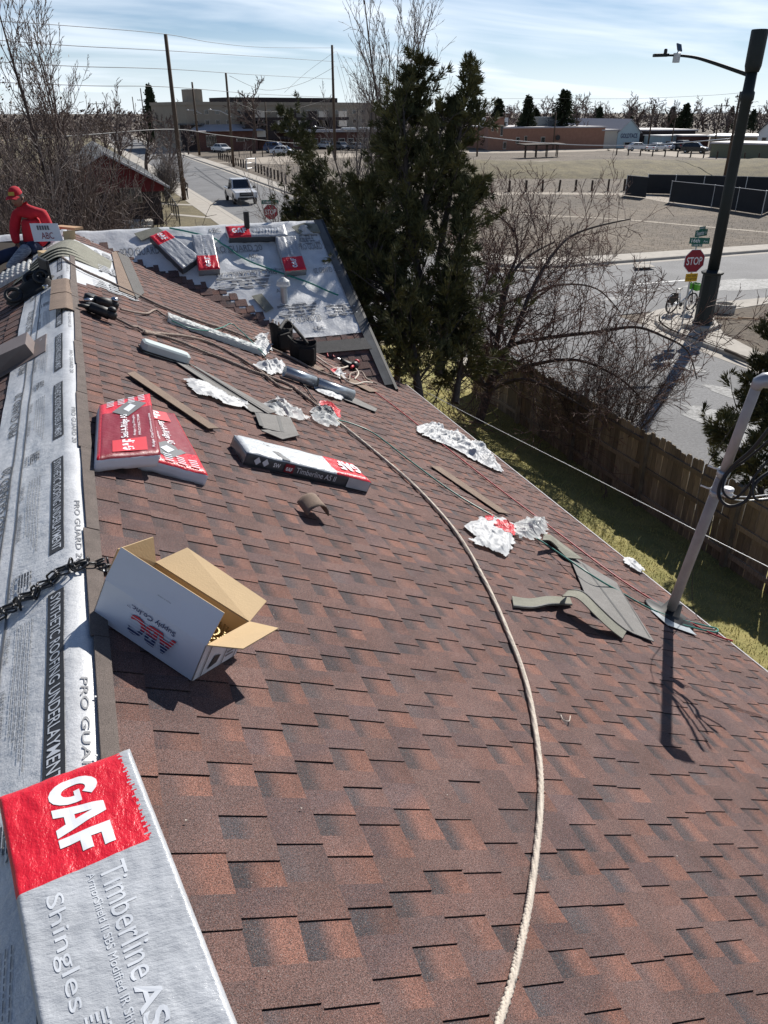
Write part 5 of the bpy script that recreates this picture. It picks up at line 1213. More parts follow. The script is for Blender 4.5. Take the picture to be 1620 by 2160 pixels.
# ------------------------------------------------------------------ our raised lot, its lawn, the board fence
mb = MB()
def yz(x, y):
    k = min(1, max(0, (10.1 - x) / .9)) * min(1, max(0, (23.2 - y) / 2.5)); q = min(1, max(0, (9.3 - x) / 2.0))
    return .128 + (.17 + .30 * q * q * (3 - 2 * q)) * k * k * (3 - 2 * k) + .02 * noise.noise(V((x * .8, y * .8, 0)))
def yard(a, b):
    x, y = -30 + 40.1 * a, -40 + 63.2 * b
    return V((x, y, yz(x, y)))
mb.grid(yard, 240, 120); struct(mb.build('lawn', M['lawn'], None, True))
gb = MB(); gr = random.Random(5)
for k in range(52000):
    x, y = gr.uniform(4.3, 9.15), gr.uniform(1.0, 17.5)
    if noise.noise(V((x * .9, y * .9, 9))) < -.25 and gr.random() < .6: continue
    h_ = gr.uniform(.02, .06); a = gr.uniform(0, 6.28); w = gr.uniform(.004, .008); z = yz(x, y) - .004
    dx_, dy_ = math.cos(a) * w, math.sin(a) * w; lx, ly = gr.gauss(0, .02), gr.gauss(0, .02)
    gb.poly([(x - dx_, y - dy_, z), (x + dx_, y + dy_, z), (x + lx, y + ly, z + h_)])
tag(gb.build('grass', M['bladeg']), 'short yellow-green lawn grass between the house and the board fence', 'grass', kind='stuff')
gb = MB()
for k in range(26000):
    u, v = gr.uniform(880, 1640), gr.uniform(330, 560)
    if v > 545: v = gr.uniform(690, 800); u = gr.uniform(1490, 1640)
    p = G(u, v, .118); dd = proj(p)[2]; h_ = gr.uniform(.03, .12) * (1 if dd > 40 else .5); w = .003 + dd * .00016; a = gr.uniform(0, 6.28)
    if p.x < 20.7 and p.y > 33 or (24.4 > p.y and (p.x < 20.4)) or 23 < p.y < 35.5: continue
    gb.poly([(p.x - math.cos(a) * w, p.y - math.sin(a) * w, .1), (p.x + math.cos(a) * w, p.y + math.sin(a) * w, .1), (p.x + gr.gauss(0, .05), p.y + gr.gauss(0, .05), .1 + h_)])
tag(gb.build('dry_grass', M['bladed']), 'thin dry grass tufts over the bare field', 'grass', kind='stuff')
fx = lambda y: 9.15 - .006 * (14 - y)
fence = thing('board_fence', 'weathered dog-eared board fence along the lawn', 'fence', (8.6, 9, .28))
def plankmesh(h_, w):
    mb = MB(); mb.prism([(0, -w / 2, 0), (0, w / 2, 0), (0, w / 2, h_ - .035), (0, w / 2 - .03, h_), (0, -w / 2 + .03, h_), (0, -w / 2, h_ - .035)][::-1] if False else [(0, -w / 2, 0), (0, w / 2, 0), (0, w / 2, h_ - .035), (0, w / 2 - .03, h_), (0, -w / 2 + .03, h_), (0, -w / 2, h_ - .035)], V((1, 0, 0)), .018); return mb.mesh('board', M['fence'])
PM = [plankmesh(1.53, .138), plankmesh(1.56, .132), plankmesh(1.51, .14), plankmesh(1.54, .128)]
y = 1.0
fr_ = random.Random(3)
while y < 17.4:
    o = mobj('board', fr_.choice(PM), fence); o.location = (fx(y) - 8.6 + fr_.uniform(-.004, .004), y - 9, -.03 + fr_.uniform(-.02, .02)); o.rotation_euler = (fr_.gauss(0, .006), 0, fr_.gauss(0, .02)); y += .1425 + (fr_.random() < .08) * .012
pm = MB(); pm.box((0, 0, .78), (.09, .09, 1.56)); pmesh = pm.mesh('post', M['fence'])
for k in range(8): o = mobj('post', pmesh, fence); yy = 1.1 + 2.32 * k; o.location = (fx(yy) - 8.6 - .075, yy - 9, -.05); o.rotation_euler = (0, fr_.gauss(0, .008), 0)
for k in range(7):
    for z in (.25, .80, 1.30): m2 = MB(); m2.box((0, 0, 0), (.036, 2.3, .085)); o = m2.build('rail', M['fence'], fence); yy = 2.26 + 2.32 * k; o.location = (fx(yy) - 8.6 - .038, yy - 9, z + fr_.uniform(-.01, .01)); o.rotation_euler = (fr_.gauss(0, .004), 0, rad(-.7))
# ------------------------------------------------------------------ street lamp with antenna shroud
lb = G(1480, 692, .12); ld = proj(lb)[2]
lampo = thing('street_lamp', 'tall dark green street lamp with antenna shroud and curved arm', 'street lamp', lb)
zt = lambda v: zat(lb.x, lb.y, v) - lb.z
mb = MB(); mb.box((0, 0, .02), (1.0, 1.0, .28), .4); bevel(mb.build('footing', M['concrete'], lampo), .04)
mb = MB(); hz = zt(572); mb.lathe([(.36, .1), (.36, .22), (.31, .26), (.30, hz - .12), (.35, hz - .10), (.38, hz - .02), (.34, hz), (.2, hz + .06)], 8); mb.build('pedestal', M['lamp'], lampo)
mb = MB(); h2 = zt(172); mb.lathe([(.19, hz), (.175, h2 * .6), (.165, h2 - .55), (.21, h2 - .5), (.21, h2 - .3), (.17, h2 - .25), (.165, h2 + .3)], 18); mb.build('column', M['lamp'], lampo, True)
mb = MB(); h3 = zt(62); mb.lathe([(.2, h2 + .25), (.245, h2 + .42), (.25, h3 - .03), (.24, h3)], 20); mb.build('antenna_shroud', M['lamp'], lampo, True)
ar = [D(1584, 160, ld), D(1555, 150, ld), D(1500, 131, ld), D(1465, 121, ld), D(1430, 117, ld), D(1405, 117, ld)]
mb = MB(); mb.tube([p - lb for p in spline(ar, 5)], [.075 - .0016 * i for i in range(26)], 10); mb.build('arm', M['lamp'], lampo, True)
p0, p1 = D(1412, 117, ld) - lb, D(1381, 115, ld) - lb; mb = MB(); mb.prism([p0 + V((0, 0, .07)), p1 + V((0, 0, .03)), p1 + V((.1, .25, .03)), p0 + V((.1, .25, .07))], V((0, 0, 1)), .1); bevel(mb.build('luminaire', M['lamp'], lampo), .02)
mb = MB(); q = D(1404, 109, ld) - lb; mb.lathe([(.06, -.08), (.06, .06), (.04, .09)], 10, q); mb.build('photocell', M['black'], lampo)
mb = MB(); q = D(1433, 100, ld) - lb; mb.box(q, (.26, .04, .24), .3, Matrix.Rotation(rad(-25), 3, 'X')); mb.build('solar_panel', M['glass'], lampo)
mb = MB(); q = D(1427, 122, ld) - lb; mb.box(q, (.16, .2, .3), .3); mb.tube([q + V((0, 0, .1)), D(1432, 104, ld) - lb], .025, 8); bevel(mb.build('camera_box', M['aluminium'], lampo), .02)
mb = MB(); q = D(1486, 640, ld - .36) - lb; mb.box(q, (.18, .02, .05), -.35); mb.build('number_plate', M['aluminium'], lampo); mb = MB(); mb.box(D(1484, 612, ld - .36) - lb, (.14, .02, .04), -.35); mb.build('number_plate', M['aluminium'], lampo)
# ------------------------------------------------------------------ stop signs
def octa(r): return [(r * math.cos(rad(22.5 + 45 * k)), r * math.sin(rad(22.5 + 45 * k))) for k in range(8)]
def stop_sign(base, dep, c, up_, face, lab, extras):
    t = thing('stop_sign', lab, 'stop sign', base)
    face = V(face).normalized(); xr = V((0, 0, 1)).cross(face).normalized()
    xr = xr if xr.dot(rgt) > 0 else -xr
    cc = c - base; Q = lambda a, b, l=0.0: cc + xr * a + V((0, 0, 1)) * b + face * l
    mb = MB(); mb.tube([V((0, 0, -.1)), V((0, 0, up_ - base.z))], .03, 8); mb.build('post', M['aluminium'], t)
    def oc(r, l, m, nm): mb = MB(); pts = [Q(x, y, l) for x, y in octa(r)]; mb.prism(pts if (pts[1] - pts[0]).cross(pts[2] - pts[0]).dot(face) > 0 else pts[::-1], face, .004); mb.build(nm, m, t)
    oc(.411, .045, M['print'], 'sign_border'); oc(.39, .0495, M['signred'], 'sign_face')
    letter('STOP', .01, lambda a, b: Q(-.29 + .58 * a, -.13 + .26 * b, .053), M['print'], t)
    for (a0, b0, w, h_, m, txt, ang) in extras:
        f2 = Matrix.Rotation(ang, 3, 'Z') @ face; x2 = Matrix.Rotation(ang, 3, 'Z') @ xr
        q2 = lambda a, b, l: cc + x2 * (a0 + (a - .5) * w) + V((0, 0, b0 + (b - .5) * h_)) + f2 * (.05 + l)
        mb = MB(); pts = [q2(0, 0, 0), q2(1, 0, 0), q2(1, 1, 0), q2(0, 1, 0)]; mb.prism(pts if (pts[1] - pts[0]).cross(pts[2] - pts[0]).dot(f2) > 0 else pts[::-1], f2, .004); mb.build('sign_plate', m, t)
        for (s, off_, x0, x1, y0, y1, mm) in txt: letter(s, off_, lambda a, b: q2(x0 + (x1 - x0) * a, y0 + (y1 - y0) * b, .003), mm, t)
    return t
sb = G(1437, 692, .13); sd = proj(sb)[2]; sc = V((sb.x, sb.y, zat(sb.x, sb.y, 550)))
stop_sign(sb, sd, sc, zat(sb.x, sb.y, 492), (-.15, -1, 0), 'stop sign with yellow plate and green street names beside the street lamp',
          [(0, -.55, .46, .27, M['signyellow'], [('CROSS TRAFFIC', .01, .08, .92, .55, .85, M['ink']), ('DOES NOT STOP', .01, .08, .92, .15, .45, M['ink'])], 0),
           (.06, .66, .66, .2, M['signgreen'], [('16th', .01, .10, .52, .2, .85, M['print']), ('Ave', 0, .7, .92, .25, .6, M['print'])], -.3), (.0, .52, .36, .1, M['signgreen'], [('1600 N', 0, .1, .9, .2, .8, M['print'])], -.3),
           (.08, .90, .74, .22, M['signgreen'], [('Yosemite', .01, .08, .72, .18, .85, M['print']), ('St', 0, .82, .95, .3, .65, M['print'])], .45), (.10, 1.06, .36, .1, M['signgreen'], [('8900 E', 0, .1, .9, .2, .8, M['print'])], .45)])
s2 = V((9.55, 42.6, .13)); d2 = proj(s2)[2]; c2 = V((s2.x, s2.y, zat(s2.x, s2.y, 447)))
stop_sign(s2, d2, c2, c2.z + .7, (-.1, -1, 0), 'stop sign on the corner near the parked street, standing beyond the wing roof',
          [(0, .50, .9, .2, M['signgreen'], [('Yosemite', .01, .08, .72, .18, .85, M['printpale'])], 0), (-.05, .70, .12, .2, M['signgreen'], [], 1.2), (0, -.52, .4, .16, M['print'], [], 0)])
s2_ = bpy.data.objects.get('stop_sign.001')
if s2_: s2_['label'] = 'stop sign under a single green street name, between the white pickup and the junipers'
# ------------------------------------------------------------------ rental bicycle
ra = G(1413, 660, .135); fa = ra + (G(1458, 652, .135) - ra).normalized() * 1.12
Fk = frame(ra, fa - ra, V((.03, -.05, 1))); bk = thing('bicycle', 'white rental bicycle with green basket parked on the corner sidewalk', 'bicycle', mat=Fk)
def wheel(x, nm):
    mb = MB(); mb.tube([(x + .315 * math.cos(t), 0, .335 + .315 * math.sin(t)) for t in [6.28319 * k / 28 for k in range(29)]], .03, 6, False); w = mb.build(nm, M['black'], bk, True)
    mb = MB()
    for k in range(16): t = 6.28319 * k / 16; mb.tube([(x, .02 * (-1) ** k, .335), (x + .295 * math.cos(t), 0, .335 + .295 * math.sin(t))], .003, 3)
    mb.build('spokes', M['chrome'], w); mb = MB(); mb.lathe([(.045, -.04), (.045, .04)], 12); h_ = mb.build('hub', M['black'], w, M=Matrix.Translation((x, 0, .335)) @ Matrix.Rotation(rad(90), 4, 'X'))
wheel(0, 'rear_wheel'); wheel(1.12, 'front_wheel')
fw_ = M['carwhite']
mb = MB(); mb.tube([(1.0, 0, .82), (.75, 0, .52), (.45, 0, .34)], .036, 10); mb.tube([(.45, 0, .34), (.0, .05, .335)], .02, 8); mb.tube([(.45, 0, .34), (.0, -.05, .335)], .02, 8); mb.tube([(.45, 0, .34), (.32, 0, .72)], .026, 8); mb.tube([(.36, 0, .60), (.0, 0, .36)], .016, 8); mb.build('frame', fw_, bk, True)
mb = MB(); mb.tube([(1.0, 0, .84), (1.04, 0, .70), (1.12, .05, .335)], .018, 8); mb.tube([(1.04, 0, .70), (1.12, -.05, .335)], .018, 8); mb.build('fork', M['black'], bk, True)
mb = MB(); mb.tube([(.90, -.29, 1.06), (.94, -.18, 1.10), (.97, 0, 1.04), (.94, .18, 1.10), (.90, .29, 1.06)], .014, 8); mb.tube([(1.0, 0, .84), (.97, 0, 1.04)], .018, 8); mb.build('handlebar', M['black'], bk, True)
mb = MB(); mb.tube([(.32, 0, .72), (.28, 0, .88)], .015, 8); mb.build('seat_post', M['chrome'], bk)
mb = MB(); mb.grid(lambda a, b: V((.13 + .27 * a, (b - .5) * (.16 - .12 * a), .90 + .02 * math.sin(math.pi * b))), 8, 6); mb.grid(lambda a, b: V((.13 + .27 * a, (b - .5) * (.16 - .12 * a), .86 + .03 * (2 * b - 1) ** 2)), 8, 6); mb.build('saddle', M['black'], bk, True)
mb = MB(); 
for s_ in (-.045, .045): mb.prism([(-.30, s_, .42), (.0, s_, .37), (.26, s_, .50), (.20, s_, .74), (-.05, s_, .76), (-.26, s_, .62)], V((0, -1 if s_ < 0 else 1, 0)), .004)
mb.build('skirt_guard', M['black'], bk)
mb = MB(); mb.tube([(-.33 + .0 * k, 0, .34 + .05 * k) if False else (.36 * math.cos(rad(30 + 15 * k)) * -1, 0, .335 + .36 * math.sin(rad(30 + 15 * k))) for k in range(8)], .03, 6); mb.build('mudguard', fw_, bk, True)
mb = MB(); B_ = [(1.05, -.16, .78), (1.05, .16, .78), (1.26, .14, .78), (1.26, -.14, .78), (1.02, -.2, 1.02), (1.02, .2, 1.02), (1.33, .18, 1.02), (1.33, -.18, 1.02)]; I = [mb.V(p) for p in B_]
for f in ((3, 2, 1, 0), (0, 1, 5, 4), (1, 2, 6, 5), (2, 3, 7, 6), (3, 0, 4, 7)): mb.F([I[i] for i in f])
o = mb.build('basket', M['greenbasket'], bk); o.modifiers.new('thick', 'SOLIDIFY').thickness = .012
mb = MB(); mb.lathe([(.09, -.012), (.09, .012)], 16); mb.build('chainring', M['black'], bk, M=Matrix.Translation((.45, -.06, .30)) @ Matrix.Rotation(rad(90), 4, 'X'))
for s_, zz in ((-.1, .16), (.1, .44)): mb = MB(); mb.tube([(.45, s_ * .6, .30), (.45 + (zz - .3) * .6, s_, zz)], .012, 6); mb.box((.45 + (zz - .3) * .6, s_ * 1.4, zz), (.09, .08, .02)); mb.build('crank', M['black'], bk)
mb = MB(); mb.tube([(.2, -.05, .3), (.16, -.22, .02)], .011, 6); mb.build('kickstand', M['black'], bk)
# concrete ring, sticks, kerb log on the corner lot
p = G(1525, 657, .118); mb = MB(); mb.lathe([(.42, -.05), (.44, .27), (.40, .31), (.33, .31), (.31, .27), (.31, .12)], 26, cap=False); mb.lathe([(.0, .12), (.315, .13)], 26, cap=False); o = mb.build('planter_ring', M['concrete'], None, True); o.location = p; tag(o, 'round concrete planter ring on the dirt behind the street lamp', 'planter')
stk = [((1510, 671), (1565, 674), .025, 'bare pole lying on the dirt beside the planter ring'), ((1556, 670), (1640, 678), .03, 'bare pole overlapping the other on the dirt'), ((1530, 738), (1578, 760), .06, 'dark timber edging lying along the sidewalk')]
for a, b, r, lab in stk:
    a, b = G(*a, .15), G(*b, .15); mb = MB(); mb.tube([a - a, (b - a) * .5 + V((0, 0, .02)), b - a], [r, r * .9, r * .7], 8); o = mb.build('pole_timber', M['wood'] if r < .05 else M['browncloth']); o.location = a; tag(o, lab, 'timber')
# ------------------------------------------------------------------ vegetation
def rdir(r): 
    a, z = r.uniform(0, 6.28319), r.uniform(-1, 1); q = math.sqrt(1 - z * z); return V((q * math.cos(a), q * math.sin(a), z))
def grow(T, Wd, p, d, ln, r, lev, P, rg):
    """one branch and, recursively, its children; thick wood goes to T, twigs to Wd"""
    seg = P['seg'][min(lev, len(P['seg']) - 1)]; pts = [p.copy()]; rr = [r]; q = p.copy(); dd = d.normalized()
    for i in range(seg):
        dd = (dd + rdir(rg) * P['wob'] + V((0, 0, P['up'][min(lev, len(P['up']) - 1)]))).normalized(); q = q + dd * (ln / seg); pts.append(q.copy()); rr.append(max(P['rmin'] * .6, r * (1 - (i + 1) / seg * P['tap'])))
    m = T if lev < P['tl'] else Wd
    m.tube(pts, rr, 6 if lev == 0 else (4 if lev == 1 else 3), False)
    if lev >= P['max']: return
    n = P['n'][lev]; n = n if isinstance(n, int) else rg.randint(*n)
    for k in range(n):
        t = P['t0'][min(lev, len(P['t0']) - 1)] + (1 - P['t0'][min(lev, len(P['t0']) - 1)]) * (k + rg.random()) / n; x = t * seg; i = min(seg - 1, int(x)); pp = pts[i].lerp(pts[i + 1], x - i); ax_ = (pts[i + 1] - pts[i]).normalized()
        s = ax_.cross(rdir(rg)); s = s.normalized() if s.length > .01 else V((1, 0, 0)); an = rad(rg.uniform(*P['ang'][min(lev, len(P['ang']) - 1)]))
        cd = ax_ * math.cos(an) + s * math.sin(an); sc_ = P['lr'][min(lev, len(P['lr']) - 1)] * rg.uniform(.6, 1.15) * (1.05 - P['sh'] * t)
        grow(T, Wd, pp, cd, ln * sc_, max(P['rmin'], rr[i] * P['rr'] * rg.uniform(.75, 1.05)), lev + 1, P, rg)
def plant(name, label, cat, base, T, Wd, mT, mW, group=None, wname='twigs', tname='trunk'):
    t = thing(name, label, cat, base, group)
    for mbx, nm, m in ((T, tname, mT), (Wd, wname, mW)):
        if mbx.v: mbx.v = [(x - base[0], y - base[1], z - base[2]) for x, y, z in mbx.v]; mbx.build(nm, m, t, True)
    return t
# the bare fruit tree by the fence: main limbs traced, the rest grown from them
rg = random.Random(21); T, Wd = MB(), MB()
b0 = G(1000, 915, .28); bd = proj(b0)[2]
limbs = [([(1000, 915, 0), (1016, 870, 0), (1030, 826, 0)], .13, .10), ([(1030, 826, 0), (1040, 770, 0), (1052, 700, .1), (1062, 640, .2), (1080, 580, .4), (1115, 540, .6), (1170, 510, .9)], .085, .02), ([(1030, 826, 0), (1070, 740, -.2), (1095, 680, -.3), (1118, 620, -.2), (1150, 560, 0), (1195, 505, .3), (1250, 480, .5), (1330, 462, .7)], .075, .015),
         ([(1052, 700, .1), (1062, 610, .5), (1090, 540, .8), (1085, 490, 1.1), (1050, 455, 1.3), (1015, 440, 1.5)], .05, .015), ([(1040, 770, 0), (1075, 730, -.5), (1160, 712, -1), (1260, 700, -1.4), (1340, 690, -1.6), (1400, 710, -1.7), (1450, 740, -1.8), (1470, 800, -1.9)], .06, .012),
         ([(1030, 826, 0), (1000, 760, .5), (1010, 690, .9), (1020, 620, 1.2), (1035, 560, 1.4)], .05, .02), ([(1030, 826, 0), (960, 760, -.3), (910, 700, -.4), (880, 640, -.3)], .045, .012), ([(1035, 800, 0), (1120, 770, -1), (1220, 760, -1.6), (1310, 800, -2), (1360, 850, -2.2)], .05, .012),
         ([(1062, 640, .2), (1120, 620, .8), (1190, 600, 1.2), (1260, 610, 1.5), (1310, 660, 1.6)], .04, .012), ([(1030, 815, 0), (980, 790, -1), (940, 800, -1.5), (915, 850, -1.8)], .04, .01), ([(1030, 826, 0), (1100, 800, -1.5), (1180, 830, -2.2), (1260, 880, -2.6), (1300, 930, -2.8)], .045, .01), ([(1050, 720, 0), (990, 640, .6), (940, 560, .9), (925, 520, 1.1)], .04, .012)]
PF = dict(seg=[6, 5, 4, 3], wob=.20, up=[.06, .04, .03, .01], rmin=.0072, tap=.6, tl=1, max=3, n=[(6, 8), (5, 8), (3, 5)], t0=[.15, .15, .2], ang=[(28, 65), (25, 60), (20, 55)], lr=[.62, .55, .5], rr=.55, sh=.4)
for px, r0, r1 in limbs:
    pts = spline([D(u, v, bd + dz) for u, v, dz in px], 5); k = len(pts) - 1
    T.tube(pts, [r0 + (r1 - r0) * i / k for i in range(k + 1)], 8, False)
    if r0 > .12: continue
    for q in range(36):
        i = int(k * (.12 + .86 * (q + rg.random()) / 36)); t = (pts[min(k, i + 1)] - pts[max(0, i - 1)]).normalized(); s = t.cross(rdir(rg)).normalized()
        upw = 1.0 if rg.random() < .62 else -.35
        d = (t * .35 + s * .8 + V((0, 0, upw * rg.uniform(.2, 1.2)))).normalized(); grow(T, Wd, pts[i], d, rg.uniform(.6, 1.75) * (1.1 if upw > 0 else .95), max(.007, (r0 + (r1 - r0) * i / k) * .33), 1, PF, rg)
plant('fruit_tree', 'bare spreading fruit tree with tangled branches between the lawn and the fence', 'tree', b0, T, Wd, M['bark'], M['twigred'])
# junipers: spires of small sprays
def spray(mb, p, d, s, rg):
    d = d.normalized(); sd = d.orthogonal().normalized(); w2 = d.cross(sd)
    for k in range(7):
        a = rg.uniform(0, 6.28319); o = (sd * math.cos(a) + w2 * math.sin(a)); q = p + o * s * .3 * rg.random(); e = (d + o * rg.uniform(.15, .8)).normalized(); c = e.cross(rdir(rg)).normalized() * s * rg.uniform(.06, .13)
        m_ = q + e * s * .4; mb.F((mb.V(q), mb.V(m_ + c), mb.V(q + e * s * rg.uniform(.8, 1.4)), mb.V(m_ - c)))
def juniper(name, label, base, spires, seed, dens=1.0, size=.16, group=None, m='juniper'):
    rg = random.Random(seed); Lf, T = MB(), MB()
    for (a, b, r, n) in spires:
        a, b = V(a), V(b); ax_ = b - a; ln = ax_.length; ax_.normalize(); u = ax_.orthogonal().normalized(); w = ax_.cross(u)
        T.tube([a, a + (b - a) * .5, b], [.05 + r * .05, .03 + r * .03, .008], 6, False)
        nb_ = int(n * dens / 30)
        for k in range(nb_):                               # boughs, each carrying a cloud of sprays: gaps stay between them
            t = rg.random() ** .75; ang = rg.uniform(0, 6.28319); rad_ = r * (1 - t) ** .55 * (.35 + .65 * min(1, t / .12 + .25)) * max(.2, .85 + 1.5 * noise.noise(V((t * ln * 1.1, ang * .7, seed + r))))
            o = (u * math.cos(ang) + w * math.sin(ang)); root = a + (b - a) * t; bl = rad_ * rg.uniform(.5, 1.9) + .12
            tip = root + o * bl + ax_ * (bl * rg.uniform(.2, 1.3) + .1) - V((0, 0, bl * .12)); md = root.lerp(tip, .5) + V((0, 0, bl * .08)) + rdir(rg) * bl * .08
            T.tube([root, md, tip], [.014, .008, .003], 3, False); bd_ = (tip - root).normalized()
            for q in range(5):                             # side shoots, each with its own tuft
                f = .25 + .75 * (q + rg.random()) / 5; c0_ = (root.lerp(md, f * 2) if f < .5 else md.lerp(tip, f * 2 - 1)); sh_ = (bd_ + rdir(rg) * .9 + ax_ * .25).normalized() * (.10 + .22 * bl * (1.15 - f))
                for z in range(6): spray(Lf, c0_ + sh_ * rg.random() + rdir(rg) * .022, sh_.normalized() + rdir(rg) * .45, size * rg.uniform(.6, 1.15), rg)
    return plant(name, label, 'tree', base, T, Lf, M['bark'], M[m], group, 'foliage')
def DD(u, v, d): return D(u, v, d)
def DK(u, v, d): return D(u, v, d * .755)
j0 = V((5.15, 13.3, .5))
juniper('juniper', 'tall dark juniper with ragged twin tops right beside the wing roof', j0,
        [(j0, DK(884, 142, 17.4), .62, 3600), (DK(925, 560, 17.6), DK(990, 158, 17.6), .42, 2200), (DK(895, 640, 17), DK(832, 300, 17.2), .5, 1900), (DK(915, 700, 16.6), DK(1000, 400, 17), .42, 1600), (DK(865, 760, 16.2), DK(775, 500, 16.5), .58, 2200), (DK(925, 790, 16.6), DK(955, 600, 16.8), .6, 1900), (DK(885, 840, 15.8), DK(862, 650, 16), .5, 1500), (DK(960, 850, 16.8), DK(980, 720, 17), .42, 1100), (DK(830, 640, 17.8), DK(765, 400, 17.6), .5, 1700), (DK(880, 500, 17.2), DK(940, 235, 17.4), .36, 1100), (DK(860, 420, 17), DK(850, 215, 17.1), .34, 900), (DK(800, 720, 16.4), DK(735, 560, 16.4), .45, 1200)], 4, size=.105)
j1 = V((5.7, 20.5, .5))
juniper('juniper', 'leaning juniper with a bent pointed top behind the wing ridge', j1,
        [(DD(760, 560, 19.5), DD(608, 242, 20), .62, 2600), (DD(740, 560, 19), DD(660, 395, 19.4), .75, 2200), (DD(720, 600, 19), DD(625, 450, 19), .6, 1400), (DD(780, 620, 18.5), DD(700, 430, 18.8), .8, 2400), (DD(800, 660, 18), DD(740, 440, 18.2), .75, 2000), (j1, DD(745, 620, 19), .6, 900)], 9, size=.11)
j2 = V((10.05, 9.6, .12))
juniper('juniper', 'young juniper on the street side of the fence, behind the mast', j2,
        [(j2, DD(1640, 690, 13.2), .42, 1300), (DD(1650, 1000, 12.6), DD(1640, 800, 12.8), .42, 900), (DD(1600, 1010, 12.2), DD(1530, 905, 12.2), .2, 260), (DD(1615, 1080, 12), DD(1585, 950, 12.2), .3, 450), (DD(1650, 940, 12.6), DD(1606, 850, 12.8), .28, 400)], 12, size=.12)
# brown dense bush on the street side of the fence
rg = random.Random(31); T, Wd = MB(), MB(); bb = V((10.1, 12.9, .12))
PB = dict(seg=[4, 3, 3], wob=.22, up=[.08, .05, .02], rmin=.004, tap=.7, tl=0, max=2, n=[(9, 12), (5, 7)], t0=[.15, .1], ang=[(15, 50), (20, 60)], lr=[.55, .5], rr=.6, sh=.35)
for k in range(46):
    a = rg.uniform(0, 6.28319); tl_ = rg.uniform(.05, .75); grow(T, Wd, bb + V((math.cos(a) * .25, math.sin(a) * .25, 0)), V((math.cos(a) * tl_, math.sin(a) * tl_, 1)), rg.uniform(1.3, 2.5), .014, 0, PB, rg)
plant('bush', 'dense reddish brown leafless bush behind the fence under the fruit tree', 'bush', bb, T, Wd, M['twigdark'], M['twigdark'])
# upright bare trees
def upright(name, label, base, top_z, spread, stems, seed, mt='bark', mw='twig', dens=1.0, group=None, rmin=.006, cat='tree', dist=.3):
    rg = random.Random(seed); T, Wd = MB(), MB(); Hh = top_z - base.z
    P = dict(seg=[8, 6, 4, 3], wob=.10, up=[.05, .10, .08, .05], rmin=rmin, tap=.85, tl=1, max=3, n=[int(13 * dens), int(6 * dens), int(3 * dens) or 2], t0=[.22, .12, .15], ang=[(16, 42), (18, 45), (20, 50)], lr=[.42, .42, .42], rr=.5, sh=.55)
    for k in range(stems):
        a = rg.uniform(0, 6.28319); o = V((math.cos(a), math.sin(a), 0)); f = rg.uniform(.72, 1.0) if k else 1.0
        grow(T, Wd, base + o * dist * (k > 0), V((o.x * spread * rg.uniform(.3, 1), o.y * spread * rg.uniform(.3, 1), 1)), Hh * f, .012 * Hh * (1 if k == 0 else .7), 0, P, rg)
    return plant(name, label, cat, base, T, Wd, M[mt], M[mw], group)
pb = V((15.6, 41.5, .12)); upright('poplar', 'tall bare poplar rising behind the dark juniper', pb, zat(pb.x, pb.y, -2), .17, 8, 41, rmin=.013, mw='twigpale', dens=1.3)
pb = V((13.9, 40.0, .12)); upright('poplar', 'lower bare poplar next to the tall one, in front of the low shops', pb, zat(pb.x, pb.y, 150), .22, 6, 43, mw='twigpale', rmin=.011)
pb = V((-.55, 24.6, .2)); upright('bare_tree', 'tall slender bare tree above the thicket behind the worker', pb, zat(pb.x, pb.y, 22), .10, 4, 51, mt='twigdark', mw='twig', rmin=.009, dens=1.6)
pb = V((.15, 25.5, .2)); upright('bare_tree', 'lower bare tree leaning over the red house', pb, zat(pb.x, pb.y, 150), .15, 4, 52, mt='twigdark', mw='twig', rmin=.008, dens=1.5)
pb = V((-2.9, 24.0, .2)); t = upright('bare_tree', 'tree with clinging brown leaves at the end of the thicket', pb, zat(pb.x, pb.y, 125), .25, 4, 53, mt='twigdark', mw='twig', rmin=.008)
rg = random.Random(77); lf = MB()
for k in range(5200):
    c = V((rg.gauss(-.2, 1.0), rg.gauss(0, 1.0), rg.uniform(2.5, zat(pb.x, pb.y, 95)))); n_ = rdir(rg); a = n_.orthogonal().normalized() * rg.uniform(.03, .055); b_ = n_.cross(a) * .6
    if noise.noise(c * .9) < -.05 and False: continue
    lf.poly([c - a, c - b_, c + a, c + b_])
lf.build('leaves', M['brownleaf'], t)
# the thicket behind the worker: shrubs with many stems
def shrub(label, base, hgt, rad_, stems, seed, mw, group=None, rmin=.009, kids=(9, 13)):
    rg = random.Random(seed); T, Wd = MB(), MB()
    P = dict(seg=[6, 4, 3], wob=.13, up=[.06, .05, .03], rmin=rmin, tap=.75, tl=1, max=2, n=[kids, (3, 5)], t0=[.12, .1], ang=[(18, 55), (20, 60)], lr=[.36, .45], rr=.55, sh=.4)
    for k in range(stems):
        a = rg.uniform(0, 6.28319); r = rad_ * math.sqrt(rg.random()) * .55; tl_ = rg.uniform(.02, .48); grow(T, Wd, base + V((math.cos(a) * r, math.sin(a) * r, 0)), V((math.cos(a) * tl_, math.sin(a) * tl_, 1)), hgt * rg.uniform(.6, 1.0), .016 * hgt / 3, 0, P, rg)
    return plant('shrub', label, 'shrub', base, T, Wd, M[mw], M[mw], group)
G_ = 'leafless shrubs in the thicket'
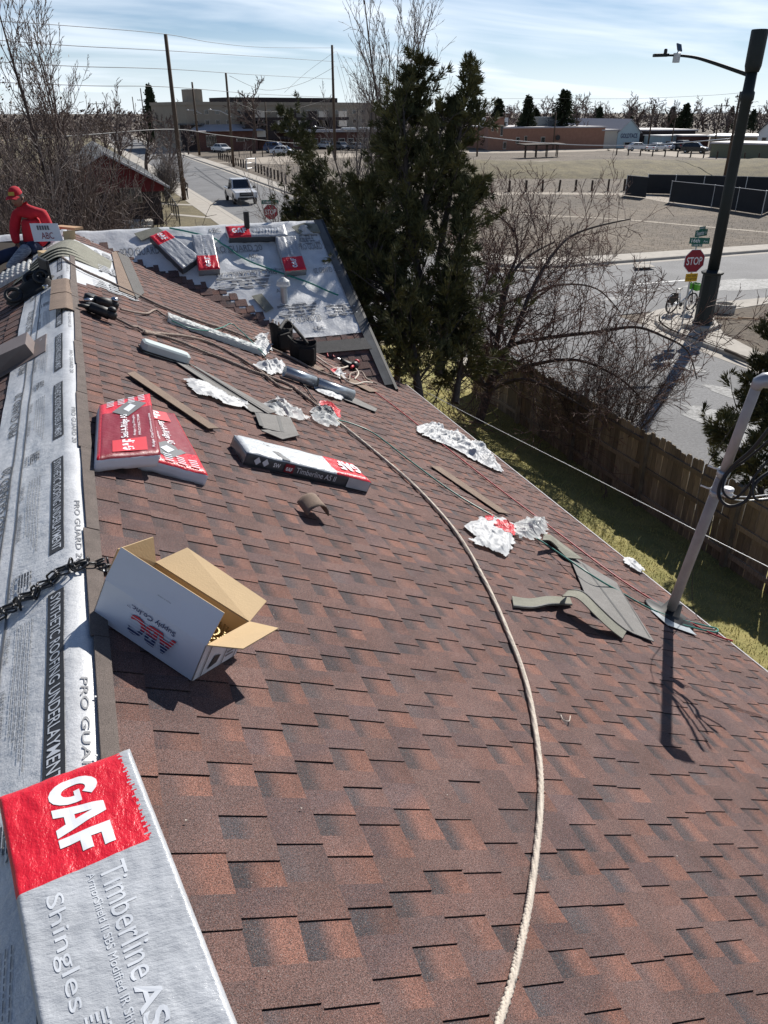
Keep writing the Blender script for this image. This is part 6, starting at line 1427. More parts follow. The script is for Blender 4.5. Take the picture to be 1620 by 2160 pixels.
for k, (x, y, hv, r, n, mw, lab) in enumerate(((-3.9, 20.6, 300, 1.4, 46, 'twig', 'dark leafless shrub behind the worker, at the end of the thicket'), (-2.7, 21.4, 270, 1.4, 46, 'twig', 'brown leafless shrub directly behind the worker'), (-1.5, 21.0, 320, 1.2, 46, 'twigpale', 'pale twiggy shrub behind the nail carton'), (-.75, 22.0, 330, 1.1, 44, 'twig', 'brown leafless shrub at the foot of the tall slender tree'), (-.15, 23.6, 345, .9, 40, 'twigdark', 'dark leafless shrub overlapping the red house wall'),
                                            (-3.6, 26.5, 250, 1.9, 40, 'twigdark', 'tall dark shrub at the back of the thicket under the brown-leaved tree'), (-2.0, 27.5, 255, 1.7, 40, 'twig', 'tall brown shrub at the back of the thicket'), (-.6, 27.0, 285, 1.2, 34, 'twigpale', 'pale tall shrub in front of the red house gable'), (-.9, 18.9, 440, .9, 40, 'twigdark', 'low dark shrub right behind the wing ridge'), (.25, 20.4, 425, .9, 40, 'twig', 'low brown shrub between the wing ridge and the red house'))):
    b = V((x, y, .45 if y < 22 else .15)); shrub(lab, b, zat(x, y, hv) - b.z, r, n, 60 + k, mw, G_)
b = V((8.1, 33.2, .2)) if False else V((9.0, 37.4, .12)); shrub('pale multi-stemmed shrub between the stop sign and the leaning juniper', b, zat(b.x, b.y, 292) - b.z, .9, 12, 91, 'twigpale', rmin=.009)
p = G(352, 425, .12); rg = random.Random(8); T, Wd = MB(), MB()
PB2 = dict(PB, rmin=.012)
for k in range(40): a = rg.uniform(0, 6.28319); tl_ = rg.uniform(.02, .55); grow(T, Wd, V((p.x, p.y, .1)), V((math.cos(a) * tl_, math.sin(a) * tl_, 1)), rg.uniform(1.5, 3.9), .03, 0, PB2, rg)
plant('bush', 'grey pyramid-shaped bush against the red house', 'bush', V((p.x, p.y, .1)), T, Wd, M['twigpale'], M['twigpale'])
# ------------------------------------------------------------------ the red house across the avenue
gy, gx0, gx1, gz, ga, gl = 57.0, -1.2, 5.3, 2.75, 4.55, 20.0; gm = (gx0 + gx1) / 2
rh = thing('red_house', 'brick house with red gable and grey shingle roof across the avenue', 'house', (gm, gy + gl / 2, .1))
def hp(mb, nm, m, par=None): mb.v = [(x - gm, y - gy - gl / 2, z - .1) for x, y, z in mb.v]; return mb.build(nm, m, par or rh)
mb = MB(); mb.box((gm, gy + gl / 2, gz / 2), (gx1 - gx0, gl, gz)); hp(mb, 'wall', M['brickdark'])
mb = MB(); mb.prism([(gx0 - .3, gy - .06, gz - .55), (gx1 + .3, gy - .06, gz - .55), (gx1 + .3, gy - .06, gz), (gm, gy - .06, ga), (gx0 - .3, gy - .06, gz)], V((0, -1, 0)), .05); hp(mb, 'gable_siding', M['redsiding'])
for s_ in (-1, 1):
    ex = gx1 + .6 if s_ > 0 else gx0 - .6; ez_ = gz - (ga - gz) / ((gx1 - gx0) / 2) * .6; mb = MB(); q = [(gm, gy - .8, ga + .12), (ex, gy - .8, ez_ + .12), (ex, gy + gl + .5, ez_ + .12), (gm, gy + gl + .5, ga + .12)]
    mb.prism(q if s_ > 0 else q[::-1], V((0, 0, 1)), .14); rf = hp(mb, 'roof_slope', M['shingle_far'])
    for k in range(1, 26):
        f = k / 26; mb = MB(); x_ = gm + (ex - gm) * f; z_ = ga + .12 + (ez_ - ga) * f; mb.box((x_, gy + gl / 2 - .15, z_ + .008), (.05, gl + 1.2, .016)); 
        if s_ > 0: hp(mb, 'shingle_course', M['shingle_far'], rf).location = (0, 0, 0)
    mb = MB(); mb.tube([(gm, gy - .85, ga + .05), (ex, gy - .85, ez_ + .05)], .09, 4); hp(mb, 'rake_board', M['roofpale'])
w0, w1 = 2.75, 4.1; mb = MB(); mb.box(((w0 + w1) / 2, gy - .04, 2.0), (w1 - w0, .08, .95)); wn_ = hp(mb, 'window', M['stucco'])
for a in (.06, .53): mb = MB(); mb.box((w0 + (a + .21) * (w1 - w0), gy - .09, 2.0), ((w1 - w0) * .40, .03, .80)); hp(mb, 'pane', M['glass'], wn_).location = (0, 0, 0)
mb = MB(); mb.box((3.5, gy - 1.6, .35), (1.9, 1.3, .5)); mb.box((3.4, gy - 2.5, .22), (1.7, .5, .3)); hp(mb, 'step', M['concrete'])
# chain-link fence beside it
cf = thing('chain_link_fence', 'low chain-link fence beside the red house', 'fence', (6.3, 55, .12)); cl = [G(u, v, .12) for u, v in ((312, 455), (380, 476), (362, 445), (340, 418))]
cm_ = mat('chain_wire', (.10, .10, .095), rough=.6, metal=.4)
for a, b in zip(cl, cl[1:]):
    n_ = max(2, int((b - a).length / 2.4)); o0 = V((6.3, 55, .12))
    for k in range(n_ + 1): p = a.lerp(b, k / n_) - o0; mb = MB(); mb.tube([p, p + V((0, 0, 1.25))], .035, 6); mb.build('post', cm_, cf)
    mb = MB(); mb.tube([a - o0 + V((0, 0, 1.2)), b - o0 + V((0, 0, 1.2))], .025, 5); mb.build('top_rail', cm_, cf)
    mb = MB(); L_ = (b - a).length; t = (b - a) / L_
    for k in range(int(L_ / .22)):
        for dr_ in (1, -1): p = a + t * (k * .22) - o0; q = p + t * min(1.15, L_ - k * .22) if dr_ > 0 else p - t * min(1.15, k * .22); h_ = (q - p).length; mb.tube([p, q + V((0, 0, h_))], .0018, 3, False)
    mb.build('wire_mesh', cm_, cf)
# ------------------------------------------------------------------ pedestrians
def walker(u, v, lab, top, trous, hgt=1.72, ang=0.0, z=.13):
    b = G(u, v, z); f = V((math.cos(ang), math.sin(ang), 0)); s = V((-f.y, f.x, 0)); k = hgt / 1.75; Z = V((0, 0, 1))
    Q = lambda a, c, h_: b + f * a * k + s * c * k + Z * h_ * k
    J = [(Q(0, 0, .95), (.15, .11)), (Q(0, 0, 1.18), (.15, .11)), (Q(.0, 0, 1.38), (.17, .11)), (Q(.02, 0, 1.50), .06), (Q(.03, 0, 1.58), (.075, .08)), (Q(.03, 0, 1.68), (.07, .085)), (Q(0, .2, 1.36), .06), (Q(-.04, .25, 1.1), .048), (Q(.08, .25, .88), .035), (Q(0, -.2, 1.36), .06), (Q(.06, -.25, 1.1), .048), (Q(.16, -.22, .90), .035)]
    o = figure('person', lab, J, [(0, 1), (1, 2), (2, 3), (3, 4), (4, 5), (2, 6), (6, 7), (7, 8), (2, 9), (9, 10), (10, 11)], top, 0); tag(o, lab, 'person')
    J2 = [(Q(0, 0, .93), (.15, .12)), (Q(.05, .09, .85), .085), (Q(.12, .09, .48), .06), (Q(.06, .09, .08), .04), (Q(.2, .09, .04), .035), (Q(-.05, -.09, .85), .085), (Q(-.04, -.09, .48), .06), (Q(-.18, -.09, .10), .04), (Q(-.06, -.09, .04), .035)]
    l = figure('trousers', '', J2, [(0, 1), (1, 2), (2, 3), (3, 4), (0, 5), (5, 6), (6, 7), (7, 8)], trous, 0); l.parent = o; l.location = V(J2[0][0]) - V(J[0][0])
    hd_ = MB(); hd_.lathe([(.03, -.12), (.075, -.06), (.085, .02), (.06, .1), (.01, .125)], 12); h2_ = hd_.build('head', M['skin'] if top is not M['darkcloth'] else M['darkcloth'], o, True); h2_.location = Q(.04, 0, 1.64) - V(J[0][0])
walker(394, 421, 'pedestrian in a pale top and dark trousers beside the wooden utility pole', M['browncloth'], M['darkcloth'], 1.7, 1.7)
walker(370, 396, 'pedestrian in dark clothes on the sidewalk beyond the utility pole', M['darkcloth'], M['darkcloth'], 1.75, 1.5)
# ------------------------------------------------------------------ vehicles
def carwheels(t, W_, ys, r, m=None):
    for y in ys:
        for s_ in (-1, 1):
            mb = MB(); mb.lathe([(r * .62, -.11), (r * .95, -.11), (r, -.08), (r, .08), (r * .95, .11), (r * .62, .11)], 20, cap=False); w = mb.build('wheel', M['black'], t, True, M=Matrix.Translation((s_ * (W_ / 2 - .1), y, r)) @ Matrix.Rotation(rad(90), 4, 'Y'))
            mb = MB(); mb.lathe([(0.0, -.09), (r * .3, -.10), (r * .63, -.07), (r * .63, .07), (r * .3, .10), (0, .09)], 14, cap=False); mb.build('rim', M['aluminium'], w, True)
def cabin(t, y0, y1, y2, y3, zb, zt_, wb, wt, body):
    """greenhouse: bottom y0..y1 at zb, top y2..y3 at zt"""
    P = [(-wb, y0, zb), (wb, y0, zb), (wb, y1, zb), (-wb, y1, zb), (-wt, y2, zt_), (wt, y2, zt_), (wt, y3, zt_), (-wt, y3, zt_)]
    mb = MB(); I = [mb.V(p) for p in P]
    for f in ((4, 5, 6, 7), (0, 1, 5, 4), (1, 2, 6, 5), (2, 3, 7, 6), (3, 0, 4, 7)): mb.F([I[i] for i in f])
    bevel(mb.build('cabin', body, t), .06, 2)
    P = [V(p) for p in P]
    def pane(a, b, c, d, u0, u1, v0, v1, nm):
        q = [lerp4([P[a], P[b], P[c], P[d]], x, y) for x, y in ((u0, v0), (u1, v0), (u1, v1), (u0, v1))]; n_ = (q[1] - q[0]).cross(q[3] - q[0]).normalized(); mb = MB(); mb.prism([p + n_ * .012 for p in q], n_, .01); mb.build(nm, M['glass'], t)
    pane(0, 1, 5, 4, .06, .94, .10, .90, 'windscreen'); pane(2, 3, 7, 6, .08, .92, .15, .88, 'rear_window')
    for (a, b, c, d) in ((1, 2, 6, 5), (3, 0, 4, 7)):
        pane(a, b, c, d, .10, .49, .14, .88, 'side_window'); pane(a, b, c, d, .53, .92, .14, .88, 'side_window')
def hull(t, prof, W_, m, bev=.07):
    mb = MB(); mb.prism([(W_ / 2, y, z) for y, z in prof], V((1, 0, 0)), W_); bevel(mb.build('body', m, t), bev, 3)
def sedan(label, m, suv=False, group=None):
    t = thing('parked_car', label, 'car', (0, 0, 0), group); k = .22 if suv else 0
    hull(t, [(-2.25, .32), (2.2, .32), (2.28, .55), (2.25, .85 + k), (1.2, .92 + k), (-1.25, .90 + k), (-2.2, .72 + k), (-2.3, .5)], 1.8, m)
    cabin(t, -1.35 + k * .4, 1.75 + k * 1.6, -.55 + k * .3, 1.05 + k * 3, .88 + k, 1.43 + k * 1.5, .86, .66, m)
    carwheels(t, 1.8, (-1.38, 1.38), .33)
    for s_ in (-1, 1): mb = MB(); mb.box((s_ * .66, -2.27, .62 + k), (.36, .07, .15)); mb.build('headlight', M['headlight'], t); mb = MB(); mb.box((s_ * .68, 2.26, .72 + k), (.32, .06, .14)); mb.build('tail_light', M['redprint'], t)
    mb = MB(); mb.box((0, -2.3, .48), (1.0, .05, .2)); mb.build('grille', M['black'], t)
    return t
PK = thing('pickup_truck', 'white pickup truck driving down the street', 'pickup', (13.25, 70.4, .012))
wt_ = M['carwhite']
hull(PK, [(-2.55, .48), (-1.95, .40), (2.5, .45), (2.72, .55), (2.74, 1.08), (.9, 1.10), (-.9, 1.12), (-2.15, 1.06), (-2.62, .96), (-2.7, .62)], 1.92, wt_, .09)
cabin(PK, -1.05, 1.0, -.35, .82, 1.09, 1.86, .88, .72, wt_)
carwheels(PK, 1.94, (-1.72, 1.72), .40)
mb = MB(); mb.box((0, -2.68, .82), (1.12, .08, .30)); gr_ = mb.build('grille', M['black'], PK); mb = MB(); mb.box((0, -2.725, .85), (1.0, .03, .06)); mb.build('grille_bar', M['cargrey'], gr_)
mb = MB(); mb.box((0, -2.70, .50), (1.5, .12, .16)); mb.build('lower_bumper', M['black'], PK)
mb = MB(); mb.box((0, 1.85, 1.11), (1.62, 1.5, .03)); mb.build('bed_cover', M['black'], PK)
for s_ in (-1, 1):
    mb = MB(); mb.box((s_ * .76, -2.62, .86), (.34, .14, .22)); mb.build('headlight', M['headlight'], PK); mb = MB(); mb.box((s_ * 1.08, -.82, 1.22), (.22, .12, .17)); mb.tube([(s_ * .9, -.8, 1.18), (s_ * 1.05, -.82, 1.2)], .03, 6); mb.build('mirror', M['black'], PK); mb = MB(); mb.box((s_ * .78, -2.68, .56), (.2, .06, .1)); mb.build('fog_lamp', M['headlight'], PK)
    for y_ in (-1.72, 1.72): mb = MB(); mb.prism([(s_ * .965, y_ + .50 * math.cos(a), .40 + .50 * math.sin(a)) for a in [math.pi * k / 10 for k in range(11)]][::(1 if s_ > 0 else -1)], V((s_, 0, 0)), .02); mb.build('wheel_arch', M['black'], PK)
GC = 'cars parked in the lots'
CB = {'w': sedan('white sedan parked at the far edge of the field next to the shelter', M['carwhite'], group=GC), 'd': sedan('black SUV with bright windscreen parked last in the row', M['cardark'], True, GC), 'g': sedan('grey sedan parked in front of the low brown shops', M['cargrey'], group=GC), 'b': sedan('dark blue SUV at the corner of the low brick building', M['carblue'], True, GC)}
first = dict((k, True) for k in CB)
for k, u, v, rz, lab in (('w', 1114, 314, 1.2, None), ('w', 1344, 318, 1.3, 'white sedan parked before the gabled pale blue shop'), ('w', 1385, 319, 1.9, 'white sedan first of the cars parked below the shops'), ('w', 1418, 317, 1.9, 'white sedan between another white car and the dark SUV'), ('d', 1464, 323, .6, None), ('d', 1441, 317, 1.9, 'black SUV beside the white sedan in the row below the shops'),
                         ('g', 720, 316, .3, None), ('g', 751, 317, .3, 'grey sedan next to the pole in the shop lot'), ('w', 690, 314, .3, 'white sedan parked under the shop canopy'), ('d', 778, 317, .3, 'black car at the end of the row under the shop canopy'), ('b', 583, 322, .9, None), ('w', 598, 327, .9, 'white sedan beside the dark blue SUV'), ('w', 468, 321, .4, 'white sedan parked against the brick building'), ('g', 1092, 314, 1.2, 'grey sedan beside the white one at the peach building'), ('w', 246, 276, .2, 'white car far down between the bare trees')):
    p = G(u, v, .13)
    if first[k]: c = CB[k]; c.location = p; c.rotation_euler = (0, 0, rz); first[k] = False
    else: c = dup(CB[k], loc=p, rz=rz, label=lab)
# ------------------------------------------------------------------ poles and wires
def pole(u, v, vt_, label, r=.16, arms=(), z=.12, light=None, nm='utility_pole', lean=None):
    b = G(u, v, z); hgt = zat(b.x, b.y, vt_) - z; t = thing(nm, label, 'utility pole', b, None); mb = MB()
    ofs = V((0, 0, 0)) if lean is None else lean
    mb.tube([V((0, 0, -.2)), ofs * .5 + V((0, 0, hgt * .5)), ofs + V((0, 0, hgt))], [r, r * .85, r * .7], 10); mb.build('shaft', M['pole'], t, True)
    for dz, w in arms:
        mb = MB(); mb.box((0, -.12, hgt - dz), (w, .1, .12), -.2); mb.build('crossarm', M['pole'], t)
        for s_ in (-.9, -.45, .45, .9): mb = MB(); mb.lathe([(.03, 0), (.055, .05), (.03, .18)], 8, (s_ * w / 2, -.12 - .2 * s_ * w / 2 * -1, hgt - dz + .05)); mb.build('insulator', M['black'], t)
    if light:
        dpt = proj(b)[2]; a, e = D(*light[0], dpt) - b, D(*light[1], dpt) - b; mb = MB(); mb.tube([a, a.lerp(e, .5) + V((0, 0, .25)), e], .05, 6); mb.build('lamp_arm', M['aluminium'], t); mb = MB(); mb.lathe([(.05, -.08), (.2, -.06), (.22, .02), (.1, .1)], 10, e); mb.build('lamp_head', M['aluminium'], t)
    return b, hgt
pole(389, 422, 72, 'tall wooden utility pole on the sidewalk with two pedestrians', .21)
pole(421, 328, 173, 'wooden pole with street light at the bend of the street', .22, light=((425, 240), (396, 232)))
pole(493, 352, 154, 'wooden pole with street light inside the row of bollards', .2, light=((488, 246), (443, 231)))
pole(707, 338, 95, 'tall wooden pole behind the leaning juniper carrying the wires', .24, light=((704, 280), (664, 267)))
pole(566, 322, 215, 'dark leaning pole before the apartment block', .15)
pole(1527, 379, 193, 'thin wooden pole with short crossarm beside the street lamp', .16, ((.5, 1.2),))
pole(1006, 330, 204, 'wooden pole with crossarm between the dark juniper and the brown block', .15, ((.5, 2.2),), light=None)
pole(1166, 316, 238, 'thin dark pole in front of the peach building', .14)
pole(1366, 312, 226, 'wooden pole with crossarm and transformers before the shops', .17, ((.4, 2.4), (2.6, 3.2)))
pole(1504, 320, 218, 'wooden pole with two crossarms above the bare trees', .16, ((.4, 3.2), (1.6, 2.6)))
pole(1414, 316, 252, 'thin pole in front of the grey-white shop', .13)
pole(216, 300, 214, 'far pole with crossarm above the thicket', .15, ((.5, 4.0), (2.2, 3.0)))
pole(311, 300, 186, 'far wooden pole beside the tall conifer', .16, ((2.5, 2.2),)); pole(292, 300, 204, 'far pole seen between the bare trees', .14)
wire_m = mat('overhead_wire', (.06, .06, .065), rough=.6)
def wire(px, r, lab, m=None): rope('overhead_wire', lab, [D(u, v, d) for u, v, d in px], r, m or wire_m, 1, per=6, cat='wire')
for px, r, lab in (([(-40, 42, 48), (150, 55, 56), (348, 72, 67), (450, 90, 85), (560, 100, 105), (706, 101, 123)], .022, 'topmost overhead wire between the tall wooden poles'), ([(-40, 82, 48), (160, 97, 56), (353, 107, 67), (540, 119, 100), (706, 130, 123)], .024, 'second overhead wire from the top between the tall wooden poles'), ([(-40, 128, 48), (160, 140, 56), (359, 146, 67), (540, 158, 100), (706, 167, 123)], .024, 'third overhead wire from the top between the tall wooden poles'), ([(-40, 172, 48), (190, 181, 57), (365, 184, 67), (540, 198, 100), (706, 206, 123)], .024, 'fourth overhead wire from the top between the tall wooden poles'),
                   ([(-40, 300, 46), (190, 284, 57), (369, 273, 67), (470, 286, 90), (620, 302, 118), (700, 300, 123)], .045, 'thick dark telephone cable under the wires'), ([(484, 160, 104), (560, 190, 110), (640, 175, 118), (707, 140, 123)], .024, 'slack wire from the bollard pole to the tall pole'), ([(488, 212, 104), (560, 236, 110), (640, 225, 118), (707, 204, 123)], .024, 'lower slack wire from the bollard pole to the tall pole'), ([(600, 195, 112), (650, 150, 118), (708, 108, 123)], .02, 'short rising wire to the top of the tall pole'),
                   ([(710, 108, 123), (735, 160, 122), (762, 222, 120)], .022, 'outer guy wire falling behind the poplar'), ([(711, 112, 123), (726, 165, 122), (742, 220, 121)], .022, 'middle guy wire falling behind the poplar'), ([(711, 140, 123), (722, 182, 122), (731, 220, 121)], .022, 'inner guy wire falling behind the poplar'),
                   ([(1010, 288, 118), (1100, 298, 118), (1200, 305, 117), (1300, 307, 112), (1400, 304, 105), (1545, 292, 88)], .06, 'thick pale cable sagging across the field before the shops'), ([(1010, 208, 118), (1150, 208, 118), (1330, 208, 112), (1480, 202, 100), (1562, 196, 80)], .016, 'thin wire high over the field')):
    wire(px, r, lab, M['aluminium'] if 'pale' in lab else None)
# ------------------------------------------------------------------ bollards, posts, screens, shelter in the field
bm = MB(); bm.lathe([(.11, -.1), (.11, 1.0), (.07, 1.04)], 8); bmesh_ = bm.mesh('bollard', M['post'])
def post(x, y, lab, grp, s=1.0): o = mobj('bollard', bmesh_); o.location = (x, y, .1); o.scale = (s * rnd.uniform(.9, 1.1), s * rnd.uniform(.9, 1.1), rnd.uniform(.92, 1.06)); o.rotation_euler = (rnd.gauss(0, .02), rnd.gauss(0, .02), rnd.uniform(0, 3)); tag(o, lab, 'bollard', grp)
z6 = lambda x, y: G(330 + x / 5.226, 300 + y / 5.226, .12)
for (a, b, n_, lab, grp) in ((z6(690, 185), z6(992, 295), 13, 'short dark wooden bollard beyond the metal gate', 'bollards beyond the gate'), (z6(1095, 328), z6(1427, 455), 10, 'short dark wooden bollard between the metal gate and the pale shrub', 'bollards before the gate'), (z6(785, 165), z6(1300, 162), 5, 'thin dark post at the edge of the gravel yard', 'posts of the gravel yard'), (G(1074, 405, .12), G(1316, 402, .12), 8, 'dark wooden post along the gravel track in the field', 'posts along the track'), (G(1300, 327, .12), G(1630, 338, .12), 13, 'small dark post below the parked cars', 'posts below the parked cars')):
    for k in range(n_): p = a.lerp(b, k / (n_ - 1)); post(p.x, p.y, lab, grp, 1.0 if 'thin' not in lab else .7)
gt = thing('gate', 'open metal tube gate in the row of bollards', 'gate', z6(1050, 312)); 
for dx_ in (-.9, .9): mb = MB(); mb.tube([(dx_ * .8, dx_ * .6, 0), (dx_ * .8, dx_ * .6, 1.5)], .06, 6); mb.build('gate_post', M['aluminium'], gt)
for z in (.3, .9, 1.4): mb = MB(); mb.tube([(-.72, -.54, z), (.72, .54, z)], .035, 6); mb.build('gate_bar', M['aluminium'], gt)
mb = MB(); mb.poly([V((-.7, -1.2, .03)), V((.9, -.6, .03)), V((.9, .3, .03))]); mb.build('apron', M['concrete'], gt)
def screen(lab, px, hgt):
    pts = [G(u, v, .12) for u, v in px]; t = thing('screened_fence', lab, 'fence', pts[0]); 
    for a, b in zip(pts, pts[1:]):
        L_ = (b - a).length; n_ = max(1, int(round(L_ / 3))); 
        for k in range(n_):
            p, q = a.lerp(b, k / n_) - pts[0], a.lerp(b, (k + 1) / n_) - pts[0]; d_ = (q - p).normalized(); nn = V((-d_.y, d_.x, 0)); mb = MB(); mb.grid(lambda s, r_: p.lerp(q, s) + V((0, 0, .05 + hgt * r_)) + nn * .06 * noise.noise(V((s * 5 + k, r_ * 2, 3))), 8, 4); mb.build('screen_panel', M['screen'], t, True); mb = MB(); mb.tube([p, p + V((0, 0, hgt + .1))], .035, 6); mb.build('post', M['aluminium'], t)
        mb = MB(); mb.tube([a - pts[0] + V((0, 0, hgt + .06)), b - pts[0] + V((0, 0, hgt + .06))], .022, 5); mb.build('top_rail', M['aluminium'], t)
screen('short black screened fence panel beside the gravel track', [(1318, 413), (1362, 418)], 1.65); screen('long black screened fence at the back of the enclosure', [(1362, 409), (1480, 412), (1660, 418)], 1.6); screen('black screened fence facing the street, behind the street lamp', [(1411, 427), (1500, 438), (1606, 454), (1622, 447), (1680, 446)], 1.6)
a, b = G(1108, 334, .12), G(1186, 331, .12); sh = thing('shelter', 'dark open shelter with flat roof in the field', 'shelter', a); d_ = (b - a)
for k in range(8): mb = MB(); p = d_ * (k / 7) + V((0, (2.0 if k % 2 else 0), 0)); mb.tube([p, p + V((0, 0, 1.9))], .09, 6); mb.build('post', M['post'], sh)
mb = MB(); mb.prism([V((-.3, -.3, 2.0)), d_ + V((.3, -.3, 2.0)), d_ + V((.3, 2.4, 2.1)), V((-.3, 2.4, 2.1))], V((0, 0, 1)), .16); mb.build('roof', M['post'], sh)
# ------------------------------------------------------------------ far buildings
def bld(name, label, pl, pr_, vtop, dep, wm, rm=None, wins=(), z=.12, roof='flat', parapet=.25, txt=None, cat='building', over=.3, door=()):
    a, b = G(*pl, z), G(*pr_, z); hgt = zat(a.x, a.y, vtop) - z; t = thing(name, label, cat, a); x = (b - a); L_ = x.length; x.normalize(); y = V((-x.y, x.x, 0)); Z = V((0, 0, 1))
    Q = lambda s, d, h_: x * s + y * d + Z * h_
    mb = MB(); mb.prism([Q(0, 0, hgt), Q(L_, 0, hgt), Q(L_, dep, hgt), Q(0, dep, hgt)], Z, hgt + .3); mb.build('wall', wm, t)
    rm = rm or M['roofpale']
    if roof == 'flat': mb = MB(); mb.prism([Q(-over, -over, hgt + parapet), Q(L_ + over, -over, hgt + parapet), Q(L_ + over, dep + over, hgt + parapet), Q(-over, dep + over, hgt + parapet)], Z, parapet - .003); mb.build('roof', rm, t)
    elif roof == 'hip':
        k = min(L_, dep) * .32; mb = MB(); P = [Q(-over, -over, hgt), Q(L_ + over, -over, hgt), Q(L_ + over, dep + over, hgt), Q(-over, dep + over, hgt), Q(L_ * .3, dep / 2, hgt + parapet), Q(L_ * .7, dep / 2, hgt + parapet)]; I = [mb.V(p + Z * .004) for p in P]
        for f in ((0, 1, 5, 4), (1, 2, 5), (2, 3, 4, 5), (3, 0, 4)): mb.F([I[i] for i in f])
        mb.build('roof', rm, t)
    elif roof == 'gable':
        mb = MB(); mb.poly([Q(0, -.004, hgt), Q(L_, -.004, hgt), Q(L_ / 2, -.004, hgt + parapet)]); mb.build('gable', wm, t)
        for s_ in (0, 1): mb = MB(); e = -over if s_ == 0 else L_ + over; q = [Q(L_ / 2, -over, hgt + parapet + .05), Q(e, -over, hgt - .1), Q(e, dep, hgt - .1), Q(L_ / 2, dep, hgt + parapet + .05)]; mb.prism(q if s_ else q[::-1], Z, .12); mb.build('roof_slope', rm, t)
    for (s0, s1, h0, h1) in wins:
        mb = MB(); mb.box(Q((s0 + s1) / 2 * L_, -.03, (h0 + h1) / 2 * hgt), ((s1 - s0) * L_, .16, (h1 - h0) * hgt), math.atan2(x.y, x.x)); w = mb.build('window', M['creamwall'], t); mb = MB(); mb.box(Q((s0 + s1) / 2 * L_, -.12, (h0 + h1) / 2 * hgt), ((s1 - s0) * L_ * .82, .04, (h1 - h0) * hgt * .84), math.atan2(x.y, x.x)); mb.build('pane', M['glass'], w)
    if txt: s, off_, s0, s1, h0, h1, m = txt; letter(s, off_, lambda u_, v_: Q((s0 + (s1 - s0) * u_) * L_, -.06, (h0 + (h1 - h0) * v_) * hgt), m, t)
    return t, Q, L_, hgt
ap, Q, L_, hg = bld('apartment_block', 'long four-storey tan apartment block with dark balconies', (402, 318), (792, 308), 222, 22, M['stucco'], M['stucco'], [(.03 + .052 * k, .052 + .052 * k, .80, .90) for k in range(18)] + [(.03 + .052 * k, .052 + .052 * k, .58, .68) for k in list(range(0, 4)) + list(range(15, 18))], z=.12, over=.2, parapet=.6)
mb = MB(); mb.box(Q(L_ * .5, 6, hg + .9), (L_ * .56, 12, 1.0), math.atan2(Q(1, 0, 0).y, Q(1, 0, 0).x)); mb.build('penthouse', M['brickdark'], ap)
rza = math.atan2(Q(1, 0, 0).y, Q(1, 0, 0).x)
for fl_ in range(3):
    mb = MB(); mb.box(Q(L_ * .52, -1.6, hg * (.70 - .22 * fl_)), (L_ * .56, 3.2, .5), rza); mb.build('balcony_slab', M['brickdark'], ap)
    for k in range(10):
        if (k + fl_) % 3 != 2: mb = MB(); mb.box(Q(L_ * (.27 + .055 * k), -3.2, hg * (.70 - .22 * fl_) + .8), (L_ * .045, .08, 1.1), rza); mb.build('balcony_panel', M['creamwall'] if k % 2 else M['brickdark'], ap)
        mb = MB(); mb.box(Q(L_ * (.27 + .055 * k), -.06, hg * (.58 - .22 * fl_)), (L_ * .03, .12, 1.9), rza); mb.build('balcony_door', M['glass'], ap)
mb = MB(); mb.box(Q(2.5, 3, hg + 1.5), (3, 3, 2.4), rza); mb.build('stair_tower', M['stucco'], ap)
b_, Q, L_, hg = bld('brick_building', 'brown brick building with pale hipped roof at the bend of the street', (425, 319), (545, 316), 277, 24, M['brick'], M['roofpale'], [(.10 + .045 * k, .135 + .045 * k, .2, .8) for k in range(4)] + [(.62, .76, .45, .62), (.80, .84, .5, .62)], roof='hip', parapet=3.4, over=1.2)
mb = MB(); mb.tube([Q(L_ * .6, 8, hg + 1), Q(L_ * .6, 8, hg + 5)], .35, 8); mb.build('flue', M['roofwhite'], b_)
bld('brick_annex', 'low brick annex joining the hipped-roof building to the shop row', (546, 315), (610, 313), 281, 14, M['brick'], M['roofpale'], [(.5, .62, .4, .6)], parapet=.3)
b_, Q, L_, hg = bld('shop_row', 'low dark shop row with white canopy behind the junipers', (612, 314), (800, 312), 279, 16, M['brick'], M['roofpale'], [(.04 + .1 * k, .11 + .1 * k, .15, .62) for k in range(9)], over=1.2, parapet=.5)
mb = MB(); mb.box(Q(L_ * .78, -1.0, hg + .65), (L_ * .42, 1.6, .4), math.atan2(Q(1, 0, 0).y, Q(1, 0, 0).x)); mb.build('canopy', M['roofwhite'], b_)
bld('corner_house', 'dark house behind the street-light pole at the bend', (385, 318), (424, 318), 264, 12, M['brickdark'], M['shingle_far'], [(.5, .7, .35, .62)], over=.8)
bld('brick_tower', 'two-storey plain brown block at the end of the peach building', (1028, 317), (1060, 317), 250, 14, M['peach'], M['brick'], [(.2, .34, .6, .78), (.78, .95, .45, .8)], over=.1)
b_, Q, L_, hg = bld('brick_building', 'long single-storey peach brick building beyond the shelter', (1060, 317), (1272, 313), 271, 18, M['peach'], M['roofpale'], [(.12, .155, .3, .6), (.36, .40, .28, .6), (.0, .03, .05, .4), (.20, .225, .4, .65)], over=.15)
for s_, w_, h_ in ((.06, 5, 1.5), (.55, 4, 1.6), (.66, 5, 1.0)): mb = MB(); mb.box(Q(L_ * s_, 7, hg + .3 + h_ / 2), (w_, 3, h_), math.atan2(Q(1, 0, 0).y, Q(1, 0, 0).x)); mb.build('roof_unit', M['roofwhite'] if s_ != .55 else M['cargrey'], b_)
mb = MB(); mb.lathe([(.5, -.04), (.5, .04)], 14); o = mb.build('hoop_board', M['black'], b_); o.matrix_local = Matrix.Translation(Q(L_ * .52, -.3, hg * .55)) @ Matrix.Rotation(rad(90), 4, 'X')
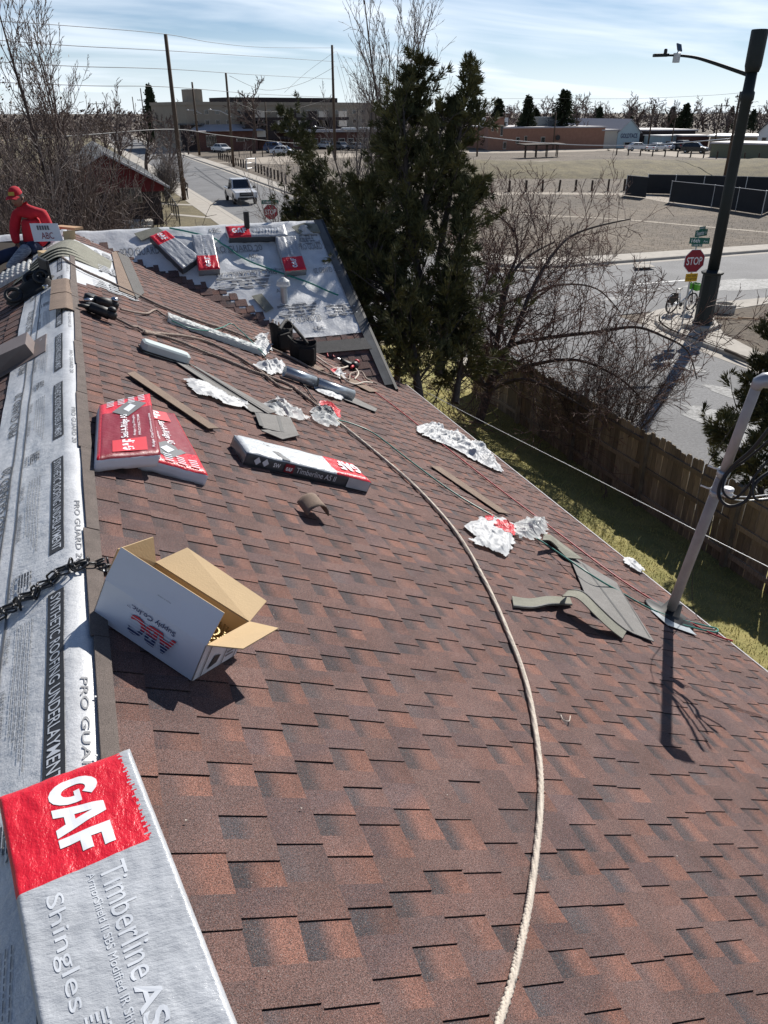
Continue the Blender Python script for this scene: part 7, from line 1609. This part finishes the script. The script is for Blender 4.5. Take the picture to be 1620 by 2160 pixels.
bld('garage', 'plain cream garage between the peach building and the pale blue shop', (1266, 313), (1299, 312), 276, 14, M['creamwall'], M['roofpale'], [], over=.3)
bld('gabled_shop', 'pale blue gabled shop with dark blue lettering on its front', (1300, 312), (1346, 311), 279, 22, M['paleblue'], M['roofpale'], [(.3, .85, .08, .36)], roof='gable', parapet=2.4, txt=('GOLDTACS', .02, .12, .88, .62, .92, M['blue']))
bld('store', 'long dark flat-roofed store next to the gabled shop', (1346, 310), (1462, 309), 276, 16, M['brickdark'], M['roofpale'], [(.1 + .18 * k, .22 + .18 * k, .15, .6) for k in range(3)], over=.4)
bld('shop', 'small grey-white boxy shop in front of the dark store', (1393, 312), (1437, 311), 288, 10, M['paleblue'], M['roofwhite'], [(.2, .4, .2, .6)], over=.3)
bld('shop', 'low brown shop with flat roof beside the grey-white one', (1437, 313), (1492, 313), 288, 12, M['brick'], M['roofpale'], [(.1, .3, .2, .6), (.5, .7, .2, .6)], over=.3)
bld('shop', 'tan low building with white awning beside the street lamp', (1494, 316), (1592, 318), 288, 14, M['stucco'], M['roofwhite'], [(.2, .4, .1, .5)], over=.6)
bld('shed', 'long olive green shed at the far edge of the field', (1496, 331), (1660, 337), 303, 10, mat('olive_wall', (.16, .165, .11), rough=.9), M['roofpale'], [], over=.2)
bld('pale_house', 'pale grey house with gabled roof behind the olive shed', (1592, 322), (1640, 324), 278, 10, M['roofwhite'], M['shingle_far'], [(.2, .4, .4, .75)], roof='gable', parapet=2.2, cat='house')
# ------------------------------------------------------------------ far trees
def fartree(kind, seed):
    rg = random.Random(seed); T, Wd = MB(), MB()
    if kind == 'bare':
        P = dict(seg=[6, 5, 4, 3], wob=.16, up=[.03, .06, .04, .02], rmin=.06, tap=.75, tl=1, max=3, n=[9, 7, 5], t0=[.28, .15, .15], ang=[(25, 60), (25, 60), (20, 60)], lr=[.55, .52, .5], rr=.55, sh=.35); grow(T, Wd, V((0, 0, -.2)), V((0, 0, 1)), 8, .3, 0, P, rg)
    else:
        T.tube([(0, 0, -.2), (0, 0, 10)], [.3, .04], 6, False); full = kind == 'pine'
        for k in range(300):
            t = rg.random() ** .8 * .93 + .06; r = (3.6 * (1 - t) ** (.55 if full else .85) + .15) * (.3 + .9 * rg.random()); a = rg.uniform(0, 6.28319); z = 10 * t; tip = V((r * math.cos(a), r * math.sin(a), z - .25 * r + rg.uniform(0, .5))); root = V((0, 0, z + .2))
            if full and z < 3: continue
            for q in range(16):
                f = rg.random() ** .6; c = root.lerp(tip, f) + rdir(rg) * .28; d = (tip - root).normalized() + rdir(rg) * .8; e = d.orthogonal().normalized() * rg.uniform(.10, .22); m_ = d.normalized() * rg.uniform(.3, .6); Wd.F((Wd.V(c), Wd.V(c + m_ * .5 + e), Wd.V(c + m_), Wd.V(c + m_ * .5 - e)))
    return T, Wd
FT = {}
for kind, seeds in (('bare', (1, 2, 3, 4)), ('pine', (5, 6)), ('fir', (7, 8))):
    for s_ in seeds:
        T, Wd = fartree(kind, s_); FT.setdefault(kind, []).append((T.mesh('trunk', M['twigdark'], True), Wd.mesh('twigs' if kind == 'bare' else 'foliage', M['twig'] if kind == 'bare' else M['conifer'], False)))
def far_tree(kind, u, depth_y, vtop, lab, grp, wide=1.0, rr_=None):
    d = ray(u, 300); k = depth_y / d.y; x, y = d.x * k, depth_y; hgt = zat(x, y, vtop); t = thing('bare_tree' if kind == 'bare' else 'conifer', lab, 'tree', (x, y, 0), grp); a, b = (rr_ or rnd).choice(FT[kind]); s_ = hgt / (9.6 if kind == 'bare' else 10)
    o = mobj('trunk', a, t); o.scale = (s_ * wide,) * 2 + (s_,); o.rotation_euler = (0, 0, rnd.uniform(0, 6)); q = mobj('twigs' if kind == 'bare' else 'foliage', b, t); q.scale = o.scale; q.rotation_euler = o.rotation_euler
for kind, u, dy_, vt_, lab, w in (('fir', 1108, 150, 205, 'dark pointed conifer behind the peach building', .95), ('pine', 1182, 150, 195, 'round-topped pine beside a bare tree behind the peach building', 1.0), ('bare', 1215, 152, 205, 'wide bare tree touching the round-topped pine', 1.0), ('fir', 1047, 150, 210, 'dark conifer rising behind the brown block', 1.0), ('fir', 1258, 165, 228, 'small pointed conifer behind the cream garage', .9), ('pine', 1436, 170, 222, 'dark pine over the row of shops', 1.0), ('fir', 328, 200, 182, 'tall dark conifer beside the far poles', .75), ('bare', 535, 150, 178, 'large bare tree in front of the apartment block', 1.1), ('bare', 300, 95, 235, 'bare tree behind the red house roof', 1.15), ('bare', 345, 88, 245, 'bare tree beside the tall wooden pole', 1.0), ('bare', 255, 110, 225, 'bare tree standing well beyond the red house ridge', 1.2), ('bare', 225, 130, 228, 'bare tree behind the thicket', 1.3), ('bare', 395, 150, 262, 'small bare tree by the house at the bend', 1.0)):
    far_tree(kind, u, dy_, vt_, lab.replace(' chimney side', ' roof ridge'), None, w)
tr = random.Random(19)
for k in range(34): far_tree('bare', 1000 + 640 * (k + tr.random()) / 34, tr.uniform(165, 250), tr.uniform(206, 234), 'bare grey tree in the far tree line behind the shops', 'bare trees on the skyline', tr.uniform(1.0, 1.7), tr)
for k in range(9): far_tree(tr.choice(('fir', 'pine')), 1010 + 620 * (k + tr.random()) / 9, tr.uniform(180, 240), tr.uniform(226, 240), 'dark evergreen in the far tree line behind the shops', 'evergreens on the skyline', tr.uniform(.8, 1.2), tr)
for k in range(10): far_tree('bare', 60 + 360 * (k + tr.random()) / 10, tr.uniform(170, 240), tr.uniform(222, 246), 'bare grey tree in the far tree line beyond the red house', 'bare trees beyond the red house', tr.uniform(1.2, 1.8), tr)
bg_ = MB()
for k in range(9000):
    u = tr.uniform(-40, 1680); d = ray(u, 290); y = tr.uniform(240, 330); p = V((d.x * y / d.y, y, 0)); h_ = tr.uniform(.5, 1) * (7.2 + 2.5 * noise.noise(V((p.x * .05, 0, 0)))); c = V((p.x, p.y, h_ * tr.random())); n_ = rdir(tr); a = n_.orthogonal().normalized() * tr.uniform(.5, 1.1); b_ = n_.cross(a) * .35; bg_.poly([c - a, c - b_, c + a, c + b_])
tag(bg_.build('far_wood', M['twigdark']), 'far-off grey brown belt of trees along the horizon', 'woodland', kind='stuff')
